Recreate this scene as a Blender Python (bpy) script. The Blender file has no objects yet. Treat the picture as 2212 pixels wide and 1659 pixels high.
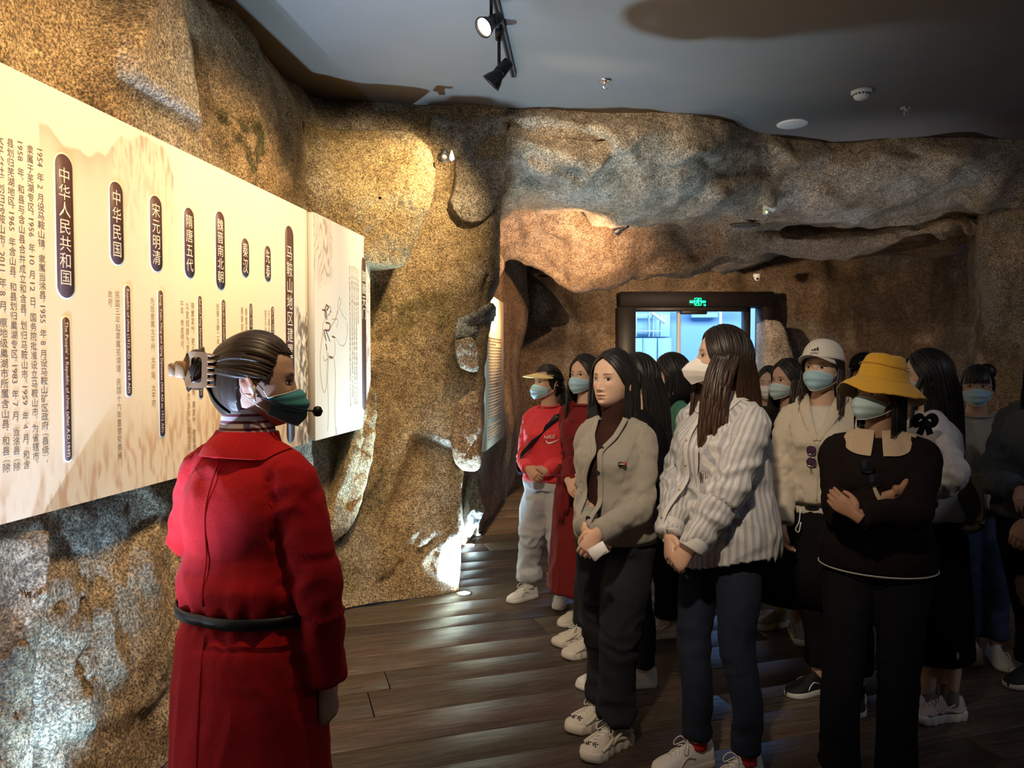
import bpy, math, random
import numpy as np
from mathutils import Vector, Matrix
C = bpy.context.scene.collection
S = bpy.context.scene
PI = math.pi
rng = np.random.default_rng(7)
# ---------------------------------------------------------------- camera
FPX = 1620.0
CAMZ = 1.5
PITCH = math.atan(49.5/FPX)
cam = bpy.data.cameras.new('camera'); camo = bpy.data.objects.new('camera', cam); C.objects.link(camo)
cam.lens = 36*FPX/2212; cam.sensor_width = 36; cam.clip_start = .05; cam.clip_end = 80
camo.location = (0, 0, CAMZ); camo.rotation_euler = (PI/2-PITCH, 0, 0)
S.camera = camo
S.view_settings.view_transform = 'Standard'; S.view_settings.look = 'None'
S.view_settings.exposure = 0.6; S.view_settings.gamma = 1; S.view_settings.use_curve_mapping = False
def ray(px, py):
    cp, sp = math.cos(PITCH), math.sin(PITCH)
    u = 829.5-py
    return np.array([px-1106, FPX*cp+u*sp, -FPX*sp+u*cp])
def P(px, py, Y):
    d = ray(px, py); return np.array([0, 0, CAMZ])+d*(Y/d[1])
def XY(px, Y): return (px-1106)/FPX*Y
def G(px, py):
    d = ray(px, py); return np.array([0, 0, CAMZ])+d*(-CAMZ/d[2])
# ---------------------------------------------------------------- world + lights
w = bpy.data.worlds.new('world'); S.world = w; w.use_nodes = True
w.node_tree.nodes['Background'].inputs[0].default_value = (.62, .72, 1, 1)
w.node_tree.nodes['Background'].inputs[1].default_value = .09
WARM = (1, .68, .35); COOL = (.50, .78, 1)
def spot(loc, target, power, col, angle=50, blend=.6, size=.03):
    l = bpy.data.lights.new('spot_light', 'SPOT'); o = bpy.data.objects.new('spot_light', l); C.objects.link(o)
    l.energy = power; l.color = col; l.spot_size = math.radians(angle); l.spot_blend = blend; l.shadow_soft_size = size
    o.location = loc; d = Vector(target)-Vector(loc)
    o.rotation_euler = d.to_track_quat('-Z', 'Y').to_euler(); return o
def area(loc, target, power, col, sx, sy):
    l = bpy.data.lights.new('area_light', 'AREA'); o = bpy.data.objects.new('area_light', l); C.objects.link(o)
    l.energy = power; l.color = col; l.shape = 'RECTANGLE'; l.size = sx; l.size_y = sy
    o.location = loc; d = Vector(target)-Vector(loc)
    o.rotation_euler = d.to_track_quat('-Z', 'Y').to_euler(); return o
TRX = -.12   # the lighting track runs along the ceiling above the visitors
TRACK_HEADS = [(-.15, 1.35, (-1.3, 1.9, 1.9)), (-.15, 2.15, (-1.27, 2.75, 1.85)), (-.13, 3.0, (-1.15, 3.6, 1.85)), (-.17, 3.62, (-1.10, 4.0, 1.6))]
for x, y, t in TRACK_HEADS:
    spot((x-.05, y+.03, 3.08), t, (82, 86, 74, 44)[TRACK_HEADS.index((x, y, t))], WARM, 84, .75, .03)
spot((-.1, 4.2, 3.1), (1.3, 5.9, 2.6), 62, (1, .80, .58), 80, 1, .05)  # added warm wash on the vault, without a lamp head
# key lamp added above the visitors, then two washes added on the pillar rock
spot((-.14, .7, 3.1), (.45, 3.2, 1.25), 170, (1, .80, .58), 52, 1, .06)
spot((-.1, 4.45, 3.05), (-.80, 5.1, 2.5), 95, (1, .74, .40), 80, .9, .03)
spot((.1, 4.3, 3.05), (-.55, 4.9, .8), 34, (1, .74, .42), 55, .9, .03)
# cool up-lights set in the floor at the foot of the rock
UP = [G(1003, 1282), G(1015, 1178), G(1028, 1156)]
spot((UP[0][0], UP[0][1], .03), (UP[0][0]-.42, UP[0][1]+.25, 2.2), 230, COOL, 116, 1, .03)
spot((UP[1][0], UP[1][1], .03), (UP[1][0]-.25, UP[1][1]+.2, 1.2), 50, COOL, 120, .9, .03)
spot((UP[2][0], UP[2][1], .03), (UP[2][0]+.2, UP[2][1]+.6, 1.6), 50, COOL, 120, .9, .03)
spot((-1.16, 1.95, .04), (-1.42, 2.65, 1.35), 70, (.40, .68, 1), 66, .8, .03)
spot((-1.36, 1.2, .04), (-1.48, 2.1, 3.3), 420, (.50, .66, 1), 75, .6, .02)
# unseen up-lights added behind the visitors to brighten the vault
spot((3.0, 6.0, .05), (2.9, 6.9, 2.8), 75, (.80, .86, 1), 60, 1, .05)
spot((.75, 5.3, .05), (.75, 6.1, 2.8), 45, (.80, .88, 1), 62, 1, .05)
# copper lamp under the far vault, lamps on the far end and right side
spot(P(1318, 548, 6.25), P(1190, 555, 7.35), 75, (1, .60, .33), 120, .9, .03)
spot((1.5, 7.9, 2.4), (2.6, 10, 1.6), 125, (1, .72, .46), 140, 1, .05)  # added lamp without a fixture, brightens the back wall
spot((-.1, 6.6, 2.4), (-.45, 7.1, 1.2), 170, (1, .68, .36), 80, .7, .03)
area((4.3, 1.2, 3.15), (3.4, 3.8, 1.0), 9, (.85, .88, 1), 1.2, .6)  # unseen weak cool fill over the visitors on the right
# ---------------------------------------------------------------- numpy noise
def _h(ix, iy, iz, s):
    n = (ix*374761393 + iy*668265263 + iz*2147483647 + s*974634777) & 0xffffffff
    n = ((n ^ (n >> 13))*1274126177) & 0xffffffff
    n = ((n ^ (n >> 16))*2246822519) & 0xffffffff
    return n ^ (n >> 15)
def noise(p, scale=1.0, seed=0):
    p = np.asarray(p, float)*np.asarray(scale, float)
    i = np.floor(p).astype(np.int64); f = p-i; u = f*f*f*(f*(f*6-15)+10)
    out = 0
    for dx in (0, 1):
        for dy in (0, 1):
            for dz in (0, 1):
                h = _h(i[..., 0]+dx, i[..., 1]+dy, i[..., 2]+dz, seed)
                gx = ((h & 1023)/511.5-1); gy = (((h >> 10) & 1023)/511.5-1); gz = (((h >> 20) & 1023)/511.5-1)
                v = gx*(f[..., 0]-dx)+gy*(f[..., 1]-dy)+gz*(f[..., 2]-dz)
                wt = (u[..., 0] if dx else 1-u[..., 0])*(u[..., 1] if dy else 1-u[..., 1])*(u[..., 2] if dz else 1-u[..., 2])
                out = out+v*wt
    return out
def fbm(p, scale=1.0, seed=0, oct=4, gain=.5):
    a = 1; r = 0; sc = np.asarray(scale, float)
    for k in range(oct): r = r+a*noise(p, sc, seed+k*17); a *= gain; sc = sc*2.03
    return r
def facets(p, scale, seed=0):
    """distance-to-plane style cell noise: broad flat planes meeting in creases"""
    p = np.asarray(p, float)*np.asarray(scale, float); i = np.floor(p).astype(np.int64)
    best = np.full(p.shape[:-1], 1e9); val = np.zeros(p.shape[:-1])
    for dx in (-1, 0, 1):
        for dy in (-1, 0, 1):
            for dz in (-1, 0, 1):
                c = i+np.array([dx, dy, dz]); h = _h(c[..., 0], c[..., 1], c[..., 2], seed)
                o = np.stack([(h & 1023)/1023., ((h >> 10) & 1023)/1023., ((h >> 20) & 1023)/1023.], -1)
                h2 = _h(c[..., 0], c[..., 1], c[..., 2], seed+5)
                g = np.stack([(h2 & 1023)/511.5-1, ((h2 >> 10) & 1023)/511.5-1, ((h2 >> 20) & 1023)/511.5-1], -1)
                dlt = p-(c+o); d = (dlt**2).sum(-1); v = (dlt*g).sum(-1)
                m = d < best; best = np.where(m, d, best); val = np.where(m, v, val)
    return val
def sst(x, a, b):
    t = np.clip((np.asarray(x, float)-a)/(b-a), 0, 1); return t*t*(3-2*t)
def gs(x, c, s): return np.exp(-((x-c)/s)**2)
# ---------------------------------------------------------------- mesh helpers
def build(name, V, F, m=None, parent=None, smooth=True, col=None, extra=None, mats=None, mi=None, auto=None):
    me = bpy.data.meshes.new(name); V = np.asarray(V, np.float32); me.vertices.add(len(V)); me.vertices.foreach_set('co', V.ravel())
    if isinstance(F, np.ndarray):
        k = F.shape[1]; li = F.ravel().astype(np.int32); ls = np.arange(len(F), dtype=np.int32)*k
    else:
        li = np.fromiter((i for f in F for i in f), np.int32); ln = np.fromiter((len(f) for f in F), np.int32, len(F)); ls = (np.cumsum(ln)-ln).astype(np.int32)
    me.loops.add(len(li)); me.loops.foreach_set('vertex_index', li)
    me.polygons.add(len(ls)); me.polygons.foreach_set('loop_start', ls)
    if mi is not None: me.polygons.foreach_set('material_index', np.asarray(mi, np.int32))
    if smooth: me.polygons.foreach_set('use_smooth', np.ones(len(ls), bool))
    me.update(calc_edges=True); me.validate()
    if auto is not None: me.set_sharp_from_angle(angle=math.radians(auto))
    if col is not None:
        a = me.color_attributes.new('Col', 'FLOAT_COLOR', 'POINT'); c = np.ones((len(V), 4), np.float32); c[:, :3] = col; a.data.foreach_set('color', c.ravel())
    if extra is not None:
        a = me.attributes.new('st', 'FLOAT_VECTOR', 'POINT'); e = np.zeros((len(V), 3), np.float32); e[:, :extra.shape[1]] = extra; a.data.foreach_set('vector', e.ravel())
    for mm in (mats if mats else ([m] if m else [])): me.materials.append(mm)
    o = bpy.data.objects.new(name, me); C.objects.link(o)
    if parent is not None: o.parent = parent
    return o
def tag(o, label=None, cat=None, group=None, kind=None):
    if label: o['label'] = label
    if cat: o['category'] = cat
    if group: o['group'] = group
    if kind: o['kind'] = kind
    return o
def thing(name, label, cat, loc=(0, 0, 0), rz=0, group=None):
    o = bpy.data.objects.new(name, None); C.objects.link(o); o.empty_display_size = .1
    o.location = tuple(loc); o.rotation_euler = (0, 0, rz); return tag(o, label, cat, group)
def join(parts):
    Vs, Fs, n = [], [], 0
    for V, F in parts:
        Vs.append(np.asarray(V, float)); Fs += [tuple(int(i)+n for i in f) for f in F]; n += len(V)
    return np.concatenate(Vs), Fs
def catmull(pts, n):
    pts = np.asarray(pts, float)
    if len(pts) < 3:
        t = np.linspace(0, 1, n*max(1, len(pts)-1)+1)[:, None]; return pts[0]*(1-t)+pts[-1]*t
    e = np.vstack([2*pts[0]-pts[1], pts, 2*pts[-1]-pts[-2]]); out = []
    for i in range(1, len(e)-2):
        for k in range(n):
            t = k/n; p0, p1, p2, p3 = e[i-1], e[i], e[i+1], e[i+2]
            out.append(.5*((2*p1)+(-p0+p2)*t+(2*p0-5*p1+4*p2-p3)*t*t+(-p0+3*p1-3*p2+p3)*t**3))
    out.append(e[-2]); return np.array(out)
def loft(rings, closed_ends=True):
    """rings: list of (n,3) arrays"""
    n = len(rings[0]); V = np.concatenate(rings); F = []
    for i in range(len(rings)-1):
        a = i*n
        for k in range(n):
            k2 = (k+1) % n; F.append((a+k, a+k2, a+n+k2, a+n+k))
    if closed_ends:
        c0 = rings[0].mean(0); c1 = rings[-1].mean(0); V = np.vstack([V, c0, c1]); m = len(V)-2; b = (len(rings)-1)*n
        for k in range(n):
            k2 = (k+1) % n; F.append((m, k2, k)); F.append((m+1, b+k, b+k2))
    return V, F
def ring(c, ax, ay, rx, ry, n=20, pw=2.0):
    t = np.arange(n)/n*2*PI; ct, st_ = np.cos(t), np.sin(t)
    x = np.sign(ct)*np.abs(ct)**(2/pw); y = np.sign(st_)*np.abs(st_)**(2/pw)
    return np.asarray(c)+np.outer(x*rx, ax)+np.outer(y*ry, ay)
def limb(pts, rad, n=14, sub=6, up=(0, 1, 0.01), flat=1.0, caps=True):
    """tube through pts with radii; flat = ratio of the radius along 'up'"""
    q = np.hstack([np.asarray(pts, float), np.asarray(rad, float).reshape(len(pts), -1)])
    q = catmull(q, sub); p = q[:, :3]; r = np.maximum(q[:, 3], 1e-4); r2 = np.maximum(q[:, 4], 1e-4) if q.shape[1] > 4 else r*flat
    T = np.gradient(p, axis=0); T /= np.linalg.norm(T, axis=1)[:, None]+1e-12
    u = np.array(up, float); rings = []
    for i in range(len(p)):
        u = u-T[i]*np.dot(u, T[i]); u /= np.linalg.norm(u)+1e-12; s = np.cross(T[i], u)
        rings.append(ring(p[i], s, u, r[i], r2[i], n))
    return loft(rings, caps)
def tubeobj(name, pts, r, m, parent=None, n=6, sub=3, flat=1.0, up=(0, 0.01, 1)):
    V, F = limb(pts, [r]*len(pts) if np.isscalar(r) else r, n, sub, up, flat); return build(name, V, F, m, parent)
def boxvf(c, h, R=None, bev=0):
    c = np.asarray(c, float); h = np.asarray(h, float)
    if bev:
        V = []; b = bev
        for z, k in ((-h[2], b), (-h[2]+b, 0), (h[2]-b, 0), (h[2], b)):
            for x, y in ((-h[0]+k, -h[1]+b+k), (-h[0]+b+k, -h[1]+k), (h[0]-b-k, -h[1]+k), (h[0]-k, -h[1]+b+k), (h[0]-k, h[1]-b-k), (h[0]-b-k, h[1]-k), (-h[0]+b+k, h[1]-k), (-h[0]+k, h[1]-b-k)):
                V.append((x, y, z))
        V = np.array(V); F = [tuple(range(7, -1, -1)), tuple(range(24, 32))]
        for i in range(3):
            for k in range(8): k2 = (k+1) % 8; F.append((i*8+k, i*8+k2, i*8+8+k2, i*8+8+k))
    else:
        V = np.array([(x, y, z) for x in (-1, 1) for y in (-1, 1) for z in (-1, 1)], float)*h
        F = [(0, 1, 3, 2), (4, 6, 7, 5), (0, 4, 5, 1), (2, 3, 7, 6), (0, 2, 6, 4), (1, 5, 7, 3)]
    if R is not None: V = V@np.asarray(R).T
    return V+c, F
def rotz(a): c, s = math.cos(a), math.sin(a); return np.array([[c, -s, 0], [s, c, 0], [0, 0, 1.]])
def rotx(a): c, s = math.cos(a), math.sin(a); return np.array([[1., 0, 0], [0, c, -s], [0, s, c]])
def roty(a): c, s = math.cos(a), math.sin(a); return np.array([[c, 0, s], [0, 1., 0], [-s, 0, c]])
def frame_to(d, up=(0, 0, 1)):
    """matrix whose z column is d"""
    z = np.array(d, float); z /= np.linalg.norm(z); x = np.cross(up, z)
    if np.linalg.norm(x) < 1e-5: x = np.array([1., 0, 0])
    x /= np.linalg.norm(x); y = np.cross(z, x); return np.stack([x, y, z], 1)
def lathe(prof, n=24, R=None, o=(0, 0, 0), caps=True):
    rings = [ring((0, 0, z), (1, 0, 0), (0, 1, 0), max(r, 1e-4), max(r, 1e-4), n) for r, z in prof]
    V, F = loft(rings, caps)
    if R is not None: V = V@np.asarray(R).T
    return V+np.asarray(o), F
def vnormals(V, F):
    F = np.asarray(F); a = V[F[:, 2]]-V[F[:, 0]]; b = V[F[:, 3]]-V[F[:, 1]]; fn = np.cross(a, b); N = np.zeros_like(V)
    for k in range(4): np.add.at(N, F[:, k], fn)
    return N/(np.linalg.norm(N, axis=1)[:, None]+1e-12)
def remesh(V, F, vox, smooth=4, fac=.5):
    me = bpy.data.meshes.new('t'); me.from_pydata([tuple(v) for v in V], [], F); o = bpy.data.objects.new('t', me); C.objects.link(o)
    m = o.modifiers.new('r', 'REMESH'); m.mode = 'VOXEL'; m.voxel_size = vox
    if smooth: s = o.modifiers.new('s', 'SMOOTH'); s.iterations = smooth; s.factor = fac
    dg = bpy.context.evaluated_depsgraph_get(); e = o.evaluated_get(dg); q = e.to_mesh()
    co = np.empty(len(q.vertices)*3, np.float32); q.vertices.foreach_get('co', co)
    li = np.empty(len(q.loops), np.int32); q.loops.foreach_get('vertex_index', li)
    e.to_mesh_clear(); bpy.data.objects.remove(o); bpy.data.meshes.remove(me)
    return co.reshape(-1, 3).astype(float), li.reshape(-1, 4)
def gridsurf(Pg, nu, nv):
    """bicubic upsampling of a control grid (rows, cols, 3)"""
    Pg = np.asarray(Pg, float); A = np.stack([catmull(r, nu) for r in Pg]); B = np.stack([catmull(A[:, j], nv) for j in range(A.shape[1])], 1); return B
def gridF(nr, nc, flip=False):
    i = np.arange(nr-1)[:, None]*nc+np.arange(nc-1)[None]; F = np.stack([i, i+1, i+nc+1, i+nc], -1).reshape(-1, 4)
    return F[:, ::-1] if flip else F
def gridN(Pg):
    du = np.gradient(Pg, axis=1); dv = np.gradient(Pg, axis=0); n = np.cross(du, dv); return n/(np.linalg.norm(n, axis=-1)[..., None]+1e-12)
# ---------------------------------------------------------------- materials
def mat(name, col=(.5, .5, .5), rough=.6, metal=0, spec=.5, emit=None, es=0, alpha=1, trans=0, sheen=0, sss=0, coat=0):
    m = bpy.data.materials.new(name); m.use_nodes = True; b = m.node_tree.nodes['Principled BSDF']
    b.inputs['Base Color'].default_value = (*col, 1); b.inputs['Roughness'].default_value = rough; b.inputs['Metallic'].default_value = metal
    b.inputs['Specular IOR Level'].default_value = spec; b.inputs['Alpha'].default_value = alpha; b.inputs['Transmission Weight'].default_value = trans
    if emit: b.inputs['Emission Color'].default_value = (*emit, 1); b.inputs['Emission Strength'].default_value = es
    if sheen: b.inputs['Sheen Weight'].default_value = sheen
    if coat: b.inputs['Coat Weight'].default_value = coat; b.inputs['Coat Roughness'].default_value = .2
    if sss: b.inputs['Subsurface Weight'].default_value = sss; b.inputs['Subsurface Radius'].default_value = (.02, .008, .004); b.inputs['Subsurface Scale'].default_value = .4
    return m
class NT:
    def __init__(s, m): s.m = m; s.t = m.node_tree; s.b = s.t.nodes['Principled BSDF']
    def n(s, typ, **kw):
        x = s.t.nodes.new('ShaderNode'+typ)
        for k, v in kw.items():
            if k in x.inputs: x.inputs[k].default_value = v
            else: setattr(x, k, v)
        return x
    def l(s, a, b): s.t.links.new(a, b)
    def co(s, scale=(1, 1, 1), attr=None, rot=(0, 0, 0)):
        mp = s.n('Mapping'); mp.inputs['Scale'].default_value = scale; mp.inputs['Rotation'].default_value = rot
        if attr: a = s.n('Attribute', attribute_name=attr); s.l(a.outputs['Vector'], mp.inputs['Vector'])
        else: a = s.n('TexCoord'); s.l(a.outputs['Object'], mp.inputs['Vector'])
        return mp.outputs['Vector']
    def noise(s, v, scale, detail=4, rough=.6, dist=0):
        x = s.n('TexNoise', Scale=scale, Detail=detail, Roughness=rough, Distortion=dist); s.l(v, x.inputs['Vector']); return x.outputs['Fac']
    def ramp(s, f, stops):
        r = s.n('ValToRGB'); s.l(f, r.inputs['Fac']); e = r.color_ramp.elements
        while len(e) < len(stops): e.new(.5)
        for x, (p, c) in zip(e, stops): x.position = p; x.color = (*c, 1) if len(c) == 3 else c
        return r.outputs['Color']
    def mix(s, f, a, b, blend='MIX'):
        x = s.n('Mix', data_type='RGBA', blend_type=blend)
        for sock, v in ((x.inputs[0], f), (x.inputs[6], a), (x.inputs[7], b)):
            if isinstance(v, (int, float)): sock.default_value = v
            elif isinstance(v, tuple): sock.default_value = (*v, 1)
            else: s.l(v, sock)
        return x.outputs[2]
    def bump(s, h, strength=.5, dist=.01, prev=None):
        x = s.n('Bump', Strength=strength, Distance=dist); s.l(h, x.inputs['Height'])
        if prev: s.l(prev, x.inputs['Normal'])
        s.l(x.outputs[0], s.b.inputs['Normal']); return x.outputs[0]
    def base(s, c): s.l(c, s.b.inputs['Base Color'])
    def rough(s, c): s.l(c, s.b.inputs['Roughness'])
def fabric(name, c, rough=.9, sheen=.3, var=.15, scale=220, bump=.25, dist=.002):
    lum = sum(c)/3; m = mat(name, c, rough, spec=.2 if lum > .04 else .08, sheen=sheen*min(1, lum*3)*.6); t = NT(m); v = t.co()
    f = t.noise(v, scale, 3, .7); c2 = tuple(x*(1-var) for x in c); c3 = tuple(min(1, x*(1+var)) for x in c)
    t.base(t.ramp(f, [(.3, c2), (.7, c3)])); t.bump(f, bump, dist); return m
def rockmat(name, tint=(1, 1, 1), speck=(.26, 1.9), sc=110):
    m = mat(name, (.4, .3, .2), .72, spec=.35); t = NT(m); v = t.co()
    at = t.n('Attribute', attribute_name='Col'); n1 = t.noise(v, sc, 6, .72, .4); n2 = t.noise(v, 4.5, 5, .6, .3); n3 = t.noise(v, 22, 6, .65, .6)
    k = t.ramp(n1, [(.40, (speck[0],)*3), (.49, (.78, .78, .78)), (.60, (speck[1],)*3)])
    c = t.mix(1, at.outputs['Color'], k, 'MULTIPLY')
    big = t.ramp(n2, [(.35, (.80, .72, .62)), (.6, (1.08, 1.05, 1.0))]); c = t.mix(1, c, big, 'MULTIPLY')
    dk = t.ramp(n3, [(.36, (.55, .52, .50)), (.52, (1, 1, 1)), (.75, (1.2, 1.2, 1.18))]); c = t.mix(.8, c, dk, 'MULTIPLY')
    c = t.mix(1, c, tint, 'MULTIPLY'); t.base(c)
    b1 = t.bump(n1, .55, .012); b2 = t.bump(n3, .7, .03, b1)
    t.rough(t.ramp(n1, [(.3, (.85,)*3), (.7, (.5,)*3)])); return m
ROCK = rockmat('speckled_rock')
# ================================================================ the setting: rock walls, vault, floor, ceiling
PU = np.array([.139, .9903, 0.])             # direction the panels run along (away from the camera)
P0 = P(665, 780, 4.03)*np.array([1, 1, 0])   # foot point of the right end of the long panel
def panelX(y): return P0[0]+(y-P0[1])*PU[0]/PU[1]
ZT, ZB = P(665, 455, 4.03)[2], P(665, 957, 4.03)[2]
def rockcol(V, base=(.40, .31, .20), moss=None, cool=.0, seed=0, blot=1):
    c = np.ones((len(V), 3))*np.array(base); f = fbm(V, 1.1, seed+3, 4)
    c *= (1+.35*np.clip(f*1.5, -1, 1))[:, None]
    g = sst(fbm(V, .8, seed+11, 3), .05, .35)[:, None]*blot; c = c*(1-.55*g)+np.array([.36, .36, .33])*.55*g
    g = sst(fbm(V, 1.6, seed+23, 4), .22, .5)[:, None]*blot; c = c*(1-.6*g)+np.array([.10, .085, .06])*.6*g
    g = sst(fbm(V, 2.1, seed+31, 3), .25, .5)[:, None]*blot; c = c*(1-.5*g)+np.array([.62, .52, .40])*.5*g
    return c
def smg(d, shape, n=2):
    D = d.reshape(shape)
    for _ in range(n):
        Q = np.pad(D, 1, 'edge'); D = (Q[:-2, 1:-1]+Q[2:, 1:-1]+Q[1:-1, :-2]+Q[1:-1, 2:]+2*D)/6
    return D.ravel()
def streak(c, V, pts, w, colr, strength=.9, seed=50):
    """soft-edged vein of moss or dirt along a polyline"""
    pts = np.asarray(pts); q = catmull(pts, 8); d = np.full(len(V), 9.)
    for a in q: d = np.minimum(d, np.linalg.norm(V-a, axis=1))
    k = sst(w*(1+1.5*fbm(V, 9, seed, 4))-d, 0, w*.5)[:, None]*strength; return c*(1-k)+np.array(colr)*k
ZR = np.array([0, .5, 1, 1.5, 2, 2.5, 3.0, 3.36])
cols = []
for y, top in ((-1.0, -1.55), (.4, -1.55), (1.4, -1.56), (2.1, -1.52), (2.75, -1.5), (3.4, -1.47), (3.9, -1.47)):
    b = panelX(y)
    cols.append([(b-.09, y), (b-.15, y), (b-.20, y), (b-.22, y), (b-.20, y), (b-.14, y), (b-.12 if y < 2.5 else b-.17, y), (top, y)])
def pc(pxs, ys): return [(XY(a, y), y) for a, y in zip(pxs, ys)]
cols.append([(panelX(4.3)-.05, 4.32), (panelX(4.4)-.12, 4.4), (panelX(4.5)-.2, 4.5), (panelX(4.6)-.24, 4.6), (panelX(4.6)-.22, 4.6), (panelX(4.5)-.2, 4.5), (panelX(4.6)-.28, 4.6), (-1.52, 4.75)])
cols.append(pc([735, 735, 742, 755, 755, 720, 690, 680], [4.48, 4.75, 5.05, 5.2, 5.2, 5.1, 5.08, 5.2]))
cols.append(pc([810, 800, 812, 830, 830, 820, 780, 770], [4.60, 4.85, 5.15, 5.3, 5.32, 5.2, 5.2, 5.33]))
cols.append(pc([900, 890, 890, 900, 905, 905, 880, 880], [4.71, 4.88, 5.12, 5.28, 5.38, 5.35, 5.3, 5.36]))
cols.append(pc([960, 960, 970, 985, 990, 1000, 985, 980], [4.80, 4.88, 5.05, 5.2, 5.3, 5.35, 5.35, 5.36]))
cols.append(pc([992, 1004, 1022, 1042, 1060, 1068, 1090, 1095], [4.90, 4.93, 5.03, 5.2, 5.27, 5.35, 5.42, 5.40]))
cols.append(pc([980, 985, 1010, 1030, 1048, 1055, 1075, 1090], [5.25, 5.3, 5.4, 5.6, 5.6, 5.7, 5.7, 5.6]))
cols.append(pc([930, 940, 950, 960, 960, 960, 1000, 1010], [5.9, 5.9, 6, 6.1, 6.2, 6.2, 6.2, 6.2]))
cg = np.array(cols)                                   # col,row,(X,Y)
Pg = np.zeros((len(ZR), len(cols), 3))
for i in range(len(cols)):
    for j in range(len(ZR)): Pg[j, i] = (cg[i, j, 0], cg[i, j, 1], ZR[j])
A = gridsurf(Pg, 26, 30); N = gridN(A); N = -N if N[100, 100, 0] < 0 else N
V = A.reshape(-1, 3); Nn = N.reshape(-1, 3); Yv, Zv = V[:, 1], V[:, 2]
behind = sst(Zv, ZB-.12, ZB+.05)*(1-sst(Zv, ZT-.05, ZT+.12))*(1-sst(Yv, 4.7, 5.0))
amp = 1-.75*behind
d = smg(facets(V, (1.1, 1.1, .9), 3)*.075+facets(V, (2.7, 2.7, 1.9), 8)*.026, A.shape[:2], 4)+fbm(V, 5, 5, 4)*.022
rough_low = (1-sst(Zv, .7, 1.1))*(1-sst(Yv, 3.1, 3.6))
d = d*amp+rough_low*(np.abs(fbm(V, (7, 7, 3.5), 77, 4))*.06+facets(V, (6, 6, 3), 12)*.014)
# the pear shaped boulder above the long panel, its crisp left flank towards the camera
zb = sst(Zv, 2.1, 2.35); yl = 2.63+.10*np.sin(Zv*7)
d += zb*sst(Yv, yl-.03, yl+.04)*(1-sst(Yv, 2.75+.35*(3.2-Zv), 3.30+.1*(3.2-Zv)))*.17
# lower boulder under the panel
d += (1-sst(Zv, .9, 1.2))*sst(Yv, 2.16, 2.24)*(1-sst(Yv, 2.5, 3.3))*.09
# grooves of the mossy veins
VEIN = [(438, 80, 3.45), (455, 150, 3.5), (470, 215, 3.55), (500, 260, 3.75), (530, 300, 3.85), (560, 350, 4.0), (555, 400, 4.0)]
VEIN2 = [(478, 150, 3.6), (500, 210, 3.7), (535, 250, 3.9), (575, 280, 4.1), (575, 350, 4.1)]
def onwall(pts):   # px,py -> nearest wall sample along the ray
    out = []
    for px, py, *_ in pts:
        r = ray(px, py); r = r/np.linalg.norm(r); q = V-np.array([0, 0, CAMZ]); t = q@r; dd = np.linalg.norm(q-t[:, None]*r, axis=1); dd[t < 0] = 9
        k = np.where(dd < dd.min()+.02)[0]; k = k[np.argmin(t[k])]; out.append(V[k])
    return np.array(out)
vein = onwall(VEIN); vein2 = onwall(VEIN2)
for vv in (vein, vein2):
    q = catmull(vv, 8); dm = np.full(len(V), 9.)
    for a in q: dm = np.minimum(dm, np.linalg.norm(V-a, axis=1))
    d -= .02*np.exp(-(dm/.03)**2)
notch = onwall([(700, 300)])[0]; dn = (V-notch)/np.array([.3, .22, .11]); d -= .10*np.exp(-(np.abs(dn)**4).sum(1))
CRK = [[(770, 1090), (800, 1070), (818, 1035), (822, 1015)], [(700, 1190), (740, 1165), (755, 1140)], [(820, 1250), (850, 1235), (875, 1210)], [(1035, 660), (1040, 620), (1055, 590)], [(150, 1300), (165, 1370), (130, 1440), (128, 1500)], [(352, 88), (385, 115), (405, 150)], [(905, 1185), (940, 1175)]]
crk = [onwall(c) for c in CRK]
for cc in crk:
    q = catmull(cc, 10); dm = np.full(len(V), 9.)
    for a in q: dm = np.minimum(dm, np.linalg.norm(V-a, axis=1))
    d -= .03*np.exp(-(dm/.011)**2)
A2 = V+Nn*d[:, None]
lim = np.array([panelX(y) for y in A2[:, 1]])-.045; zz_k = sst(A2[:, 2], ZB-.10, ZB-.02)*(1-sst(A2[:, 2], ZT+.10, ZT+.22))*(A2[:, 1] < 4.15); A2[:, 0] = np.where(zz_k > 0, np.minimum(A2[:, 0], lim+(1-zz_k)*.12), A2[:, 0])
c = rockcol(A2, (.42, .315, .18))
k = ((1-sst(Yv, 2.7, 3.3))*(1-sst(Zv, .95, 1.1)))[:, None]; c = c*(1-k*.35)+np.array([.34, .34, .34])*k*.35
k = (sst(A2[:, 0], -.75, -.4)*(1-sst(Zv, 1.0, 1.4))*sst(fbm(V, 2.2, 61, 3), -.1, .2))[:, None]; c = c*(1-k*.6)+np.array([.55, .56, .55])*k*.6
for vv in (vein, vein2): c = streak(c, A2, vv, .045, (.085, .085, .035), .92)
c = streak(c, A2, onwall([(900, 660), (940, 640), (960, 700), (1000, 700), (1005, 760)]), .07, (.13, .12, .03), .55)
c = streak(c, A2, onwall([(845, 640), (870, 690), (850, 730)]), .10, (.14, .12, .045), .6)
c = streak(c, A2, onwall([(740, 1230), (760, 1250)]), .09, (.13, .12, .045), .5)
for cc in crk: c = streak(c, A2, cc, .012, (.03, .028, .025), .9)
wl = build('wall_left', A2, gridF(A.shape[0], A.shape[1]), ROCK, col=c); tag(wl, 'tan artificial rock wall swelling into a broad pillar behind the panels', kind='structure')
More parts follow.
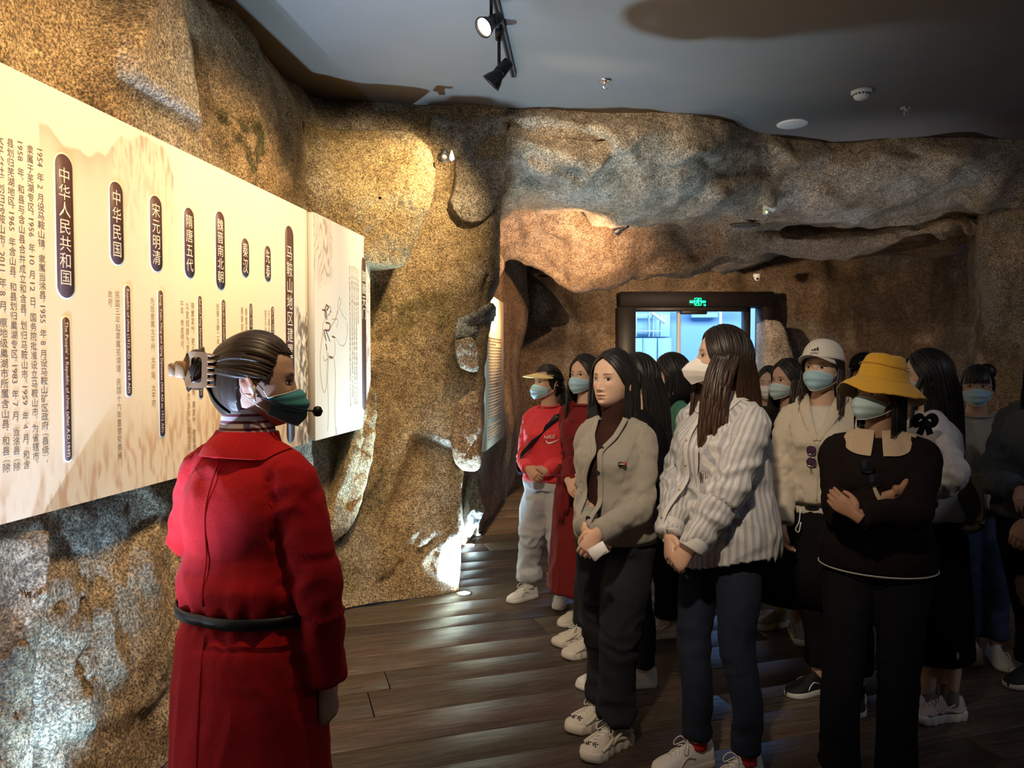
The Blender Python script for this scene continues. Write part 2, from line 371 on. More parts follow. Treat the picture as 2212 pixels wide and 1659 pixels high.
def slab(name, outl, Yb, parent, back=(0, .25, 0), bulge=.03, base=(.42, .32, .19), n=72, seed=1, rough=.012, label=None):
    """a slab of rock with its own outline, front relief and thickness; outl = (px,py,Y)"""
    o = np.array([P(*q) for q in outl]); o = np.vstack([o, o[:1]]); q = catmull(o, 10)[:-1]; m = len(q); ctr = q.mean(0)
    nrm = np.zeros(3)
    for i in range(m): nrm += np.cross(q[i]-ctr, q[(i+1) % m]-ctr)
    nrm /= np.linalg.norm(nrm); view = np.array([0, 0, CAMZ])-ctr
    if nrm@view < 0: nrm = -nrm
    R = []
    for r in np.linspace(.02, 1, 26): R.append(ctr+(q-ctr)*r+nrm*bulge*(1-r**6))
    bk = np.array(back, float)
    for t in (.06, .2, .5, 1.0): R.append(q+bk*t+(ctr-q)*.05*t)
    Vv = np.concatenate(R); dd = facets(Vv, 3.5, seed)*.02+fbm(Vv, 7, seed, 4)*rough*1.5; Vv = Vv+nrm*dd[:, None]+fbm(Vv, 9, seed+2, 3)[:, None]*.01
    F = []
    for i in range(len(R)-1):
        for k in range(m): k2 = (k+1) % m; F.append((i*m+k, i*m+k2, (i+1)*m+k2, (i+1)*m+k))
    ob = build(name, Vv, np.array(F), ROCK, parent, col=rockcol(Vv, base, seed=seed)); 
    if label: ob['label'] = label
    return ob
slab('rock_slab', [(655, 262, 4.95), (740, 280, 5.05), (870, 282, 5.12), (925, 320, 5.06), (942, 390, 5.03), (928, 450, 5.03), (905, 500, 5.02), (882, 560, 5.0), (860, 578, 4.98), (800, 570, 4.88), (740, 560, 4.80), (690, 520, 4.72), (640, 400, 4.62)], 0, wl, (-.2, .38, 0), .05, (.50, .38, .20), seed=4)
slab('rock_slab', [(800, 835, 4.93), (815, 860, 4.93), (812, 930, 4.88), (800, 1010, 4.80), (785, 1075, 4.72), (760, 1130, 4.64), (718, 1175, 4.55), (690, 1190, 4.48), (700, 1120, 4.52), (740, 1020, 4.62), (770, 920, 4.75)], 0, wl, (-.15, .3, 0), .03, (.46, .36, .21), seed=9)
slab('rock_slab', [(985, 345, 5.32), (1050, 340, 5.36), (1090, 352, 5.36), (1088, 400, 5.34), (1075, 440, 5.31), (1040, 478, 5.28), (1000, 475, 5.28), (975, 440, 5.29), (985, 400, 5.3)], 0, wl, (-.1, .25, 0), .015, (.34, .30, .25), seed=12)
slab('rock_slab', [(985, 735, 5.0), (1020, 730, 5.0), (1034, 760, 5.0), (1032, 800, 5.0), (1010, 800, 4.99), (990, 785, 4.98)], 0, wl, (-.05, .4, 0), .02, (.42, .36, .28), seed=15)
slab('rock_slab', [(990, 690, 5.08), (1030, 672, 5.1), (1066, 655, 5.15), (1066, 690, 5.3), (1048, 740, 5.3), (1030, 765, 5.3), (1020, 730, 5.2), (985, 728, 5.05)], 0, wl, (-.05, .35, 0), .02, (.40, .46, .46), seed=17)  # blue light on the recess rock is painted into this slab's colour
slab('rock_slab', [(985, 870, 5.0), (1036, 850, 5.02), (1038, 1000, 4.98), (1008, 1018, 4.95), (985, 1000, 4.93), (975, 950, 4.95)], 0, wl, (-.05, .4, 0), .03, (.40, .30, .20), seed=19)
# a shard standing behind the pillar foot, lit from below
slab('rock_shard', [(1025, 1025, 6.0), (1040, 1080, 6.0), (1046, 1105, 6.0), (1030, 1140, 6.05), (1012, 1160, 6.1), (1008, 1120, 6.0), (1015, 1060, 5.95)], 0, wl, (-.1, .25, 0), .03, (.5, .5, .48), seed=21)
slab('rock_shard', [(60, 1165, 2.1), (105, 1150, 2.14), (105, 1250, 2.13), (85, 1400, 2.12), (70, 1660, 2.1), (20, 1700, 2.0), (-40, 1500, 1.95), (0, 1380, 2.02), (40, 1300, 2.08)], 0, wl, (-.3, .1, 0), .02, (.34, .26, .16), seed=23)
# ---------------------------------------------------------------- vault
CP = [700, 830, 930, 1010, 1060, 1110, 1180, 1300, 1420, 1530, 1650, 1800, 1950, 2080, 2212, 2500, 3000]
r1 = [225, 236, 231, 228, 229, 229, 229, 238, 236, 248, 279, 303, 290, 290, 297, 300, 300]
r2 = [238, 262, 268, 275, 280, 285, 300, 310, 320, 330, 350, 370, 350, 345, 350, 360, 360]
o2 = [.0, -.02, -.03, -.02, -.03, -.05, -.08, -.15, -.02, -.10, .08, -.10, .05, -.12, 0, 0, 0]
r3 = [242, 275, 300, 340, 349, 353, 385, 430, 445, 432, 452, 458, 420, 402, 452, 460, 460]
o3 = [.03, -.02, .0, .02, .05, .10, .18, .42, .50, .34, .45, .38, .48, .34, .4, .4, .4]
r4 = [300, 330, 350, 352, 410, 415, 440, 470, 482, 488, 490, 497, 488, 470, 500, 520, 520]
o4 = [.7, .7, .7, .5, .5, .65, .85, 1.15, 1.25, 1.15, 1.2, 1.15, 1.2, 1.1, 1.0, 1, 1]
r5 = [380, 380, 400, 450, 517, 496, 488, 478, 498, 510, 520, 520, 505, 484, 520, 560, 560]
Y5 = [6.6, 6.6, 6.6, 6.6, 6.75, 6.95, 7.05, 7.0, 7.1, 7.2, 7.3, 7.3, 7.3, 7.0, 6.9, 6.4, 6]
r6 = [500, 500, 520, 560, 600, 568, 590, 612, 585, 598, 562, 548, 528, 505, 560, 600, 600]
Y6 = [7.4, 7.4, 7.4, 7.4, 7.35, 7.35, 7.4, 7.45, 7.6, 7.6, 7.8, 7.7, 7.5, 7.2, 7.1, 6.6, 6.2]
rows = [[], [], [], [], [], [], [], []]
for i, px in enumerate(CP):
    t = ray(px, r1[i]); s_ = (3.34-CAMZ)/t[2]; p1 = np.array([0, 0, CAMZ])+t*s_; y1 = p1[1]
    rows[0].append(p1+np.array([0, .12, .25])); rows[1].append(p1)
    rows[2].append(P(px, r2[i], y1+o2[i])); rows[3].append(P(px, r3[i], y1+o3[i])); rows[4].append(P(px, r4[i], y1+o4[i]))
    rows[5].append(P(px, r5[i], Y5[i])); rows[6].append(P(px, r6[i], Y6[i])); q = P(px, r6[i], Y6[i]); rows[7].append(np.array([q[0]*1.05, q[1]+.35, max(q[2]+.35, 2.5)]))
B = gridsurf(rows, 22, 30); N = gridN(B); N = -N if N[60, 100, 2] > 0 else N
V = B.reshape(-1, 3); Nn = N.reshape(-1, 3)
edge = np.repeat(sst(np.arange(B.shape[0]), 34, 60), B.shape[1])
d = smg(facets(V, (1.5, 1.3, 1.5), 21)*.14+facets(V, (3.4, 3.0, 3.4), 27)*.055, B.shape[:2], 5)*edge+fbm(V, 4, 5, 4)*.03+(np.repeat(1-sst(np.arange(B.shape[0]), 34, 60), B.shape[1]))*fbm(V, 2.2, 31, 3)*.05
A2 = V+Nn*d[:, None]; c = rockcol(A2, (.44, .365, .265), seed=40)
rowi = np.repeat(np.arange(B.shape[0]), B.shape[1])/30.
k = (gs(rowi, 3.1, .55)*sst(fbm(V, 1.7, 66, 3), -.25, .25))[:, None]; c = c*(1-.65*k)+np.array([.52, .51, .47])*.65*k  # cool highlight along the lip painted as a paler band
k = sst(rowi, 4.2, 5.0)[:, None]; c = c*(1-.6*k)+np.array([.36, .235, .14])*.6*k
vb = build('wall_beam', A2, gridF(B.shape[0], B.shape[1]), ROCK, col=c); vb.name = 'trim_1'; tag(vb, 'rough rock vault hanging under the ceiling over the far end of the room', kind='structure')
# low rear vault behind the second lip
xs = np.linspace(-1.2, 6.2, 90); ys = np.linspace(7.2, 10.6, 60); X, Y = np.meshgrid(xs, ys)
Z = 2.66+.9*np.exp(-(Y-7.2)/.22)+.25*sst(X, 2.6, 3.6); Vq = np.stack([X, Y, Z], -1).reshape(-1, 3); Vq[:, 2] += facets(Vq, (1.1, 1.1, 1), 5)*.10+fbm(Vq, 3, 9, 4)*.05
o = build('ceiling_rear', Vq, gridF(60, 90), ROCK, col=rockcol(Vq, (.30, .22, .15), seed=70)); o.name = 'trim_2'; tag(o, 'brown rock vault in front of the exit door', kind='structure')
# ---------------------------------------------------------------- far left bay, back wall, right pillar
def wallgrid(name, cols, z, base, seed, am=.06, n=(14, 20), cut=None, label='rock wall'):
    Pg = np.array([[(XY(px[j], yy[j]), yy[j], z[j]) for (px, yy) in cols] for j in range(len(z))]); G_ = gridsurf(Pg, *n); N = gridN(G_)
    V = G_.reshape(-1, 3); Nn = N.reshape(-1, 3); Nn = np.where((Nn@np.array([0, -1, 0]))[:, None] < -.99, -Nn, Nn)
    d = facets(V, (1.3, 1.3, .9), seed)*am+facets(V, (3, 3, 1.8), seed+1)*am*.4+fbm(V, 5, seed, 4)*am*.35
    d = smg(d, G_.shape[:2], 3); V2 = V+Nn*d[:, None]; F = gridF(G_.shape[0], G_.shape[1])
    if cut is not None:
        m = cut(V)[F].all(1); F = F[~m]
    c = rockcol(V2, base, seed=seed); k = sst(fbm(V2, (5, 5, .9), seed+9, 3), .15, .5)[:, None]; c = c*(1-.5*k)+np.array([.05, .045, .025])*.5*k
    o = build(name, V2, F, ROCK, col=c); return tag(o, label, kind='structure')
zz = [0, .8, 1.5, 2.1, 3.3]
wallgrid('wall_bay', [([985, 990, 1000, 1010, 1020], [5.9]*5), ([1022, 1024, 1028, 1035, 1040], [6.3, 6.35, 6.5, 6.5, 6.5]), ([1048, 1048, 1050, 1055, 1060], [6.9, 6.9, 7.3, 7.3, 7.3]), ([1075, 1082, 1090, 1085, 1085], [7.7, 7.6, 7.9, 7.9, 7.8]), ([1098, 1112, 1108, 1118, 1110], [8.5, 8.2, 8.3, 8.3, 8.2]), ([1112, 1132, 1122, 1142, 1130], [9.0, 8.7, 8.7, 8.6, 8.6]), ([1090, 1100, 1100, 1110, 1110], [9.7]*5)], zz, (.36, .25, .165), 81, .05, label='narrow rock wall of the far bay behind the small panel').name = 'wall_far_left'
dX0, dX1, dZ = XY(1352, 10.1), XY(1648, 10.1), P(1500, 640, 10.1)[2]
wallgrid('wall_back', [([p_]*5, [10.1+(.25 if p_ < 1200 else 0)]*5) for p_ in (1040, 1110, 1180, 1260, 1340, 1420, 1500, 1580, 1660, 1740, 1820, 1900, 1980, 2060, 2140, 2260, 2400)], zz, (.26, .185, .12), 91, .09, (10, 22), cut=lambda V: (V[:, 0] > dX0) & (V[:, 0] < dX1) & (V[:, 2] < dZ), label='dark brown rock wall around the exit door')
wallgrid('wall_right', [([2095, 2105, 2100, 2098, 2092], [9.0]*5), ([2100, 2110, 2104, 2102, 2096], [7.5]*5), ([2125, 2130, 2125, 2122, 2118], [6.9]*5), ([2200, 2200, 2200, 2200, 2200], [6.6]*5), ([2330]*5, [6.3]*5), ([2700]*5, [5.2]*5), ([3500]*5, [3.2]*5)], [0, .8, 1.5, 2.1, 3.0], (.26, .205, .135), 101, .09, (14, 20), label='furrowed brown rock wall on the right behind the visitors')
for nm, (a, b) in {'wall_side': ((5.2, 4.0), (5.2, -2)), 'wall_front': ((5.2, -2), (-1.6, -2))}.items():
    t = np.linspace(0, 1, 40)[:, None]; base = np.array(a)*(1-t)+np.array(b)*t; G_ = np.stack([np.hstack([base, np.full((40, 1), z)]) for z in np.linspace(0, 3.35, 20)])
    V = G_.reshape(-1, 3); V = V+fbm(V, 1.5, 3, 3)[:, None]*np.array([.1, .1, 0]); tag(build(nm, V, gridF(20, 40), ROCK, col=rockcol(V, (.22, .17, .11))), 'rock wall outside the picture', kind='structure')
slab('rock_slab', [(1655, 690, 9.7), (1690, 700, 9.7), (1712, 760, 9.7), (1740, 850, 9.7), (1760, 960, 9.7), (1640, 960, 9.7), (1650, 800, 9.7)], 0, bpy.data.objects['wall_back'], (0, .4, 0), .06, (.46, .42, .38), seed=31)
slab('rock_slab', [(1105, 570, 8.9), (1160, 600, 9.0), (1215, 660, 9.1), (1225, 700, 9.1), (1150, 690, 9.0), (1120, 640, 8.95)], 0, bpy.data.objects['wall_back'], (0, .9, 0), .03, (.10, .08, .055), seed=33)  # dark slab standing in for the shaded cavity left of the door
# ceiling
cm = mat('ceiling_paint', (.26, .29, .34), .85, spec=.2); t = NT(cm); f = t.noise(t.co(), 1.2, 3); t.base(t.ramp(f, [(.3, (.30, .278, .262)), (.7, (.335, .312, .292))]))
V, F = boxvf((1.6, 2.15, 3.35), (3.7, 4.4, .04)); o = build('ceiling', V, F, cm, smooth=False); tag(o, 'flat painted ceiling', kind='structure')
# ---------------------------------------------------------------- plank floor
fm = mat('floor_board', (.08, .05, .035), .3, spec=.5); t = NT(fm)
v = t.co((.9, 17, 17), attr='st'); v2 = t.co((.35, 3.5, 1), attr='st')
n1 = t.noise(v, 2.4, 10, .72, 2.2); n2 = t.noise(v2, 1.2, 5, .6, .8)
c = t.ramp(n1, [(.30, (.012, .009, .007)), (.47, (.060, .044, .034)), (.60, (.110, .084, .064)), (.75, (.21, .165, .125))])
c = t.mix(t.ramp(n2, [(.50, (0, 0, 0)), (.72, (.4, .4, .4))]), c, (.11, .045, .025)); at = t.n('Attribute', attribute_name='Col'); c = t.mix(1, c, at.outputs['Color'], 'MULTIPLY'); t.base(c)
t.rough(t.ramp(n1, [(.3, (.55,)*3), (.6, (.33,)*3), (.8, (.45,)*3)])); t.bump(n1, .35, .006)
dm = mat('floor_underlay', (.012, .009, .007), .9)
V, F = boxvf((1.8, 4.8, -.05), (3.9, 7.0, .035)); fl = build('floor', V, F, dm, smooth=False); tag(fl, 'dark glossy wooden plank floor', kind='structure')
ang = math.radians(17.5); ca, sa = math.cos(ang), math.sin(ang); pr = random.Random(3); v0 = -.2; cnt = 0
while v0 < 11.0:
    wd = pr.choice((.17, .21, .25, .28)); u0 = -2.2+pr.random()*-1.5
    while u0 < 7.5:
        ln = pr.uniform(1.8, 3.2); cx, cy = u0+ln/2, v0+wd/2; wx, wy = cx*ca-cy*sa, cx*sa+cy*ca
        ok = -2.2-ln/2 < wx < 5.4+ln/2 and .9 < wy < 10.6 and abs(wx-wy*.1) < wy*.78+ln/2+.2
        if ok:
            Vb, Fb = boxvf((0, 0, -.008), (ln/2-.0022, wd/2-.0022, .0085), bev=.002); Vb = Vb+np.array([0, 0, pr.uniform(-.0010, .0002)])
            st_ = np.stack([Vb[:, 0]+pr.uniform(0, 90), Vb[:, 1]+pr.uniform(0, 9), Vb[:, 2]], 1); tone = pr.uniform(.65, 1.45); tc = np.ones((len(Vb), 3))*tone*np.array([1, pr.uniform(.93, 1.03), pr.uniform(.88, 1.04)])
            o = build('floor_board', Vb, Fb, fm, fl, smooth=False, col=tc, extra=st_); o.location = (wx, wy, 0); o.rotation_euler = (0, 0, ang); cnt += 1
        u0 += ln
    v0 += wd
print('planks', cnt)
# ---------------------------------------------------------------- exit door and the lobby beyond it
blk = mat('dark_door_frame', (.018, .014, .014), .5); mar = mat('maroon_lintel', (.009, .004, .004), .7); wht = mat('lobby_frame', (.62, .70, .78), .5)
def bx(name, a, b, m, par=None, bev=.004):
    a = np.minimum(a, b)*1.0; b2 = np.maximum(a, b); a = np.array(a, float); V, F = boxvf((a+b2)/2, np.maximum((b2-a)/2, 1e-3), bev=min(bev, float(((b2-a)/2).min())*.8)); return build(name, V, F, m, par, smooth=False)
def bxx(name, a, b, m, par=None):
    a = np.array(a, float); b = np.array(b, float); lo, hi = np.minimum(a, b), np.maximum(a, b); V, F = boxvf((lo+hi)/2, (hi-lo)/2, bev=min(.006, float((hi-lo).min())*.3)); return build(name, V, F, m, par, smooth=False)
dr = thing('door_1', None, None, (0, 0, 0)); tag(dr, 'wide dark framed glass exit door at the far end', kind='structure')
zt = P(1500, 664, 10)[2]; gx0, gx1 = XY(1369, 10), XY(1607, 10)
bxx('door_frame', (dX0-.12, 9.85, zt), (dX1+.05, 10.2, dZ+.04), mar, dr); bxx('door_frame', (dX0-.14, 9.86, 0), (gx0, 10.2, zt), blk, dr)
bxx('door_frame', (XY(1640, 10), 9.86, 0), (dX1+.06, 10.2, zt), blk, dr); bxx('door_frame', (gx1, 9.95, 0), (XY(1618, 10), 10.15, zt), blk, dr)
bxx('door_frame', (gx0, 9.88, zt-.06), (gx1, 9.98, zt), blk, dr); bxx('door_closer', (XY(1465, 10), 9.84, zt-.10), (XY(1520, 10), 9.92, zt-.045), blk, dr)
glass = mat('door_glass', (.85, .95, 1), .03, trans=1, spec=.5); glass.node_tree.nodes['Principled BSDF'].inputs['IOR'].default_value = 1.02
mx_ = XY(1466, 10)
bxx('glass_pane', (gx0, 10.0, 0), (mx_-.02, 10.012, zt-.06), glass, dr); bxx('glass_pane', (mx_+.02, 10.03, 0), (gx1, 10.042, zt-.06), glass, dr)
bxx('door_stile', (mx_-.025, 9.99, 0), (mx_+.025, 10.05, zt-.06), wht, dr)
lb = mat('lobby_wall', (.22, .36, .60), .7); lb2 = mat('lobby_panel', (.42, .62, .78), .6); lb3 = mat('lobby_block', (.24, .38, .50), .6)
lo = thing('lobby', None, None); lo.name = 'wall_outer'; tag(lo, 'pale blue daylit lobby seen through the glass door', kind='structure')
bxx('lobby_wall', (-.5, 15.0, 0), (8.5, 15.1, 4), lb, lo); bxx('lobby_wall', (-.6, 10.4, 0), (-.5, 15, 4), lb, lo); bxx('lobby_wall', (8.5, 10.4, 0), (8.6, 15, 4), lb, lo)
bxx('lobby_floor', (-.6, 10.4, -.08), (8.6, 15, 0), lb3, lo); bxx('lobby_ceiling', (-.6, 10.4, 4), (8.6, 15.1, 4.08), lb, lo)
def Lx(px, Y): return XY(px, Y)
def Lz(py, Y): return P(1106, py, Y)[2]
bxx('lobby_panel', (Lx(1369, 14.8), 14.8, Lz(735, 14.8)), (Lx(1440, 14.8), 14.95, Lz(682, 14.8)), lb2, lo)
bxx('lobby_panel', (Lx(1500, 14.8), 14.8, Lz(696, 14.8)), (Lx(1548, 14.8), 14.95, Lz(682, 14.8)), lb2, lo)
for a in (1382, 1404, 1411, 1424): bxx('window_mullion', (Lx(a, 14.6), 14.6, Lz(735, 14.6)), (Lx(a+1.6, 14.6), 14.7, Lz(682, 14.6)), wht, lo)
for b in (672, 690, 722): bxx('window_transom', (Lx(1369, 14.6), 14.6, Lz(b+2, 14.6)), (Lx(1600 if b == 672 else 1425, 14.6), 14.72, Lz(b, 14.6)), wht, lo)
V, F = limb([(Lx(1408, 14.5), 14.5, Lz(685, 14.5)), (Lx(1432, 14.5), 14.5, Lz(706, 14.5))], [.03, .03], 6); build('stair_rail', V, F, wht, lo)
bxx('lobby_post', (Lx(1552, 13), 13, 0), (Lx(1556, 13), 13.05, 4), wht, lo)
for i, (a, b) in enumerate(((1369, 1393), (1394, 1418), (1420, 1443))): bxx('lobby_block', (Lx(a, 14.4), 14.4, 0), (Lx(b, 14.4), 14.6, Lz(737, 14.4)), lb3, lo)
bxx('lobby_sign', (Lx(1369, 14.3), 14.3, Lz(696, 14.3)), (Lx(1381, 14.3), 14.33, Lz(682, 14.3)), wht, lo)
area((4, 12.2, 3.8), (4, 13.5, 0), 520, (.62, .85, 1), 5, 2.5)
V, F = boxvf((0, 0, 0), (.10, .02, .04), bev=.006); lamp = mat('door_lamp', (1, 1, 1), emit=(.7, .95, 1), es=6)
bxx('lobby_lamp', (Lx(1401, 12), 12, Lz(669, 12)), (Lx(1409, 12), 12.1, Lz(664, 12)), lamp, lo)
# ================================================================ exhibition panels
pnormal = np.array([PU[1], -PU[0], 0])          # towards the room
def uv_of(px, py, off=0.0):
    r = ray(px, py); o = P0+pnormal*off; t = ((o-np.array([0, 0, CAMZ]))@pnormal)/(r@pnormal); q = np.array([0, 0, CAMZ])+r*t
    return (q-P0)@PU, q[2]
def on_panel(u, v, off=0.0): return P0+PU*u+np.array([0, 0, v])+pnormal*off
edge_m = mat('panel_edge', (.62, .60, .55), .5)
def pigment(name, rough=.45):
    m = mat(name, (1, 1, 1), rough, spec=.3); t = NT(m); a = t.n('Attribute', attribute_name='Col'); t.base(a.outputs['Color']); return m
printm = pigment('printed_board')
brown = mat('brown_print', (.085, .036, .030), .5); cream = mat('cream_print', (.80, .74, .60), .5); ink = mat('text_ink', (.20, .13, .08), .6); faint = mat('faint_text_ink', (.40, .29, .19), .6)
_gc = {}
def glyph(s):
    if s in _gc: return _gc[s]
    cu = bpy.data.curves.new('g', 'FONT'); cu.body = s; cu.size = 1; cu.resolution_u = 2; o = bpy.data.objects.new('g', cu); C.objects.link(o)
    dg = bpy.context.evaluated_depsgraph_get(); e = o.evaluated_get(dg); q = e.to_mesh(); V = np.empty(len(q.vertices)*3, np.float32); q.vertices.foreach_get('co', V)
    V = V.reshape(-1, 3).astype(float); F = [tuple(p.vertices) for p in q.polygons]; e.to_mesh_clear(); bpy.data.objects.remove(o); bpy.data.curves.remove(cu)
    _gc[s] = (V, F); return _gc[s]
def text_uv(s, u0, u1, v0, v1, mode):
    """lay text out in a box of panel coordinates. 'down' = upright characters one under another, latin runs turned; 'turn' = latin line running down"""
    parts = []
    if mode == 'turn':
        V, F = glyph(s); V = V.copy(); lo, hi = V.min(0), V.max(0); k = (v1-v0)/(hi[0]-lo[0]); asc, desc = .73, -.2
        x = (V[:, 0]-lo[0])*k; y = (V[:, 1]-desc)/(asc-desc)*(u1-u0); parts.append((np.stack([u0+y, v1-x, V[:, 2]*0], 1), F))
    else:
        toks = []; cur = ''
        for ch in s:
            if ord(ch) < 128 and ch != ' ': cur += ch
            else:
                if cur: toks.append(cur); cur = ''
                toks.append(ch)
        if cur: toks.append(cur)
        wt = [(.35 if t == ' ' else .55*len(t) if ord(t[0]) < 128 else .7 if t in '，。、（）' else 1.0) for t in toks]; unit = (v1-v0)/sum(wt); v = v1
        for t, w_ in zip(toks, wt):
            if t != ' ':
                V, F = glyph(t); V = V.copy(); h = unit*w_
                if ord(t[0]) < 128:
                    lo, hi = V.min(0), V.max(0); k = h*.9/(hi[0]-lo[0]+.05); x = (V[:, 0]-lo[0])*k; y = V[:, 1]/.73*(u1-u0)*.8; parts.append((np.stack([u0+(u1-u0)*.1+y, v-x, V[:, 2]*0], 1), F))
                elif t in '，。、': k = unit*.9; parts.append((np.stack([u0+(u1-u0)*.55+V[:, 0]*k*.8, v-unit*.9+(V[:, 1]+.12)*k+.6*unit, V[:, 2]*0], 1), F))
                elif t in '（）': k = unit*.9; parts.append((np.stack([u0+(V[:, 1]+.12)/1.0*(u1-u0), v-V[:, 0]*k*.7, V[:, 2]*0], 1), F))
                else: parts.append((np.stack([u0+(V[:, 0]-.03)/.94*(u1-u0), v-h*.96+(V[:, 1]+.08)/.94*h*.92, V[:, 2]*0], 1), F))
            v -= unit*w_
    return join(parts)
def put(name, s, u0, u1, v0, v1, mode, m, parent, off):
    V, F = text_uv(s, u0, u1, v0, v1, mode); W = P0+np.outer(V[:, 0], PU)+pnormal*off; W[:, 2] = V[:, 1]
    return build(name, W, F, m, parent, smooth=False)
def pxbox(x0, x1, y0, y1, off=0):
    xm = (x0+x1)/2; return uv_of(x0, y0, off)[0], uv_of(x1, y0, off)[0], uv_of(xm, y1, off)[1], uv_of(xm, y0, off)[1]
def pill(x0, x1, y0, y1, parent, off, s=None, mode='down', inset=(.16, .085), end=1):
    u0, u1, v0, v1 = pxbox(x0, x1, y0, y1, off); r = (u1-u0)/2; uc = (u0+u1)/2; pts = []
    for k in range(17): a = PI*k/16; pts.append((uc+r*math.cos(a), v1-r+r*math.sin(a)*end))
    for k in range(17): a = PI+PI*k/16; pts.append((uc+r*math.cos(a), v0+r+r*math.sin(a)*end))
    for o2, g, mm, nm in ((.0006, .004, cream, 'label_outline'), (.0012, 0, brown, 'label_plate')):
        W = [on_panel(uc+(a-uc)*(1+g/r), b+(g if b > (v0+v1)/2 else -g), off+o2) for a, b in pts]
        W2 = [w_-pnormal*.001 for w_ in W]; n = len(W); F = [tuple(range(n-1, -1, -1))]+[(k, (k+1) % n, n+(k+1) % n, n+k) for k in range(n)]; ob = build(nm, W+W2, F, mm, parent, smooth=False)
        if nm == 'label_plate': pl = ob
    if s:
        w_ = (u1-u0)*inset[0]; h = (v1-v0)*inset[1]; put('lettering', s, u0+w_, u1-w_, v0+h, v1-h, mode, cream, pl, off+.0018)
    return pl
U0, U1 = uv_of(0, 500)[0]-1.15, 0.0
def boardgrid(u0, u1, v0, v1, off, colf, name, parent, step=.0065):
    nu, nv = int((u1-u0)/step), int((v1-v0)/step); uu, vv = np.meshgrid(np.linspace(u0, u1, nu), np.linspace(v0, v1, nv)); uu, vv = uu.ravel(), vv.ravel()
    W = P0+np.outer(uu, PU)+pnormal*off; W[:, 2] = vv; c = colf(uu, vv); return build(name, W, gridF(nv, nu, True), printm, parent, smooth=False, col=c)
def board(u0, u1, v0, v1, off, th, name, parent):
    c = on_panel((u0+u1)/2, (v0+v1)/2, off-th/2-.0005); R = np.stack([PU, -pnormal, [0, 0, 1]], 1); V, F = boxvf(c, ((u1-u0)/2, th/2, (v1-v0)/2), R, bev=.002); return build(name, V, F, edge_m, parent, smooth=False)
def q3(u, v, s=0): return np.stack([u, v, np.full_like(u, s)], 1)
RIDGE = [(85, 262), (105, 268), (122, 290), (140, 312), (165, 318), (190, 335), (212, 322), (228, 335), (240, 318), (250, 300), (262, 290), (280, 300), (300, 290), (318, 294), (335, 308), (350, 312), (364, 340), (375, 385)]
ru = [uv_of(a, b)[0] for a, b in RIDGE]; rv = [uv_of(a, b)[1] for a, b in RIDGE]
def col_main(u, v):
    base = np.array([.83, .745, .56]); c = np.ones((len(u), 3))*base; q = q3(u, v)
    c *= (1+.05*fbm(q, 1.5, 1, 4))[:, None]; cl = sst(fbm(q, (2.2, 3.5, 1), 13, 5), .05, .6)[:, None]; c = c*(1-.10*cl)+np.array([.72, .55, .38])*.10*cl
    L = np.interp(u, ru, rv, left=-9, right=-9)+.012*fbm(q, (18, 3, 1), 5, 3); dep = L-v; inside = sst(dep, -.003, .008)
    fade = np.exp(-np.clip(dep, 0, 9)/np.where(u > ru[9], .20, .09)); st = np.where(u > ru[8], .35+.75*sst(noise(q, (55, 13, 1), 8)+.5*noise(q, (110, 30, 1), 9), -.1, .35), .8)
    k = (inside*fade*st*.95)[:, None]; c = c*(1-k)+np.array([.50, .33, .24])*k
    h = v-ZB; us = np.interp(u, [U0, -2.1, -1.2, -.4, 0], [.13, .16, .36, .30, .2]); top = us+.07*fbm(q, (5, 2, 1), 15, 4)
    k = sst(top-h, -.02, .18)*(.25+.75*sst(noise(q+fbm(q, 6, 4, 2)[:, None]*.06, (34, 6, 1), 18)+.6*noise(q, (75, 16, 1), 19), -.12, .30)); k = (k*.85)[:, None]; c = c*(1-k)+np.array([.55, .34, .20])*k
    ur = uv_of(632, 700)[0]; vt = uv_of(650, 668)[1]; k = sst(u, ur, ur+.10)*sst(vt-v+.10*fbm(q, 9, 24, 3), 0, .03)
    k = k*sst(noise(q+fbm(q, 14, 4, 2)[:, None]*.04, (42, 14, 1), 28)+.5*noise(q, (90, 34, 1), 29), -.20, .12)
    k = (k*.85)[:, None]; c = c*(1-k)+np.array([.09, .055, .042])*k
    return np.clip(c, 0, 1)
pm = thing('display_panel', 'long cream wall panel printed with brown history labels and ink mountains', 'panel', (0, 0, 0))
board(U0, U1, ZB, ZT, 0, .035, 'board', pm); boardgrid(U0, U1, ZB, ZT, 0, col_main, 'printed_sheet', pm)
for (x0, x1, y0, y1, s) in ((118, 155, 333, 643, '中华人民共和国'), (236, 264, 393, 571, '中华民国'), (323, 348, 423, 586, '宋元明清'), (397, 418, 449, 600, '隋唐五代'), (465, 484, 457, 625, '魏晋南北朝'), (521, 537, 515, 598, '秦汉'), (571, 584, 531, 608, '先秦'), (615, 633, 488, 957, '马鞍山地区建置沿革演变')):
    pill(x0, x1, y0, y1, pm, .0005, s)
for (x0, x1, y0, y1, s) in ((134, 149, 685, 997, 'The People\u2019 s Republic of china (after A.D.1949)'), (269, 280, 617, 856, 'Republic of china (1912 AD to 1949 AD)'), (341, 351, 627, 944, 'Song, Yuan, Ming and Qing Dynasties (960 AD to 1912 AD)'), (427, 435, 639, 860, 'Sui and Tang Dynasties (581 AD to 960 AD)'), (478, 486, 647, 850, 'Wei, Jin and Southern and Northern Dynasties'), (538, 544.5, 655, 800, 'Qin and Han Dynasties'), (585, 591, 662, 790, 'Pre-Qin Period')):
    pill(x0, x1, y0, y1, pm, .0005, s, 'turn', (.2, .03))
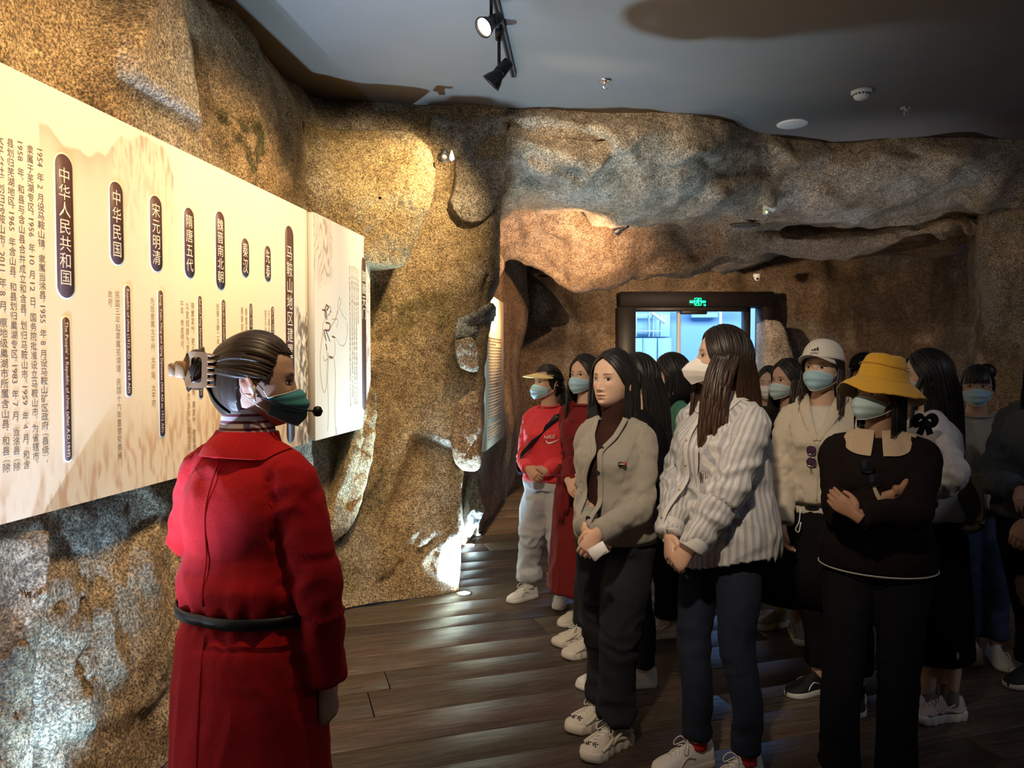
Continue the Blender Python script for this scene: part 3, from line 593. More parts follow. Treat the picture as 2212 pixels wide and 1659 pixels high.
for (x0, x1, y0, y1, s, m_) in ((78, 93, 322, 1010, '1954 年 2 月设马鞍山镇，隶属当涂县。1955 年 8 月设马鞍山矿区政府（县级），', ink), (57, 71, 312, 1012, '隶属于芜湖专区。1956 年 10 月 12 日，国务院批准设立马鞍山市，为省辖市。', ink),
    (36, 50, 306, 1016, '1958 年，和县与含山县合并成立和含县，划归马鞍山市。1959 年 4 月，和含', ink), (14, 29, 298, 1020, '县划归芜湖地区。1965 年含山县、和县划归巢湖专区。1983 年 7 月，当涂县（除', ink), (-10, 7, 290, 1024, '太平公社）划归马鞍山市。2011 年 8 月，原地级巢湖市所属含山县、和县（除', ink),
    (248, 258, 628, 992, '民国三年起隶属芜湖道，民国十六年直隶安徽省', faint), (233, 242, 627, 672, '政府。', faint), (324, 333, 642, 890, '先后隶属太平州、太平路、太平府。', faint),
    (412, 419, 652, 975, '隋置宣州，更名南豫州、姑孰，属宣州，隶南唐', faint), (400.5, 407.5, 652, 975, '以宣城郡为宣州，南唐时改当涂为雄远军', faint), (389, 396, 648, 760, '平军，隶金陵府。', faint), (467, 473, 655, 760, '西晋太康二年设', faint),
    (529, 534, 664, 760, '秦置丹阳县', faint), (520, 525, 662, 770, '属鄣郡后属丹', faint), (578.5, 583, 668, 780, '先属吴后属越', faint), (571, 575.5, 668, 780, '楚灭越属楚地', faint)):
    u0, u1, v0, v1 = pxbox(x0, x1, y0, y1); put('lettering', s, u0, u1, v0, v1, 'down', m_, pm, .001)
# second, thicker board
OF2 = .033
pb = thing('display_panel', 'shorter cream panel with a line drawing of a robed man, right of the long panel', 'panel', (0, 0, 0))
u20, u21 = uv_of(678, 500, OF2)[0], uv_of(799, 520, OF2)[0]; ZT2 = uv_of(678, 458, OF2)[1]; ZB2 = uv_of(678, 953, OF2)[1]
def col_two(u, v):
    c = np.ones((len(u), 3))*np.array([.83, .755, .60]); q = q3(u, v, 3.3); a = (u-u20)/(u21-u20); b = (v-ZB2)/(ZT2-ZB2); w_ = fbm(q, 5, 5, 4)
    k = sst(.42-.22*a/.5+.10*w_-a, 0, .05)*sst(b-.70+.15*w_, 0, .05)+sst(a-.88+.08*w_, 0, .03)*sst(b-.1, 0, .3)*.8; ln = np.abs(np.sin(26*(q[:, 0]*1.3+fbm(q, (7, 2.5, 1), 9, 3)*.5)))
    k = np.clip(k, 0, 1)*(.15+.6*(1-sst(ln, .15, .55))); c = c*(1-k[:, None])+np.array([.38, .23, .17])*k[:, None]; return np.clip(c, 0, 1)
board(u20, u21, ZB2, ZT2, OF2, .05, 'board', pb); boardgrid(u20, u21, ZB2, ZT2, OF2, col_two, 'printed_sheet', pb, .005)
pill(780.5, 789.5, 556, 887, pb, OF2+.0005)
u0, u1, v0, v1 = pxbox(781, 789, 583, 690, OF2); put('lettering', '巍巍天门', u0, u1, v0, v1, 'down', cream, pb, OF2+.003)
for x0, y0, y1 in ((753.5, 574, 880), (758.5, 574, 860), (763, 574, 876), (767.5, 576, 876), (771.5, 582, 700)):
    u0, u1, v0, v1 = pxbox(x0, x0+3, y0, y1, OF2); put('lettering', '天门中断楚江开碧水东流至此回两岸青山相对出孤帆一片日边来'[:28 if y1 > 800 else 12], u0, u1, v0, v1, 'down', faint, pb, OF2+.001)
def stroke(pts, r=.0016, m_=ink, nm='drawn_line'):
    W = [on_panel(*uv_of(600+a/3.07, 430+b/3.072, OF2), OF2+.0008) for a, b in pts]; V, F = limb(W, [r]*len(W), 5, 5, pnormal, .4); return (V, F)
LN = [[(318, 790), (300, 830), (300, 890), (322, 940)], [(340, 870), (385, 798), (399, 812), (390, 850)], [(300, 880), (288, 960), (280, 1060), (285, 1180), (300, 1270), (312, 1280), (322, 1240), (325, 1120), (335, 1020)], [(385, 790), (400, 740), (398, 700), (410, 650)], [(410, 650), (418, 690), (408, 720), (430, 770), (455, 800)],
      [(460, 820), (462, 880), (450, 950), (430, 975), (405, 960), (385, 920)], [(320, 980), (330, 1040), (350, 1060), (375, 1040), (380, 990), (375, 930)], [(335, 1060), (330, 1200), (335, 1400), (330, 1540)], [(375, 1060), (382, 1200), (378, 1400), (385, 1560)], [(303, 1040), (310, 1075), (330, 1060)], [(385, 1520), (392, 1545), (384, 1570)], [(395, 740), (385, 790), (360, 800)]]
for l in LN: V, F = stroke(l); build('drawn_line', V, F, faint, pb)
for l in [[(322, 700), (312, 740), (316, 790)], [(325, 705), (335, 720), (322, 740)], [(295, 735), (318, 745), (325, 800)], [(318, 820), (345, 830), (340, 870), (310, 870)], [(305, 870), (320, 940)], [(360, 912), (380, 920)], [(340, 1045), (365, 1055)], [(318, 960), (325, 1000)], [(318, 870), (345, 945)]]: V, F = stroke(l, .0042); build('drawn_line', V, F, brown, pb)
for l in [[(325, 712), (345, 715), (352, 735), (345, 760), (330, 775)], [(345, 745), (356, 750)]]: V, F = stroke(l, .002); build('drawn_line', V, F, ink, pb)
# small lit panel in the far bay
sp = thing('display_panel', 'narrow lit text panel in the far bay beyond the pillar', 'panel')
A_, B_ = P(1049, 968, 6.25), P(1088, 950, 7.45); A_[2] = B_[2] = .5*(A_[2]+B_[2]); d3 = (B_-A_); L3 = np.linalg.norm(d3); d3 /= L3; n3 = np.array([d3[1], -d3[0], 0]); H3 = P(1068, 650, 7.2)[2]-A_[2]
R3 = np.stack([d3, -n3, [0, 0, 1]], 1); V, F = boxvf(A_+d3*L3/2+np.array([0, 0, H3/2])-n3*.04, (L3/2, .04, H3/2), R3, bev=.003); build('board', V, F, mat('lit_board', (.86, .72, .48), .5), sp, smooth=False)
fr = []
for k in range(34):
    if k in (5, 6): continue
    z = A_[2]+H3*(.06+.020*k); w_ = L3*(.36 if k % 7 != 3 else .2); V, F = boxvf(A_+d3*(L3*.12+w_)+np.array([0, 0, z-A_[2]])+n3*.001, (w_, .0008, .0045), R3); fr.append((V, F))
V, F = join(fr); tag(build('text_lines', V, F, faint, sp, smooth=False), kind='stuff')
# ================================================================ lights and devices
blackm = mat('black_metal', (.015, .015, .017), .42, .3); greym = mat('grey_metal', (.30, .31, .33), .4, .7); whitem = mat('white_plastic', (.78, .78, .76), .4); chrome = mat('chrome', (.8, .8, .82), .15, 1)
ZC = 3.31
def trk(px): return px
T0, T1 = P(1068, 0, 3.75), P(1110, 163, 4.78); T0[2] = T1[2] = ZC-.015; dT = (T1-T0)/np.linalg.norm(T1-T0); Ts = T0-dT*3.0
tk = thing('ceiling_track', 'black lighting track running along the ceiling above the guide', 'track'); Rt = frame_to(dT, (0, 0, 1)); c = (Ts+T1)/2; Lh = np.linalg.norm(T1-Ts)/2
V, F = boxvf(c, (.018, .011, Lh), Rt, bev=.003); build('rail', V, F, blackm, tk, smooth=False)
for s in (-1, 1): V, F = boxvf(c+Rt[:, 0]*.011*s-np.array([0, 0, .012]), (.0035, .003, Lh-.01), Rt); build('rail_lip', V, F, greym, tk, smooth=False)
lampm = mat('lamp_glow', (1, .9, .7), emit=(1, .82, .5), es=60)
def head(base, aim, label, lit=True, arm=.13, s=1, grp=None, root_name='track_spotlight'):
    base = np.array(base, float); r = thing(root_name, label, 'spotlight', base, 0, grp); aim = np.array(aim, float)-base; aim[2] += arm; aim /= np.linalg.norm(aim)
    V, F = boxvf((0, 0, -.012), (.018*s, .045*s, .014), bev=.004); build('adapter', V, F, blackm, r, smooth=False)
    V, F = lathe([(.008*s, 0), (.008*s, -arm)], 10); build('arm', V, F, blackm, r)
    hc = np.array([0, 0, -arm-.01]); R = frame_to(aim); V, F = lathe([(.001, -.075), (.020, -.075), (.026, -.068), (.028, -.03), (.030, .0), (.030, .012), (.040, .03), (.048, .055), (.050, .06), (.044, .06), (.036, .035)], 22, R*s, hc, False); build('lamp_head', V, F, blackm, r)
    V, F = lathe([(.033, -.004), (.031, .0)], 10, R*s, hc+aim*(-.01)*s); build('yoke', V, F, blackm, r)
    V, F = lathe([(.040, .048), (.036, .052), (.02, .056), (.002, .057)], 20, R*s, hc, True); build('lens', V, F, lampm if lit else greym, r)
    return r
for i, (x, y, t) in enumerate(TRACK_HEADS):
    b = Ts+dT*((y-Ts[1])/dT[1]); b[2] = ZC-.03
    if i == 3: head(b, (-1.3, 2.6, 1.9), 'glowing black track spotlight aimed at the panels, at the top edge', True, .16)
b = P(1078, 60, 4.12); b[2] = ZC-.03; head(b, b+np.array([-.5, .12, -.75]), 'unlit black track spotlight on a short arm near the track end', False, .21, 1.15)
b = P(958, 340, 5.0); r = thing('corner_spotlight', 'small black spotlight tucked under the vault edge at the pillar top', 'spotlight', b)
R = frame_to((.35, -.85, -.25)); V, F = lathe([(.02, -.06), (.03, -.05), (.032, .03), (.028, .035), (.02, .02)], 18, R, (0, 0, 0), False); build('lamp_head', V, F, blackm, r)
V, F = lathe([(.026, .02), (.012, .026), (.002, .028)], 16, R); build('lens', V, F, greym, r); V, F = boxvf((.0, .06, .03), (.02, .05, .03), bev=.006); build('bracket', V, F, blackm, r, smooth=False)
V, F = lathe([(.002, -.03), (.02, -.012), (.014, .012), (.002, .045)], 14, np.eye(3), (.055, -.01, .0)); build('reflector', V, F, whitem, r)
b = P(1343, 475, 6.7); head(b, P(1200, 560, 7.3), 'black spotlight hanging below the copper lit vault', False, .06, 1.0)
def ceilpos(px, py, z=ZC): r = ray(px, py); return np.array([0, 0, CAMZ])+r*((z-CAMZ)/r[2])
def dome(px, py, s, label, name='smoke_detector'):
    r = thing(name, label, 'detector', ceilpos(px, py)); V, F = lathe([(.058*s, 0), (.058*s, -.012*s), (.05*s, -.018*s)], 28); build('base', V, F, whitem, r)
    V, F = lathe([(.044*s, -.018*s), (.044*s, -.03*s), (.036*s, -.045*s), (.018*s, -.052*s), (.001, -.053*s)], 28); build('chamber', V, F, whitem, r)
    for k in range(14): a = k/14*2*PI; V, F = boxvf((math.cos(a)*.0445*s, math.sin(a)*.0445*s, -.025*s), (.002*s, .005*s, .004*s), rotz(a)); build('vent_slot', V, F, blackm, r, smooth=False)
dome(1861, 196, 1.15, 'round white smoke detector on the ceiling at the upper right')
def sprinkler(px, py, s, label):
    r = thing('sprinkler', label, 'sprinkler', ceilpos(px, py)); V, F = lathe([(.034*s, 0), (.036*s, -.004*s), (.026*s, -.008*s), (.012*s, -.005*s)], 24); build('escutcheon', V, F, chrome, r)
    V, F = lathe([(.008*s, 0), (.009*s, -.02*s), (.005*s, -.024*s)], 12); build('stem', V, F, chrome, r)
    for q in (-1, 1): V, F = limb([(q*.008*s, 0, -.018*s), (q*.012*s, 0, -.03*s), (q*.003*s, 0, -.046*s)], [.0025*s]*3, 6); build('frame_arm', V, F, chrome, r)
    V, F = lathe([(.014*s, -.046*s), (.014*s, -.048*s)], 18); build('deflector', V, F, chrome, r)
sprinkler(1307, 173, 1.15, 'chrome ceiling sprinkler near the middle of the picture'); sprinkler(1957, 232, 1.1, 'dark ceiling sprinkler right of the smoke detector')
r = thing('ceiling_light', 'flat round white ceiling disc near the vault edge', 'ceiling light', ceilpos(1712, 267)); V, F = lathe([(.115, 0), (.115, -.006), (.10, -.012)], 36); build('rim', V, F, whitem, r); V, F = lathe([(.10, -.011), (.001, -.012)], 36); build('cover', V, F, whitem, r)  # round downlight with a plain white cover
r = thing('ceiling_light', 'small round white disc under the far vault', 'ceiling light', P(1724, 528, 7.45)); V, F = lathe([(.07, .0), (.07, -.006), (.06, -.01), (.001, -.01)], 30); build('cover', V, F, whitem, r)
# emergency lamp box and dome camera
r = thing('emergency_lamp', 'small white emergency lamp box fixed to the vault with a green light', 'emergency lamp', P(1660, 450, 6.35)); V, F = boxvf((0, 0, 0), (.055, .04, .022), roty(.15), bev=.008); build('body', V, F, whitem, r, smooth=False)
V, F = boxvf((-.03, -.02, -.03), (.022, .02, .025), bev=.006); build('lamp_block', V, F, whitem, r, smooth=False); V, F = boxvf((-.03, -.042, -.04), (.006, .003, .006)); build('indicator', V, F, mat('green_led', (.2, 1, .2), emit=(.3, 1, .1), es=6), r, smooth=False)
r = thing('dome_camera', 'small white dome camera above the exit door', 'camera', P(1636, 592, 9.3)); V, F = lathe([(.05, .0), (.05, -.03), (.045, -.035)], 22); build('base', V, F, whitem, r); V, F = lathe([(.04, -.035), (.038, -.06), (.02, -.08), (.001, -.084)], 22); build('dome', V, F, whitem, r)
V, F = lathe([(.015, 0), (.012, .01)], 12, frame_to((-.3, -1, -.4)), (-.01, -.03, -.06)); build('lens', V, F, blackm, r)
# exit sign: a running figure between arrows
es = thing('exit_sign', 'green glowing running man exit sign above the door', 'sign', P(1507, 652, 9.84)); gg = mat('exit_green', (.05, .8, .25), emit=(.0, 1, .28), es=3.2); gd = mat('exit_back', (.01, .05, .02), .4)
V, F = boxvf((0, 0, 0), (.12, .012, .052), bev=.005); build('housing', V, F, gd, es, smooth=False)
f = []
for V, F in (boxvf((-.075, -.014, 0), (.028, .003, .014)), boxvf((.075, -.014, 0), (.028, .003, .014))): f.append((V, F))
for V, F in f: build('arrow', V, F, gg, es, smooth=False)
f = [lathe([(.012, -.002), (.012, .002)], 12, frame_to((0, -1, 0)), (.008, -.014, .036)), limb([(.004, -.014, .022), (-.004, -.014, -.004)], [.010, .009], 8), limb([(-.004, -.014, -.004), (.014, -.014, -.016), (.012, -.014, -.040)], [.008, .006, .005], 8), limb([(-.004, -.014, -.004), (-.016, -.014, -.022), (-.034, -.014, -.028)], [.008, .006, .005], 8), limb([(.004, -.014, .02), (.022, -.014, .008), (.034, -.014, .016)], [.006, .005, .004], 8), limb([(.004, -.014, .02), (-.018, -.014, .016), (-.026, -.014, .0)], [.006, .005, .004], 8)]
V, F = join(f); build('running_figure', V, F, gg, es)
V, F = join([boxvf((0, -.0135, s), (.042, .002, .003)) for s in (-.047, .047)]+[boxvf((s, -.0135, 0), (.003, .002, .045)) for s in (-.042, .042)]); build('glow_frame', V, F, gg, es, smooth=False)
V, F = boxvf((.09, -.014, -.045), (.012, .003, .010)); build('indicator', V, F, gg, es, smooth=False)
# floor up-lights
ulm = mat('uplight_glow', (1, 1, 1), emit=(.72, .90, 1), es=38)
for p, l in zip(UP, ('round floor uplight at the front foot of the pillar', 'round floor uplight just behind the pillar foot', 'farthest round floor uplight in the bay behind the pillar')):
    r = thing('floor_uplight', l, 'floor light', (p[0], p[1], 0), 0, 'lights set in the floor along the rock'); V, F = lathe([(.052, -.0), (.054, .004), (.046, .006), (.038, .004)], 30, None, (0, 0, 0), False); build('ring', V, F, chrome, r); V, F = lathe([(.04, .002), (.03, .005), (.001, .006)], 26); build('lens', V, F, ulm, r)
r = thing('air_diffuser', 'brown oval vent recessed in the underside of the vault', 'vent', P(1610, 486, 6.5)); vbm = mat('brown_vent', (.10, .065, .045), .6)
V, F = lathe([(.13, .01), (.125, -.012), (.10, -.008)], 32, np.diag([1., .6, 1.])); build('rim', V, F, vbm, r); V, F = lathe([(.10, -.008), (.001, -.010)], 32, np.diag([1., .6, 1.])); build('grille', V, F, vbm, r)
# ================================================================ people
def skinmat(name, rough=.5):
    m = mat(name, (.6, .4, .3), rough, spec=.35, sss=.12); t = NT(m); a = t.n('Attribute', attribute_name='Col'); n = t.noise(t.co(), 160, 4, .6)
    t.base(t.mix(1, a.outputs['Color'], t.ramp(n, [(.3, (.94, .93, .92)), (.7, (1.04, 1.04, 1.04))]), 'MULTIPLY')); t.bump(n, .12, .001); return m
SKIN = skinmat('skin'); EYE = pigment('eye_surface', .12); LASH = mat('lash', (.012, .01, .009), .6)
def hairmat(name, c, c2, tip=None):
    m = mat(name, c, .42, spec=.4); t = NT(m); v = t.co((1, 1, .02), attr='st'); n = t.noise(v, 420, 3, .6); k = t.ramp(n, [(.35, c), (.7, c2)])
    if tip:
        a = t.n('Attribute', attribute_name='st'); s_ = t.n('SeparateXYZ'); t.l(a.outputs['Vector'], s_.inputs[0]); f = t.ramp(s_.outputs[2], [(.16, (0, 0, 0)), (.42, (1, 1, 1))]); k = t.mix(f, k, t.ramp(n, [(.3, tip), (.7, tuple(x*2.2 for x in tip))]))
    t.base(k); t.bump(n, .5, .0012); return m
HB = hairmat('black_hair', (.007, .006, .006), (.022, .018, .016)); HD = hairmat('dark_brown_hair', (.016, .010, .007), (.055, .036, .022)); HR = hairmat('brown_hair', (.008, .006, .005), (.030, .017, .011), (.035, .016, .008))
ZT_ = [-.1155, -.112, -.104, -.092, -.075, -.055, -.03, 0, .03, .055, .078, .095, .107, .113, .1155]
W_ = [.0, .016, .028, .040, .052, .061, .069, .0735, .0735, .071, .063, .051, .034, .018, 0]
F_ = [.02, .052, .070, .080, .084, .086, .087, .088, .0875, .084, .073, .058, .040, .022, 0]
B_ = [.01, .015, .02, .03, .045, .066, .085, .096, .099, .096, .085, .069, .046, .024, 0]
def front_add(x, z):
    ax = np.abs(x); G2 = lambda cx, sx, cz, sz: np.exp(-((ax-cx)/sx)**2-((z-cz)/sz)**2)
    y = .0035*G2(.026, .02, .023, .009)-.0085*G2(.031, .014, .002, .011)+.0045*G2(.031, .0115, .0005, .0065)
    nb = np.interp(z, [-.054, -.0495, -.045, -.040, -.034, -.026, -.012, .002, .014, .026], [0, .004, .012, .0195, .0195, .0150, .0085, .0042, .0015, 0]); sg = np.interp(z, [-.045, -.035, 0, .02], [.0088, .0085, .0070, .010])
    y = y+nb*np.exp(-(ax/sg)**2)+.0085*G2(.0125, .0055, -.041, .0055)+.0035*G2(.040, .018, -.022, .018)-.003*G2(.026, .006, -.055, .016)
    y = y+.0075*np.exp(-((z+.0605)/.0045)**2-(ax/.0175)**2)-.0045*np.exp(-((z+.0660)/.0017)**2-(ax/.021)**2)+.0075*np.exp(-((z+.0715)/.0048)**2-(ax/.0145)**2)-.003*np.exp(-((z+.083)/.005)**2-(ax/.018)**2)+.006*np.exp(-((z+.098)/.012)**2-(ax/.018)**2)
    return y
def headsurf(th, z):
    W = np.interp(z, ZT_, W_); Fr = np.interp(z, ZT_, F_); Bk = np.interp(z, ZT_, B_); s_, c_ = np.sin(th), np.cos(th); pw = .92
    x = W*np.sign(s_)*np.abs(s_)**pw; y = np.where(c_ > 0, Fr, Bk)*np.sign(c_)*np.abs(c_)**pw
    return x, y+front_add(x, z)*sst(c_, .1, .55)
def front_y(x, z):
    W = np.interp(z, ZT_, W_); s_ = np.clip(np.abs(x)/np.maximum(W, 1e-4), 0, .98)**(1/.92); return headsurf(np.arcsin(s_)*np.sign(x+1e-9), z)[1]
_hc = {}
def headmesh(na, nz, skin):
    key = (na, nz, skin)
    if key in _hc: return _hc[key]
    t = np.linspace(-PI, PI, na+1)[:-1]; th = t-.45*np.sin(t); uz = np.linspace(0, 1, nz); ph = -math.pi/2+PI*uz; z = .1155*np.sin(ph); k = 9
    TH, Z = np.meshgrid(th, z); # soften the profile tables
    sm = lambda T: np.convolve(np.pad(np.interp(np.linspace(-.1155, .1155, 400), ZT_, T), 12, 'edge'), np.ones(25)/25, 'valid')
    zz_ = np.linspace(-.1155, .1155, 400); Ws, Fs, Bs = sm(W_), sm(F_), sm(B_); edge = np.cos(ph).clip(0, 1)**.4
    W = np.interp(Z, zz_, Ws); Fr = np.interp(Z, zz_, Fs); Bk = np.interp(Z, zz_, Bs); s_, c_ = np.sin(TH), np.cos(TH); cl = (1-(np.abs(Z)/.1155)**14)**.5
    x = W*cl*np.sign(s_)*np.abs(s_)**.92; y = np.where(c_ > 0, Fr, Bk)*cl*np.sign(c_)*np.abs(c_)**.92; y = y+front_add(x, Z)*sst(c_, .1, .55)
    V = np.stack([x, y, Z], -1).reshape(-1, 3); F = []
    i = np.arange(nz-1)[:, None]*na; j = np.arange(na)[None]; j2 = (j+1) % na; F = np.stack([i+j, i+j2, i+na+j2, i+na+j], -1).reshape(-1, 4)
    c = np.ones((len(V), 3))*np.array(skin); X, Zq = V[:, 0], V[:, 2]; ax = np.abs(X); fr = V[:, 1] > 0
    lipw = np.clip(1-(ax/.0225)**2, 0, 1); lip = sst(.0052*lipw+.0006-np.abs(Zq+.0660-.0004), -.0008, .0012)*fr*(ax < .0222); c = c*(1-.75*lip[:, None])+np.array([.46, .17, .14])*.75*lip[:, None]
    cr = np.exp(-((Zq+.0658)/.0010)**2)*sst(.024-ax, 0, .004)*fr; c *= (1-.6*cr)[:, None]
    bz = .0195+.0035*np.sin(np.clip((ax-.012)/.036, 0, 1)*2.2); br = sst(.0026*np.clip((.050-ax)/.02, .3, 1)-np.abs(Zq-bz), -.0012, .001)*sst(ax, .011, .015)*(1-sst(ax, .046, .052))*fr; c = c*(1-.78*br[:, None])+np.array([.045, .03, .022])*.78*br[:, None]
    bl = np.exp(-((ax-.036)/.016)**2-((Zq+.022)/.014)**2)*fr*.16; c = c*(1-bl[:, None])+np.array([.62, .25, .19])*bl[:, None]
    no = np.exp(-((ax-.0075)/.0032)**2-((Zq+.0465)/.0022)**2)*fr; c *= (1-.75*no)[:, None]; ey = np.exp(-((ax-.031)/.014)**2-((Zq-.001)/.0075)**2)*fr; c *= (1-.30*ey)[:, None]
    _hc[key] = (V, F, c); return _hc[key]
def handmesh(curl, spread=.06, thumb=.5, fist=0):
    key = ('h', curl, spread, thumb)
    if key in _hc: return _hc[key]
    P_ = []   # hand along +y from the wrist, palm normal -z, thumb at +x
    P_.append(limb([(0, -.03, 0), (0, .0, 0), (.002, .03, -.001), (.0, .065, 0), (0, .088, -.002)], [(.024, .017), (.025, .017), (.033, .0155), (.038, .014), (.036, .012)], 18, 5, (0, 0, 1)))
    for i, (x, l, r) in enumerate(((.028, .070, .0088), (.0095, .078, .0090), (-.0095, .073, .0087), (-.027, .058, .0078))):
        a = (x*spread*14)*.12; b = np.array([x, .080-abs(x)*.12, -.001]); pts = [b-np.array([0, .02, 0]), b]; ang = .12; q = b.copy()
        for k, fl in enumerate((.42, .32, .26)):
            ang += curl*(.62, .95, .70)[k]*(1+.06*i); dr = np.array([math.sin(a)*math.cos(ang), math.cos(a)*math.cos(ang), -math.sin(ang)]); q = q+dr*l*fl; pts.append(q)
        P_.append(limb(pts, [r*1.02, r*1.05, r*1.0, r*.9, r*.68], 10, 4, (0, 0.01, 1)))
    d = np.array([.78, .62, -.22*thumb*2]); d /= np.linalg.norm(d); b = np.array([.018, .012, -.004]); e = np.array([-.10, 1, -.45*(curl+.2)]); e /= np.linalg.norm(e)
    P_.append(limb([b, b+d*.022, b+d*.036+e*.014, b+d*.040+e*.040, b+d*.036+e*.062], [.014, .0135, .0112, .0100, .0072], 10, 4))
    V, F = join(P_); V, F = remesh(V, F, .0030, 3, .5); _hc[key] = (V, F); return V, F
def ik(Sj, Wj, l1, l2, hint):
    d = Wj-Sj; L = np.linalg.norm(d); Wn = Wj
    if L > (l1+l2)*.995: Wn = Sj+d/L*(l1+l2)*.995; L = (l1+l2)*.995
    u = (Wn-Sj)/L; a = (l1*l1-l2*l2+L*L)/(2*L); h = math.sqrt(max(l1*l1-a*a, 0)); n = np.array(hint, float); n = n-u*(n@u); n /= np.linalg.norm(n)+1e-9
    return Sj+u*a+n*h, Wn
TORSO = [(.78, .160, .116, -.008), (.86, .163, .118, -.008), (.94, .145, .104, -.004), (1.02, .126, .092, 0), (1.09, .128, .097, .004), (1.16, .136, .110, .010), (1.22, .138, .100, .003), (1.265, .124, .080, -.006), (1.30, .088, .062, -.008), (1.33, .060, .054, -.005), (1.365, .049, .050, .0)]
TZ = [a[0] for a in TORSO]
class Human:
    def __init__(s, label, px, Y, yaw, H=1.58, w=1.0, skin=(.60, .40, .29), hy=0, hp=0, hr=0, name='person', lean=0, group=None):
        s.k = H/1.60; s.w = w; s.root = thing(name, label, 'person', (XY(px, Y), Y, 0), math.radians(yaw), group); s.skin = skin; s.loc = np.array([XY(px, Y), Y, 0.]); s.yaw = math.radians(yaw)
        s.hR = rotz(math.radians(hy))@rotx(math.radians(hp))@roty(math.radians(hr)); s.piv = np.array([0, -.004+lean, 1.375])*s.k; s.lean = lean
        s.arms = {}; s.feet = {1: ((.09, 0, 0), 0), -1: ((-.09, 0, 0), 0)}; s.hs = s.k
    def L(s, px, py, Y):  # a picture point at depth Y in this person's own frame
        return rotz(-s.yaw)@(P(px, py, Y)-s.loc)
    def H(s, v): return s.piv+(np.asarray(v)@s.hR.T+s.hR@np.array([0, .018, .108]))*s.hs if np.ndim(v) > 1 else s.piv+s.hR@(np.asarray(v)+np.array([0, .018, .108]))*s.hs
    def arm(s, side, wrist, hint=None, hd=None, pn=None, curl=.35, thumb=.5, raw=False):
        Sj = np.array([side*.146*s.w, -.008+s.lean, 1.250])*s.k; Wj = np.array(wrist, float)*(1 if raw else s.k)
        E, Wn = ik(Sj, Wj, .272*s.k, .238*s.k, hint if hint is not None else (side*.5, -1, -.2)); s.arms[side] = dict(S=Sj, E=E, W=Wn, hd=hd, pn=pn, curl=curl, thumb=thumb)
    def tz(s, z):
        return tuple(np.interp(z, TZ, [a[i] for a in TORSO]) for i in (1, 2, 3))
    def torso_rings(s, z0, z1, loose=.012, hem=None, n=36, step=.035, flare=None, pw=2.25, front=0):
        R = []; m = max(4, int((z1-z0)/step))
        for z in np.linspace(z0, z1, m):
            rx, ry, y0 = s.tz(max(z, .78)); l = loose(z) if callable(loose) else loose; l = l*(1-.65*float(sst(z, 1.17, 1.30))) if l > 0 else l; k = s.k; rx = rx*s.w+l; ry = ry*(.5+.5*s.w)+l
            R.append(ring((0, (y0+front)*k+s.lean*sst(z, .9, 1.3)*k, (z-.028*sst(z, 1.28, 1.34))*k), (1, 0, 0), (0, 1, 0), rx*k, ry*k, n, pw))
        return R
    def sleeve(s, side, r=(.058, .050, .040), stop=1.0, bell=0, shoulder=.040):
        a = s.arms[side]; k = s.k; r = tuple(q*.88 for q in r); neck = np.array([side*.052, -.006+s.lean, 1.305])*k; shoulder = min(shoulder, .042); S2 = a['S']; E = a['E']; Wp = E+(a['W']-E)*stop
        mid = S2+(E-S2)*.5+np.array([side*.004, 0, 0]); m2 = E+(Wp-E)*.5
        return limb([neck, S2+np.array([-side*.012, 0, .004])*k, S2+(E-S2)*.18, mid, E, m2, Wp], [shoulder*k, (r[0]*1.0)*k, r[0]*k, (r[0]+r[1])/2*k, r[1]*k, (r[1]+r[2])/2*k, (r[2]+bell)*k], 18, 5, (0, .02, 1))
    def bones(s):
        B = []
        for sd, a in s.arms.items(): B += [(a['S'], a['E'], .055, sd), (a['E'], a['W'], .045, sd)]
        return B
    def stuv(s, V):
        st_ = np.zeros((len(V), 3)); best = np.full(len(V), 9.); k = s.k
        # torso
        t = np.arctan2(V[:, 0], V[:, 1]+.0); dt = np.abs(V[:, 0])-.145*k*s.w; st_[:, 0] = t*.15; st_[:, 1] = V[:, 2]; st_[:, 2] = 0; onarm = np.zeros(len(V), int)
        tor = np.hypot(V[:, 0]/(.15*s.w), V[:, 1]/.11)/k; best = (tor-1)*.12*k
        for bi, (A, B, r, sd) in enumerate(s.bones()):
            d = B-A; L = np.linalg.norm(d); u = d/L; q = V-A; tt = np.clip(q@u, 0, L); pp = q-tt[:, None]*u; dd = np.linalg.norm(pp, axis=1); m = (dd-r*k*1.15 < best)
            e1 = np.cross(u, [0, 0, 1.]) if abs(u[2]) < .9 else np.cross(u, [0, 1., 0]); e1 /= np.linalg.norm(e1); e2 = np.cross(u, e1); an = np.arctan2(pp@e1, pp@e2)
            st_[m, 0] = an[m]*.055+5; st_[m, 1] = (tt+bi*.27)[m]; st_[m, 2] = sd; best = np.where(m, dd-r*k*1.15, best)
        return st_
    def fold(s, V, F, amp=.006, seed=0, drape=.6, arm=1.0, waist=None):
        N = vnormals(V, F); st_ = s.stuv(V); on = st_[:, 2] != 0; p = V+fbm(V, 5, seed, 2)[:, None]*.06
        t1 = 1-np.abs(noise(p, (13, 13, 3.2), seed+1))*3.0; t2 = 1-np.abs(noise(p, (6, 6, 11), seed+2))*3.0; tor = (t1*drape+t2*(1-drape))*.9
        ph = st_[:, 1]*62+fbm(V, 9, seed+5, 2)*7+st_[:, 0]*26; sl = np.sin(ph)*.55+(1-np.abs(noise(p, 15, seed+7))*3)*.7; bend = .5
        for (A, B, r, sd) in s.bones()[::2]: bend = bend+np.exp(-(np.linalg.norm(V-B, axis=1)/(.075*s.k))**2)*.9
        d = np.where(on, sl*arm*bend*1.3, tor*1.5)*amp
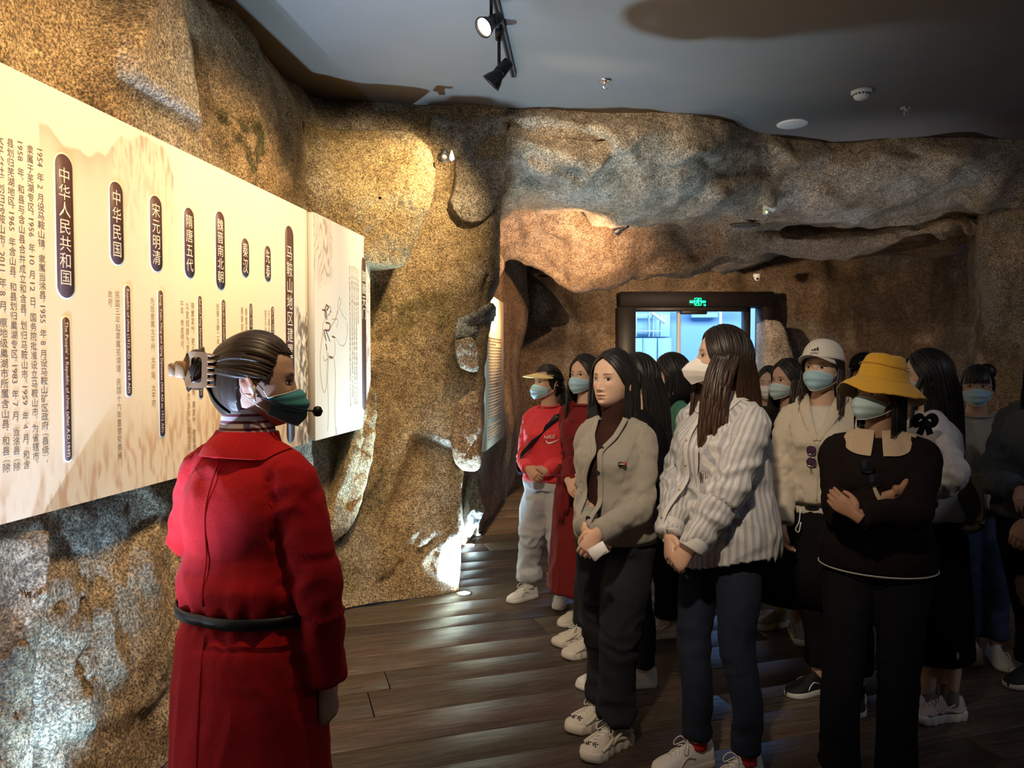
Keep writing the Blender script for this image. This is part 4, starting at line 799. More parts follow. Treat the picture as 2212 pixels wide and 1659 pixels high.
        if waist: d = d+amp*1.3*np.exp(-((V[:, 2]-waist)/.03)**2)*(np.sin(np.arctan2(V[:, 0], V[:, 1])*17+fbm(V, 6, 3, 2)*4))*~on
        return V+N*d[:, None], st_
    def garment(s, name, parts, m, vox=.0085, smooth=5, amp=.005, seed=0, drape=.6, cut=None, waist=None, parent=None, arm=1.0, shrink=0, label=None, post=None):
        V, F = join(parts); V, F = remesh(V, F, vox, smooth, .5); V, st_ = s.fold(V, F, amp, seed, drape, arm, waist)
        if post is not None: V = post(V)
        if cut is not None: F = F[~cut(V)[F].any(1)]
        o = build(name, V, F, m, s.root if parent is None else parent, extra=st_)
        if label: o['label'] = label
        s.last = (V, F); return o
    # ------------------------------------------------ body
    def body(s, q=1, shorts=False, ears=True, legs=True, neck=1.0):
        k = s.k; Pp = [loft(s.torso_rings(.80, 1.36, -.014, n=24)), limb([s.piv+np.array([0, -.006, -.07])*k, s.piv+np.array([0, 0, .0]), s.H((0, -.025, -.075)), s.H((0, -.03, -.03))], [(.062*k, .058*k), (.051*k*neck, .053*k*neck), (.048*k*neck, .053*k*neck), (.045*k, .05*k)], 20, 6, (0, 1, 0))]
        for sd, a in s.arms.items(): Pp.append(limb([np.array([sd*.07, -.006+s.lean, 1.28])*k, a['S'], (a['S']+a['E'])/2, a['E'], (a['E']*.6+a['W']*.4), a['W']], [.040*k, .044*k, .038*k, .032*k, .033*k, .022*k], 14, 5, (0, .02, 1)))
        for sd in (1, -1):
            (fx, fy, fz), fa = s.feet[sd]; Pp.append(limb([np.array([sd*.08, 0, .86])*k, np.array([(sd*.085+fx)/2, fy*.5+.008, .47])*k, np.array([fx, fy-.012, .30])*k, np.array([fx, fy-.012, .07])*k], [.078*k, .048*k, .046*k, .032*k], 14, 5))
        V, F = join(Pp); V, F = remesh(V, F, .010, 4, .5); Vs = [V]; Fs = [F]; Cs = [np.ones((len(V), 3))*np.array(s.skin)]; n = len(V)
        if s.__dict__.get('hidehead') is None:
            hv, hf, hc = headmesh(*((230, 190) if q > 1 else (110, 96) if q == 1 else (64, 56)), s.skin); Vs.append(s.H(hv)); Fs.append(hf+n); Cs.append(hc); n += len(hv)
            if ears:
                for sd in (1, -1):
                    a_ = np.linspace(-.9, 4.3, 12); rim = [(sd*(.0755+.010*sst(np.array(.5-.5*math.cos(t)), 0, 1)), -.012-.016*math.cos(t-.3), -.010+.029*math.sin(t+.35)) for t in a_]
                    V1, F1 = limb(rim, [.0045]*len(rim), 8, 3, (1, 0, 0)); V2, F2 = limb([(sd*.066, -.006, -.034), (sd*.079, -.012, -.008), (sd*.074, -.014, .014)], [(.009, .004), (.015, .006), (.010, .004)], 12, 6, (1, 0, 0)); Vx, Fx = join([(V1, F1), (V2, F2)]); Vx, Fx = remesh(Vx, Fx, .0030, 3, .5)
                    Vs.append(s.H(Vx)); Fs.append(Fx+n); Cs.append(np.ones((len(Vx), 3))*np.array(s.skin)*np.array([1.02, .86, .82])); n += len(Vx)
        for sd, a in s.arms.items():
            if a['hd'] is None: continue
            V1, F1 = handmesh(a['curl'], thumb=a['thumb']); y = np.array(a['hd'], float); y /= np.linalg.norm(y); z = -np.array(a['pn'], float); z = z-y*(z@y); z /= np.linalg.norm(z); x = np.cross(y, z)
            M = V1*np.array([1., 1, 1]); flip = (sd < 0)
            # a right hand, palm down (-z), fingers +y has its thumb at -x
            M[:, 0] *= -1 if not flip else 1; Vh = a['W']+(M[:, :1]*x+M[:, 1:2]*y+M[:, 2:]*z)*s.k*.93; Vs.append(Vh); Fs.append((F1[:, ::-1] if not flip else F1)+n); Cs.append(np.ones((len(Vh), 3))*np.array(s.skin)*np.array([1, .93, .9])); n += len(Vh)
        V = np.concatenate(Vs); F = np.concatenate(Fs); c = np.concatenate(Cs); return build('body', V, F, SKIN, s.root, col=c)
    def eyes(s, gaze=0, closed=0):
        for sd in (1, -1):
            R = []; C_ = []; T = np.linspace(0, 2*PI, 29)[:-1]
            for r in np.linspace(.05, 1, 9):
                x = sd*.031+.0138*r*np.cos(T); up = np.sin(T) > 0; z = .0008+np.where(up, .0053, .0036)*r*np.sin(T)*(1-.18*np.abs(np.cos(T))**3)-.0008*np.cos(T)*sd*-1*r
                y = front_y(x, z)+.0010+.0008*(1-r*r); R.append(np.stack([x, y, z], 1)); d = np.hypot(x-sd*.031-gaze, z-.0014); c = np.ones((28, 3))*np.array([.70, .67, .64]); c[d < .0063] = (.045, .024, .014); c[d < .0028] = (.006, .005, .005); C_.append(c)
            V, F = loft(R, True); c = np.concatenate(C_+[C_[0][:1]*0+np.array([.006, .005, .005]), C_[-1][:1]]); F = [f for f in F if (len(V)-1) not in f]; build('eye', s.H(V), F, EYE, s.root, col=c)
            x = sd*.031+.0142*np.cos(np.linspace(.15, PI-.05, 9)); z = .0010+.0056*np.sin(np.linspace(.15, PI-.05, 9)); pts = np.stack([x, front_y(x, z)+.0018, z], 1); V, F = limb(s.H(pts), [.0004, .0009, .0011, .0011, .0011, .0011, .0010, .0008, .0004], 6, 3); build('eyelash', V, F, LASH, s.root)
            x = sd*.031+.0150*np.cos(np.linspace(.2, PI-.2, 7)); z = .0035+.0072*np.sin(np.linspace(.2, PI-.2, 7)); pts = np.stack([x, front_y(x, z)+.0001, z], 1); V, F = limb(s.H(pts), [.0003, .0005, .0006, .0006, .0006, .0005, .0003], 5, 2); build('eyelid_crease', V, F, LIDM, s.root)
    # ------------------------------------------------ hair
    def sk(s, az, el, off=0):
        az = np.asarray(az, float); el = np.asarray(el, float); ry = np.where(np.cos(az) > 0, .094, .106)+off; rz = np.where(el > 0, .118, .105)+off
        return np.stack([(.0795+off)*np.cos(el)*np.sin(az), ry*np.cos(el)*np.cos(az), .002+rz*np.sin(el)], -1)
    def haircap(s, m, front=42, side=-22, back=-52, off=.002, az0=50, bumpy=.002, parent=None, low=0):
        na, ne = 160, 120; az = np.linspace(-PI, PI, na+1)[:-1]; el = np.linspace(-PI/2, PI/2, ne); AZ, EL = np.meshgrid(az, el); A_ = np.degrees(np.abs(AZ))
        hl = np.where(A_ < az0, front-4*(A_/az0), np.where(A_ < az0+22, front-4+(side-front+4)*np.clip((A_-az0)/22, 0, 1), np.where(A_ < 106, side, side+(back-side)*np.clip((A_-106)/8, 0, 1))))
        k = sst(np.degrees(EL)-hl, -3, 3); V = s.sk(AZ, EL, off)*(.72+.28*k)[..., None]; V = V.reshape(-1, 3); V = V+V/np.linalg.norm(V, axis=1)[:, None]*(noise(V, (120, 40, 22), 5)*bumpy)[:, None]
        i = np.arange(ne-1)[:, None]*na; j = np.arange(na)[None]; j2 = (j+1) % na; F = np.stack([i+j, i+j2, i+na+j2, i+na+j], -1).reshape(-1, 4); st_ = np.stack([AZ.ravel()*.1, 0*AZ.ravel(), EL.ravel()*.1], 1)
        return s.H(V), F, st_
    def locks(s, paths, w=.008, th=.0035, seed=0):
        Vs, Fs, St, n = [], [], [], 0; r = random.Random(seed)
        for i, p in enumerate(paths):
            q = catmull(p, 3); T = np.gradient(q, axis=0); T /= np.linalg.norm(T, axis=1)[:, None]+1e-9; c0 = s.H((0, -.01, 0)); out = q-c0; out[:, 2] *= .3; out = out-T*(out*T).sum(1)[:, None]; out /= np.linalg.norm(out, axis=1)[:, None]+1e-9; sd = np.cross(T, out)
            m = len(q); tt = np.linspace(0, 1, m); ww = w*s.k*r.uniform(.7, 1.3)*np.minimum(1, np.minimum(tt*8+.35, (1-tt)*4+.12)); hh = th*s.k*np.minimum(1, (1-tt)*5+.2); off = r.random()*50
            an = np.arange(6)/6*2*PI; ca, sa = np.cos(an), np.sin(an); R = q[:, None]+sd[:, None]*(ww[:, None, None]*ca[None, :, None])+out[:, None]*(hh[:, None, None]*sa[None, :, None]); Vs.append(R.reshape(-1, 3))
            a = np.arange(m-1)[:, None]*6; b = np.arange(6)[None]; b2 = (b+1) % 6; Fs.append(np.stack([a+b, a+b2, a+6+b2, a+6+b], -1).reshape(-1, 4)+n); St.append(np.stack([np.repeat(off, m*6)+np.tile(ca*ww.max(), m), np.tile(sa*.003, m), np.repeat(tt*np.linalg.norm(q[-1]-q[0]), 6)], 1)); n += m*6
        return np.concatenate(Vs), np.concatenate(Fs), np.concatenate(St)
    def hair(s, style='long', m=None, zend=1.10, n=240, seed=1, wave=.006, frontaz=62, th_front=85, part=0.0, fringe=False, front_fall=.06, back_fall=-.10, front=42, side=-22, bun=(0, -.135, .03), bunr=.04, taper=.8, name='hair', capoff=.002, spreadx=1.0, chest=None, backaz=178):
        n = int(n*1.6); m = m or HB; r = random.Random(seed); paths = []; k = s.k
        cap = s.haircap(m, front=front, side=side, back=-52 if style in ('long', 'bob') else -60, off=capoff, az0=frontaz-14)
        nr = lambda v: v/np.linalg.norm(v)
        def dirv(az, el): return np.array([math.sin(az)*math.cos(el), math.cos(az)*math.cos(el), math.sin(el)])
        def sp(a, b, t):
            a, b = nr(a), nr(b); o = math.acos(max(-1, min(1, a@b))); return a if o < 1e-3 else (a*math.sin((1-t)*o)+b*math.sin(t*o))/math.sin(o)
        def onsk(d, off): az = math.atan2(d[0], d[1]); el = math.asin(max(-1, min(1, d[2]))); return s.sk(az, el, off)
        if style in ('long', 'bob'):
            for i in range(n):
                sd = 1 if i % 2 else -1; qq = r.random(); el0 = math.radians(front+2)+qq*math.radians(100); a0 = dirv(part*.6, el0) if el0 < PI/2 else dirv(PI, PI-el0); a0 = nr(a0+np.array([part*.35+sd*.02, 0, 0]))
                azf = math.radians(frontaz+(backaz-frontaz)*min(1, max(0, qq**.85+r.uniform(-.10, .10)))); elf = math.radians(r.uniform(-10, 5)); a1 = dirv(sd*azf, elf); off = capoff+.001+r.random()*.008
                pts = [s.H(onsk(sp(a0, a1, t), off)) for t in np.linspace(0, 1, 7)]; last = pts[-1]; ze = (zend*k if not callable(zend) else zend(sd, math.degrees(azf))*k)+r.uniform(-.03, .03)*(1 if style == 'long' else .12)
                L = last[2]-ze; isf = math.degrees(azf) < th_front
                if L > .01:
                    nn = max(2, int(L/.045)); ph = r.uniform(0, 6.28)
                    for j in range(1, nn+1):
                        t = j/nn; dep = L*t; f = 1-math.exp(-dep/.10); dy = (front_fall if isf else back_fall*(.3+.7*min(1, max(0, (math.degrees(azf)-th_front)/50))))*k*f*(1 if style == 'long' else .1)
                        wx = wave*math.sin(ph+dep*26)*(t**.6); x = last[0]+(-sd*.012*t*taper if style == 'long' else -sd*.006*t)*k+wx+ (sd*.015*spreadx*f*k if isf else 0)
                        if style == 'long': x *= (1-.18*t*(0 if isf else 1))
                        pts.append(np.array([x, last[1]+dy*.8+wx*.5*(-1 if isf else 1), last[2]-dep]))
                paths.append(np.array(pts))
        else:      # swept back and gathered
            bc = np.array(bun, float); bd = nr(bc/np.array([.08, .106, .118]))
            for i in range(n):
                az = r.uniform(-PI, PI); A_ = abs(math.degrees(az)); el = math.radians(front-1 if A_ < frontaz-8 else (side if A_ < 108 else -56)) if A_ < frontaz-8 or A_ > frontaz+14 else math.radians(front+(side-front)*(A_-frontaz+8)/22)
                t0 = -.04 if r.random() < .7 else r.random()*.5; a0 = dirv(az, el); off = capoff+.001+r.random()*.004; pts = [s.H(onsk(sp(a0, bd, t0+(1-t0)*t), off+(.004 if t > .8 else 0))) for t in np.linspace(0, .97, 7)]; paths.append(np.array(pts))
            if style == 'bun':
                for i in range(60):
                    a = r.uniform(0, 6.28); rr = bunr*r.uniform(.35, 1); tilt = r.uniform(-.5, .5); pts = []
                    for t in np.linspace(0, 1, 8): b = a+t*2.6; pts.append(s.H(bc+np.array([rr*math.cos(b), -.012+rr*.55*math.sin(b*1+tilt)*.6-abs(rr-bunr)*.5*(r.random()*.2), rr*math.sin(b)])))
                    paths.append(np.array(pts))
            if style == 'tail':
                for i in range(70):
                    b0 = s.H(bc+np.array([r.uniform(-.014, .014), -.01, r.uniform(-.014, .014)])); ph = r.uniform(0, 6); ze = zend*k+r.uniform(-.04, .04); pts = [s.H(bc*np.array([1, .85, 1])), b0]; sx = r.uniform(-.028, .028); sy = r.uniform(-.02, .02)
                    for t in np.linspace(.12, 1, 8): pts.append(np.array([b0[0]+sx*math.sin(t*2.6)+wave*math.sin(ph+t*9), b0[1]-.03*math.sin(t*2)+sy*math.sin(t*2.6), b0[2]+(ze-b0[2])*t]))
                    paths.append(np.array(pts))
        if fringe:
            for i in range(70):
                    az = math.radians(r.uniform(-50, 50)); pts = [s.H(onsk(sp(dirv(0, math.radians(88)), dirv(az, math.radians(front-31+r.uniform(-3, 3))), t), capoff+.003+r.random()*.004)) for t in np.linspace(.1, 1, 6)]; paths.append(np.array(pts))
        V, F, St = s.locks(paths, w=.0062 if style in ('long', 'bob') else .0058, th=.0020 if style in ('long', 'bob') else .0016, seed=seed); V0, F0, S0 = cap
        Vs, Fs, Ss = [V0, V], [F0, F+len(V0)], [S0, St]
        if style == 'bun':
            R = [ring(np.array(bc)+np.array([0, -.006, 0]), (1, 0, 0), (0, 0, 1), 1e-3, 1e-3, 20)]; c_ = []
            for a in np.linspace(-1.4, 1.4, 10): c_.append(ring(bc+np.array([0, math.sin(a)*bunr*.7-.008, 0]), (1, 0, 0), (0, 0, 1), bunr*math.cos(a), bunr*math.cos(a), 20))
            Vb, Fb = loft(c_, False); Fb = np.array(Fb); Fs.append(Fb+len(V0)+len(V)); Vs.append(s.H(Vb)); Ss.append(np.zeros((len(Vb), 3)))
        o = build(name, np.concatenate(Vs), np.concatenate(Fs), m, s.root, extra=np.concatenate(Ss)); return o
    # ------------------------------------------------ things worn on the head
    def mask(s, m, kind='surgical', edge=None, lower=0):
        nu, nv = 34, 26; R = []
        for v in np.linspace(0, 1, nv):
            row = []
            for u in np.linspace(-1, 1, nu):
                a = abs(u); th = u*math.radians(74)
                if kind == 'surgical':
                    z0 = -.013-.022*a**1.5; z1 = -.106+.032*a**2.3; z = z0+(z1-z0)*v-lower; mid = np.interp(v, [0, .12, .35, .6, .85, 1], [.100, .113, .123, .121, .113, .098]); pl = .0022*math.sin(v*3*2*PI)*(1-.3*a)*(0 if v < .15 or v > .88 else 1)
                    W = float(np.interp(z, ZT_, W_))+.006; row.append((W*math.sin(th)*1.01, (mid+pl)*math.cos(th)**.85+.004*(1-a), z))
                else:
                    z0 = -.008-.030*a**1.1; z1 = -.112+.040*a; z = z0+(z1-z0)*v-lower; mid = np.interp(v, [0, .25, .5, .75, 1], [.098, .128, .146, .132, .100]); W = float(np.interp(z, ZT_, W_))+.006; row.append((W*math.sin(th), mid*(1-.985*a**1.12)+.026*a, z))
            R.append(row)
        G_ = np.array(R, float); V = s.H(G_.reshape(-1, 3)); N = vnormals(V, gridF(nv, nu)); c = s.H((0, 0, -.05)); 
        if ((V-c)*N).sum() < 0: N = -N
        V2 = V-N*.0022; n = len(V); F = list(map(tuple, gridF(nv, nu, True)))+[tuple(x+n for x in f) for f in gridF(nv, nu)]
        b = [i for i in range(nu)]+[i*nu+nu-1 for i in range(1, nv)]+[(nv-1)*nu+i for i in range(nu-2, -1, -1)]+[i*nu for i in range(nv-2, 0, -1)]
        for i in range(len(b)): j = (i+1) % len(b); F.append((b[i], b[j], b[j]+n, b[i]+n))
        o = build('face_mask', np.vstack([V, V2]), F, m, s.root, auto=40)
        ed = edge or whitem
        for row in (0, nv-1): tubeobj('mask_edge', V.reshape(nv, nu, 3)[row][::3], .0014 if kind == 'surgical' else .001, ed, o, 6, 2)
        for sd in (1, -1):
            cu = G_[1, -1 if sd > 0 else 0]; cl_ = G_[-2, -1 if sd > 0 else 0]
            V_, F_2 = limb(s.H(np.array([cu, (sd*.0745, .02, -.012), (sd*.079, -.004, .008), (sd*.080, -.022, -.004), (sd*.078, -.026, -.022), (sd*.0745, .0, -.045), cl_])), [.0013]*7, 6, 4); build('ear_loop', V_, F_2, ed, o)
        return o
    def glasses(s, m, lens=None, r=.021):
        o = None
        for sd in (1, -1):
            t = np.linspace(0, 2*PI, 15)[:-1]; pts = [(sd*.032+r*1.08*math.cos(a), .104-.006*abs(math.cos(a)) - (.004 if sd*math.cos(a) > 0 else 0), -.003+r*.92*math.sin(a)) for a in t]; pts.append(pts[0]); V, F = limb(s.H(np.array(pts)), [.0011]*len(pts), 6, 3)
            if o is None: o = build('glasses', V, F, m, s.root)
            else: build('rim', V, F, m, o)
            if lens: c = np.mean(pts[:-1], 0); Vl = np.vstack([s.H(np.array(pts[:-1])), s.H(c)]); nn = len(pts)-1; build('lens', Vl, [(i, (i+1) % nn, nn) for i in range(nn)], lens, o)
            V, F = limb(s.H(np.array([(sd*(.032+r*1.08), .098, .002), (sd*.074, .06, .006), (sd*.079, .0, .006), (sd*.077, -.018, -.008)])), [.0011]*4, 6, 4); build('temple', V, F, m, o)
        V, F = limb(s.H(np.array([(-.010, .106, .0), (0, .109, .003), (.010, .106, .0)])), [.001]*3, 6, 3); build('bridge', V, F, m, o); return o
    # ------------------------------------------------ legs and shoes
    def trousers(s, m, r=(.098, .080, .064, .058, .052), waist=1.0, hem=.09, amp=.005, seed=3, vox=.010, smooth=5, loose=.012, name='trousers', stack=0, cuff=None, knee=.015, label=None):
        k = s.k; Pp = [loft(s.torso_rings(.80, waist, loose, n=30))]
        for sd in (1, -1):
            (fx, fy, fz), fa = s.feet[sd]; hip = np.array([sd*.082*s.w, -.004, .86])*k
            Pp.append(limb([hip, hip+np.array([0, 0, -.10])*k, np.array([(sd*.085*s.w*.6+fx*.4), fy*.4+.008, .62])*k, np.array([(sd*.085*s.w*.4+fx*.6), fy*.65+knee, .45])*k, np.array([fx, fy-.014, .28])*k, np.array([fx, fy-.012, hem])*k], [r[0]*k*s.w, (r[0]*.98)*k*s.w, r[1]*k, r[2]*k, r[3]*k, r[4]*k], 20, 6, (0, 1, 0)))
        V, F = join(Pp); V, F = remesh(V, F, vox, smooth, .5); N = vnormals(V, F); z = V[:, 2]/k
        d = (1-np.abs(noise(V+fbm(V, 5, seed, 2)[:, None]*.05, (9, 9, 14), seed))*3)*amp*(.35+1.0*np.exp(-((z-.45)/.09)**2)+.9*np.exp(-((z-.86)/.06)**2)+1.6*np.exp(-((z-hem)/.10)**2)*(1+stack))
        d = d+(1-np.abs(noise(V, (14, 14, 3), seed+3))*3)*amp*.5; V = V+N*d[:, None]; o = build(name, V, F, m, s.root, extra=V)
        if label: o['label'] = label
        if cuff:
            for sd in (1, -1):
                (fx, fy, fz), fa = s.feet[sd]; R = [ring(np.array([fx, fy-.012, z])*k, (1, 0, 0), (0, 1, 0), q*k, q*k, 40) for z, q in ((hem+.045, r[4]+.004), (hem+.04, r[4]*.86), (hem+.0, r[4]*.80), (hem-.005, r[4]*.74))]; R = [a+ (a-a.mean(0))*(.06*np.cos(np.arange(40)*PI)[:, None]) for a in R]; V, F = loft(R); build('ankle_cuff', V, F, cuff, o)
        return o
    def shoe(s, sd, m, sole, kind='sneaker', laces=None, L=.255, sock=None, chk=False, label=None, sockz=.16, extra=None, accent=None):
        k = s.k; (fx, fy, fz), fa = s.feet[sd]; M = rotz(math.radians(fa)); o = np.array([fx, fy-.012, fz])*k; T = lambda V: (np.asarray(V)@M.T)*k*(L/.255)+o
        ch = kind == 'chunky'; yy = np.linspace(-.072, .186, 26); hw = np.interp(yy, [-.072, -.066, -.05, 0, .06, .11, .14, .165, .180, .186], [.006, .022, .033, .034, .036, .046, .046, .036, .018, .004])
        hz = .036 if ch else .026; par = None; hw2 = hw+(.006 if ch else .003); out = np.concatenate([np.stack([hw2, yy], 1), np.stack([-hw2[::-1], yy[::-1]], 1)]); out[:, 0] += np.interp(out[:, 1], [-.07, .05, .186], [0, .004, -.004])*sd*-1
        R = []
        for z, g in ((.001, .96), (.004, 1.0), (hz*.5, 1.0+(.02 if ch else 0)), (hz*.9, .99), (hz, .96)):
            c = np.array([0, .055]); q = c+(out-c)*g; wv = (.003*np.sin(np.arange(len(out))*1.55) if ch else 0); R.append(np.stack([q[:, 0]+wv*np.sign(q[:, 0]), q[:, 1], np.full(len(q), z)+(.006 if q is not None and ch else .0)*np.clip((q[:, 1]-.13)/.05, 0, 1)+ (.010*np.clip(-(q[:, 1]+.03)/.04, 0, 1) if ch and z > .01 else 0)], 1))
        Vs, Fs = loft(R); h = np.interp(yy, [-.072, -.06, -.03, .0, .03, .06, .10, .14, .17, .186], [.070, .095, .100, .098, .100, .088, .070, .056, .044, .022])
        RR = []
        for i in range(len(yy)):
            w_ = max(hw[i]*.98, .004); top = h[i]; n = 20; an = np.linspace(0, 2*PI, n+1)[:-1]; x = w_*np.cos(an)*np.where(np.sin(an) > 0, 1-.30*np.clip((top-.05)/.05, 0, 1)*np.sin(an).clip(0, 1), 1); z = np.where(np.sin(an) > 0, hz*.8+(top-hz*.8)*np.sin(an).clip(0, 1)**.8, hz*.8+.016*np.sin(an)); RR.append(np.stack([x+np.interp(yy[i], [-.07, .05, .186], [0, .004, -.004])*-sd, np.full(n, yy[i]), z], 1))
        Vu, Fu = loft(RR); N_ = 0; Vu = np.asarray(Vu); Vu[:-2] += 0; dd = fbm(Vu, 45, 3, 2)*.003 if ch else fbm(Vu, 30, 3, 2)*.0015; Vu[:, 2] += dd*(Vu[:, 2] > hz)
        up = build('shoe', T(Vu), Fu, m, s.root, auto=60); build('sole', T(Vs), Fs, sole, up, auto=60)
        if label: up['label'] = label
        if ch:
            for sg in (1, -1):
                for a_ in ([(-.06, .055), (-.02, .042), (.03, .052), (.08, .048)], [(.0, .075), (.04, .060), (.07, .044)], [(.06, .065), (.10, .050), (.13, .042)]):
                    pts = [(sg*(np.interp(y, yy, hw)*1.0+.001), y, z) for y, z in a_]; V, F = limb(T(pts), [.004, .0065, .0065, .004][:len(pts)], 8, 5); build('side_overlay', V, F, m if accent is None else accent, up)
        else:
            for sg in (1, -1): pts = [(sg*(np.interp(y, yy, hw)*.98+.001), y, z) for y, z in ((.03, .05), (.06, .062), (.085, .052), (.10, .034))]; V, F = limb(T(pts), [.002, .003, .003, .002], 6, 4); build('side_overlay', V, F, accent or sole, up)
        if laces:
            for i, y in enumerate((.045, .062, .079, .096, .112)):
                tz = np.interp(y, yy, h)+.003; w_ = .020-.002*i
                for sg in (1, -1): V, F = limb(T([(-w_*sg, y-.006, tz-.008), (0, y, tz), (w_*sg, y+.008, tz-.008)]), [.0022]*3, 6, 4); build('lace', V, F, laces, up)
            for sg in (1, -1): V, F = limb(T([(0, .045, .105), (sg*.022, .055, .112), (sg*.040, .068, .092), (sg*.030, .075, .080), (sg*.006, .050, .102)]), [.002]*5, 6, 4); build('lace', V, F, laces, up)
        if chk:
            for cx, cy in ((-.012, .135), (.016, .142)):
                for a_ in range(4):
                    for b_ in range(3):
                        if (a_+b_) % 2 == 0: x, y = cx+(a_-1.5)*.0052, cy+(b_-1)*.0058; z = np.interp(y, yy, h)-.0+.001-(abs(x)/.046)**2*.018; V, F = boxvf((x, y, z), (.0026, .0029, .0012)); build('check_mark', T(V), F, blackm, up, smooth=False)
        if sock: V, F = limb([o+np.array([0, 0, .07])*k, o+np.array([0, -.002, .11])*k, np.array([fx, fy-.012, sockz])*k], [.036*k, .035*k, .037*k], 20, 4); build('sock', V, F, sock, up)
        return up
def pushout(Vc, Vg, Fg, gap=.004):
    Ng = vnormals(Vg, Fg); Vc = np.array(Vc, float)
    for i, v in enumerate(Vc):
        dd = np.linalg.norm(Vg-v, axis=1); k = np.argsort(dd)[:6]; n = Ng[k].mean(0); n /= np.linalg.norm(n)+1e-9; h = ((v-Vg[k])@n).mean()
        if dd[k[0]] < .06 and h < gap: Vc[i] = v+n*(gap-h)
    return Vc
def push_obj(o, Vg, Fg, gap=.004):
    me = o.data; co = np.empty(len(me.vertices)*3, np.float32); me.vertices.foreach_get('co', co); me.vertices.foreach_set('co', pushout(co.reshape(-1, 3), Vg, Fg, gap).astype(np.float32).ravel()); me.update()
LIDM = mat('lid_crease', (.22, .11, .08), .6)
CUFF = None
def button(parent, m, p, n, r=.0075, name='button'):
    V, F = lathe([(r*.6, -.001), (r, 0), (r, .0022), (r*.7, .0016), (.0005, .0014)], 14, frame_to(n), p); return build(name, V, F, m, parent)
def surf_at(V, F, x, z, front=True, y0=None):
    """outermost garment point near (x,z) on the person's front (+y)"""
    m = (np.abs(V[:, 0]-x) < .014) & (np.abs(V[:, 2]-z) < .014); q = V[m]
    if not len(q): return np.array([x, .12, z])
    return np.array([x, (q[:, 1].max() if front else q[:, 1].min()), z])
def surf_line(V, pts, front=True, off=.002):
    out = []
    for x, z in pts: p = surf_at(V, None, x, z, front); p[1] += off if front else -off; out.append(p)
    out = np.array(out); 
    if len(out) > 3: out[1:-1, 1] = (out[:-2, 1]+out[1:-1, 1]*2+out[2:, 1])/4
    return out
# ================================================================ the cast
def footpx(s, sd, px, py, a):
    g = G(px, py); l = rotz(-s.yaw)@(g-s.loc)/s.k; s.feet[sd] = ((l[0], l[1]+.012, 0), a-math.degrees(s.yaw))
BLUEM = fabric('surgical_mask_blue', (.36, .56, .66), .8, .1, .05, 300, .1); PALEM = fabric('surgical_mask_pale', (.46, .60, .60), .8, .1, .05, 300, .1); WHITEM = fabric('respirator_white', (.80, .78, .73), .8, .1, .04, 300, .1); TEALM = fabric('surgical_mask_teal', (.07, .28, .30), .7, .1, .05, 300, .1)
loopm = mat('white_elastic', (.75, .75, .73), .7)
# ---- guide in the red coat
REDC = fabric('red_wool', (.50, .012, .016), .92, .12, .18, 260, .35, .003)
s = Human('woman seen from behind in a belted red wool coat facing the panels', 536, 1.80, -25, 1.565, .98, (.60, .38, .27), hy=-52, hp=-2)
s.arm(1, s.L(705, 1478, 1.74), (1, -.5, .1), (.02, .12, -1), (-1, .0, -.1), .55, raw=True); s.arm(-1, (-.15, .26, .98), (-1, -.55, -.2), (.5, .8, .1), (0, .2, -1), .6)
s.feet = {1: ((.09, -.01, 0), -8), -1: ((-.09, .03, 0), 8)}; gs_ = s; s.body(1)
sk = [ring((0, -.004*s.k, z*s.k), (1, 0, 0), (0, 1, 0), rx*s.k, ry*s.k, 44) for z, rx, ry in ((.30, .225, .180), (.45, .215, .170), (.60, .206, .162), (.75, .198, .154), (.86, .186, .144), (.925, .152, .116), (.95, .145, .110))]
pleat = lambda V: V
up = s.torso_rings(.935, 1.350, lambda z: .020+.030*gs(z, 1.0, .05)+.016*sst(z, 1.0, 1.15), n=44, step=.03)
s.garment('coat', [loft(sk+up), s.sleeve(1, (.070, .058, .052), .94, .004, .052), s.sleeve(-1, (.070, .060, .052), .93, .004, .052)], REDC, .0075, 7, .0055, 5, .75, waist=.935*s.k)
V, F = s.last; coat = s.root.children[-1]
def coat_band(z, dz, g, m, name, label=None, a0=-180, a1=180):
    R = []; th = np.radians(np.linspace(a0, a1, 61)); k = s.k
    base = []
    for t in th:
        m_ = (np.abs(V[:, 2]-z*k) < .02) & (np.abs(np.arctan2(V[:, 0], V[:, 1])-t) < .12) & (np.hypot(V[:, 0], V[:, 1]) < .205); q = V[m_]; base.append(np.hypot(q[:, 0], q[:, 1]).max() if len(q) else .15)
    base = np.convolve(np.pad(base, 3, 'edge'), np.ones(7)/7, 'valid')
    for (dzz, dr) in ((-dz, 0), (-dz, g), (dz, g), (dz, 0)): R.append(np.stack([np.sin(th)*(base+dr), np.cos(th)*(base+dr), np.full(len(th), z*k+dzz)], 1))
    G_ = np.stack(R); return build(name, G_.reshape(-1, 3), gridF(4, len(th)), m, s.root, smooth=False)
coat_band(.935, .013, .003, mat('black_leather', (.010, .009, .009), .4), 'belt')
seam = [(-.0, z) for z in np.linspace(1.30, .97, 12)]; ln = surf_line(V, [(x, z*s.k) for x, z in seam], False, .0012); tubeobj('back_seam', ln, .0022, REDC, coat, 6, 2)
ln = surf_line(V, [(x, z*s.k) for x, z in [(-.0, z) for z in np.linspace(.90, .40, 12)]], False, .0008); tubeobj('back_seam', ln, .0018, REDC, coat, 6, 2)
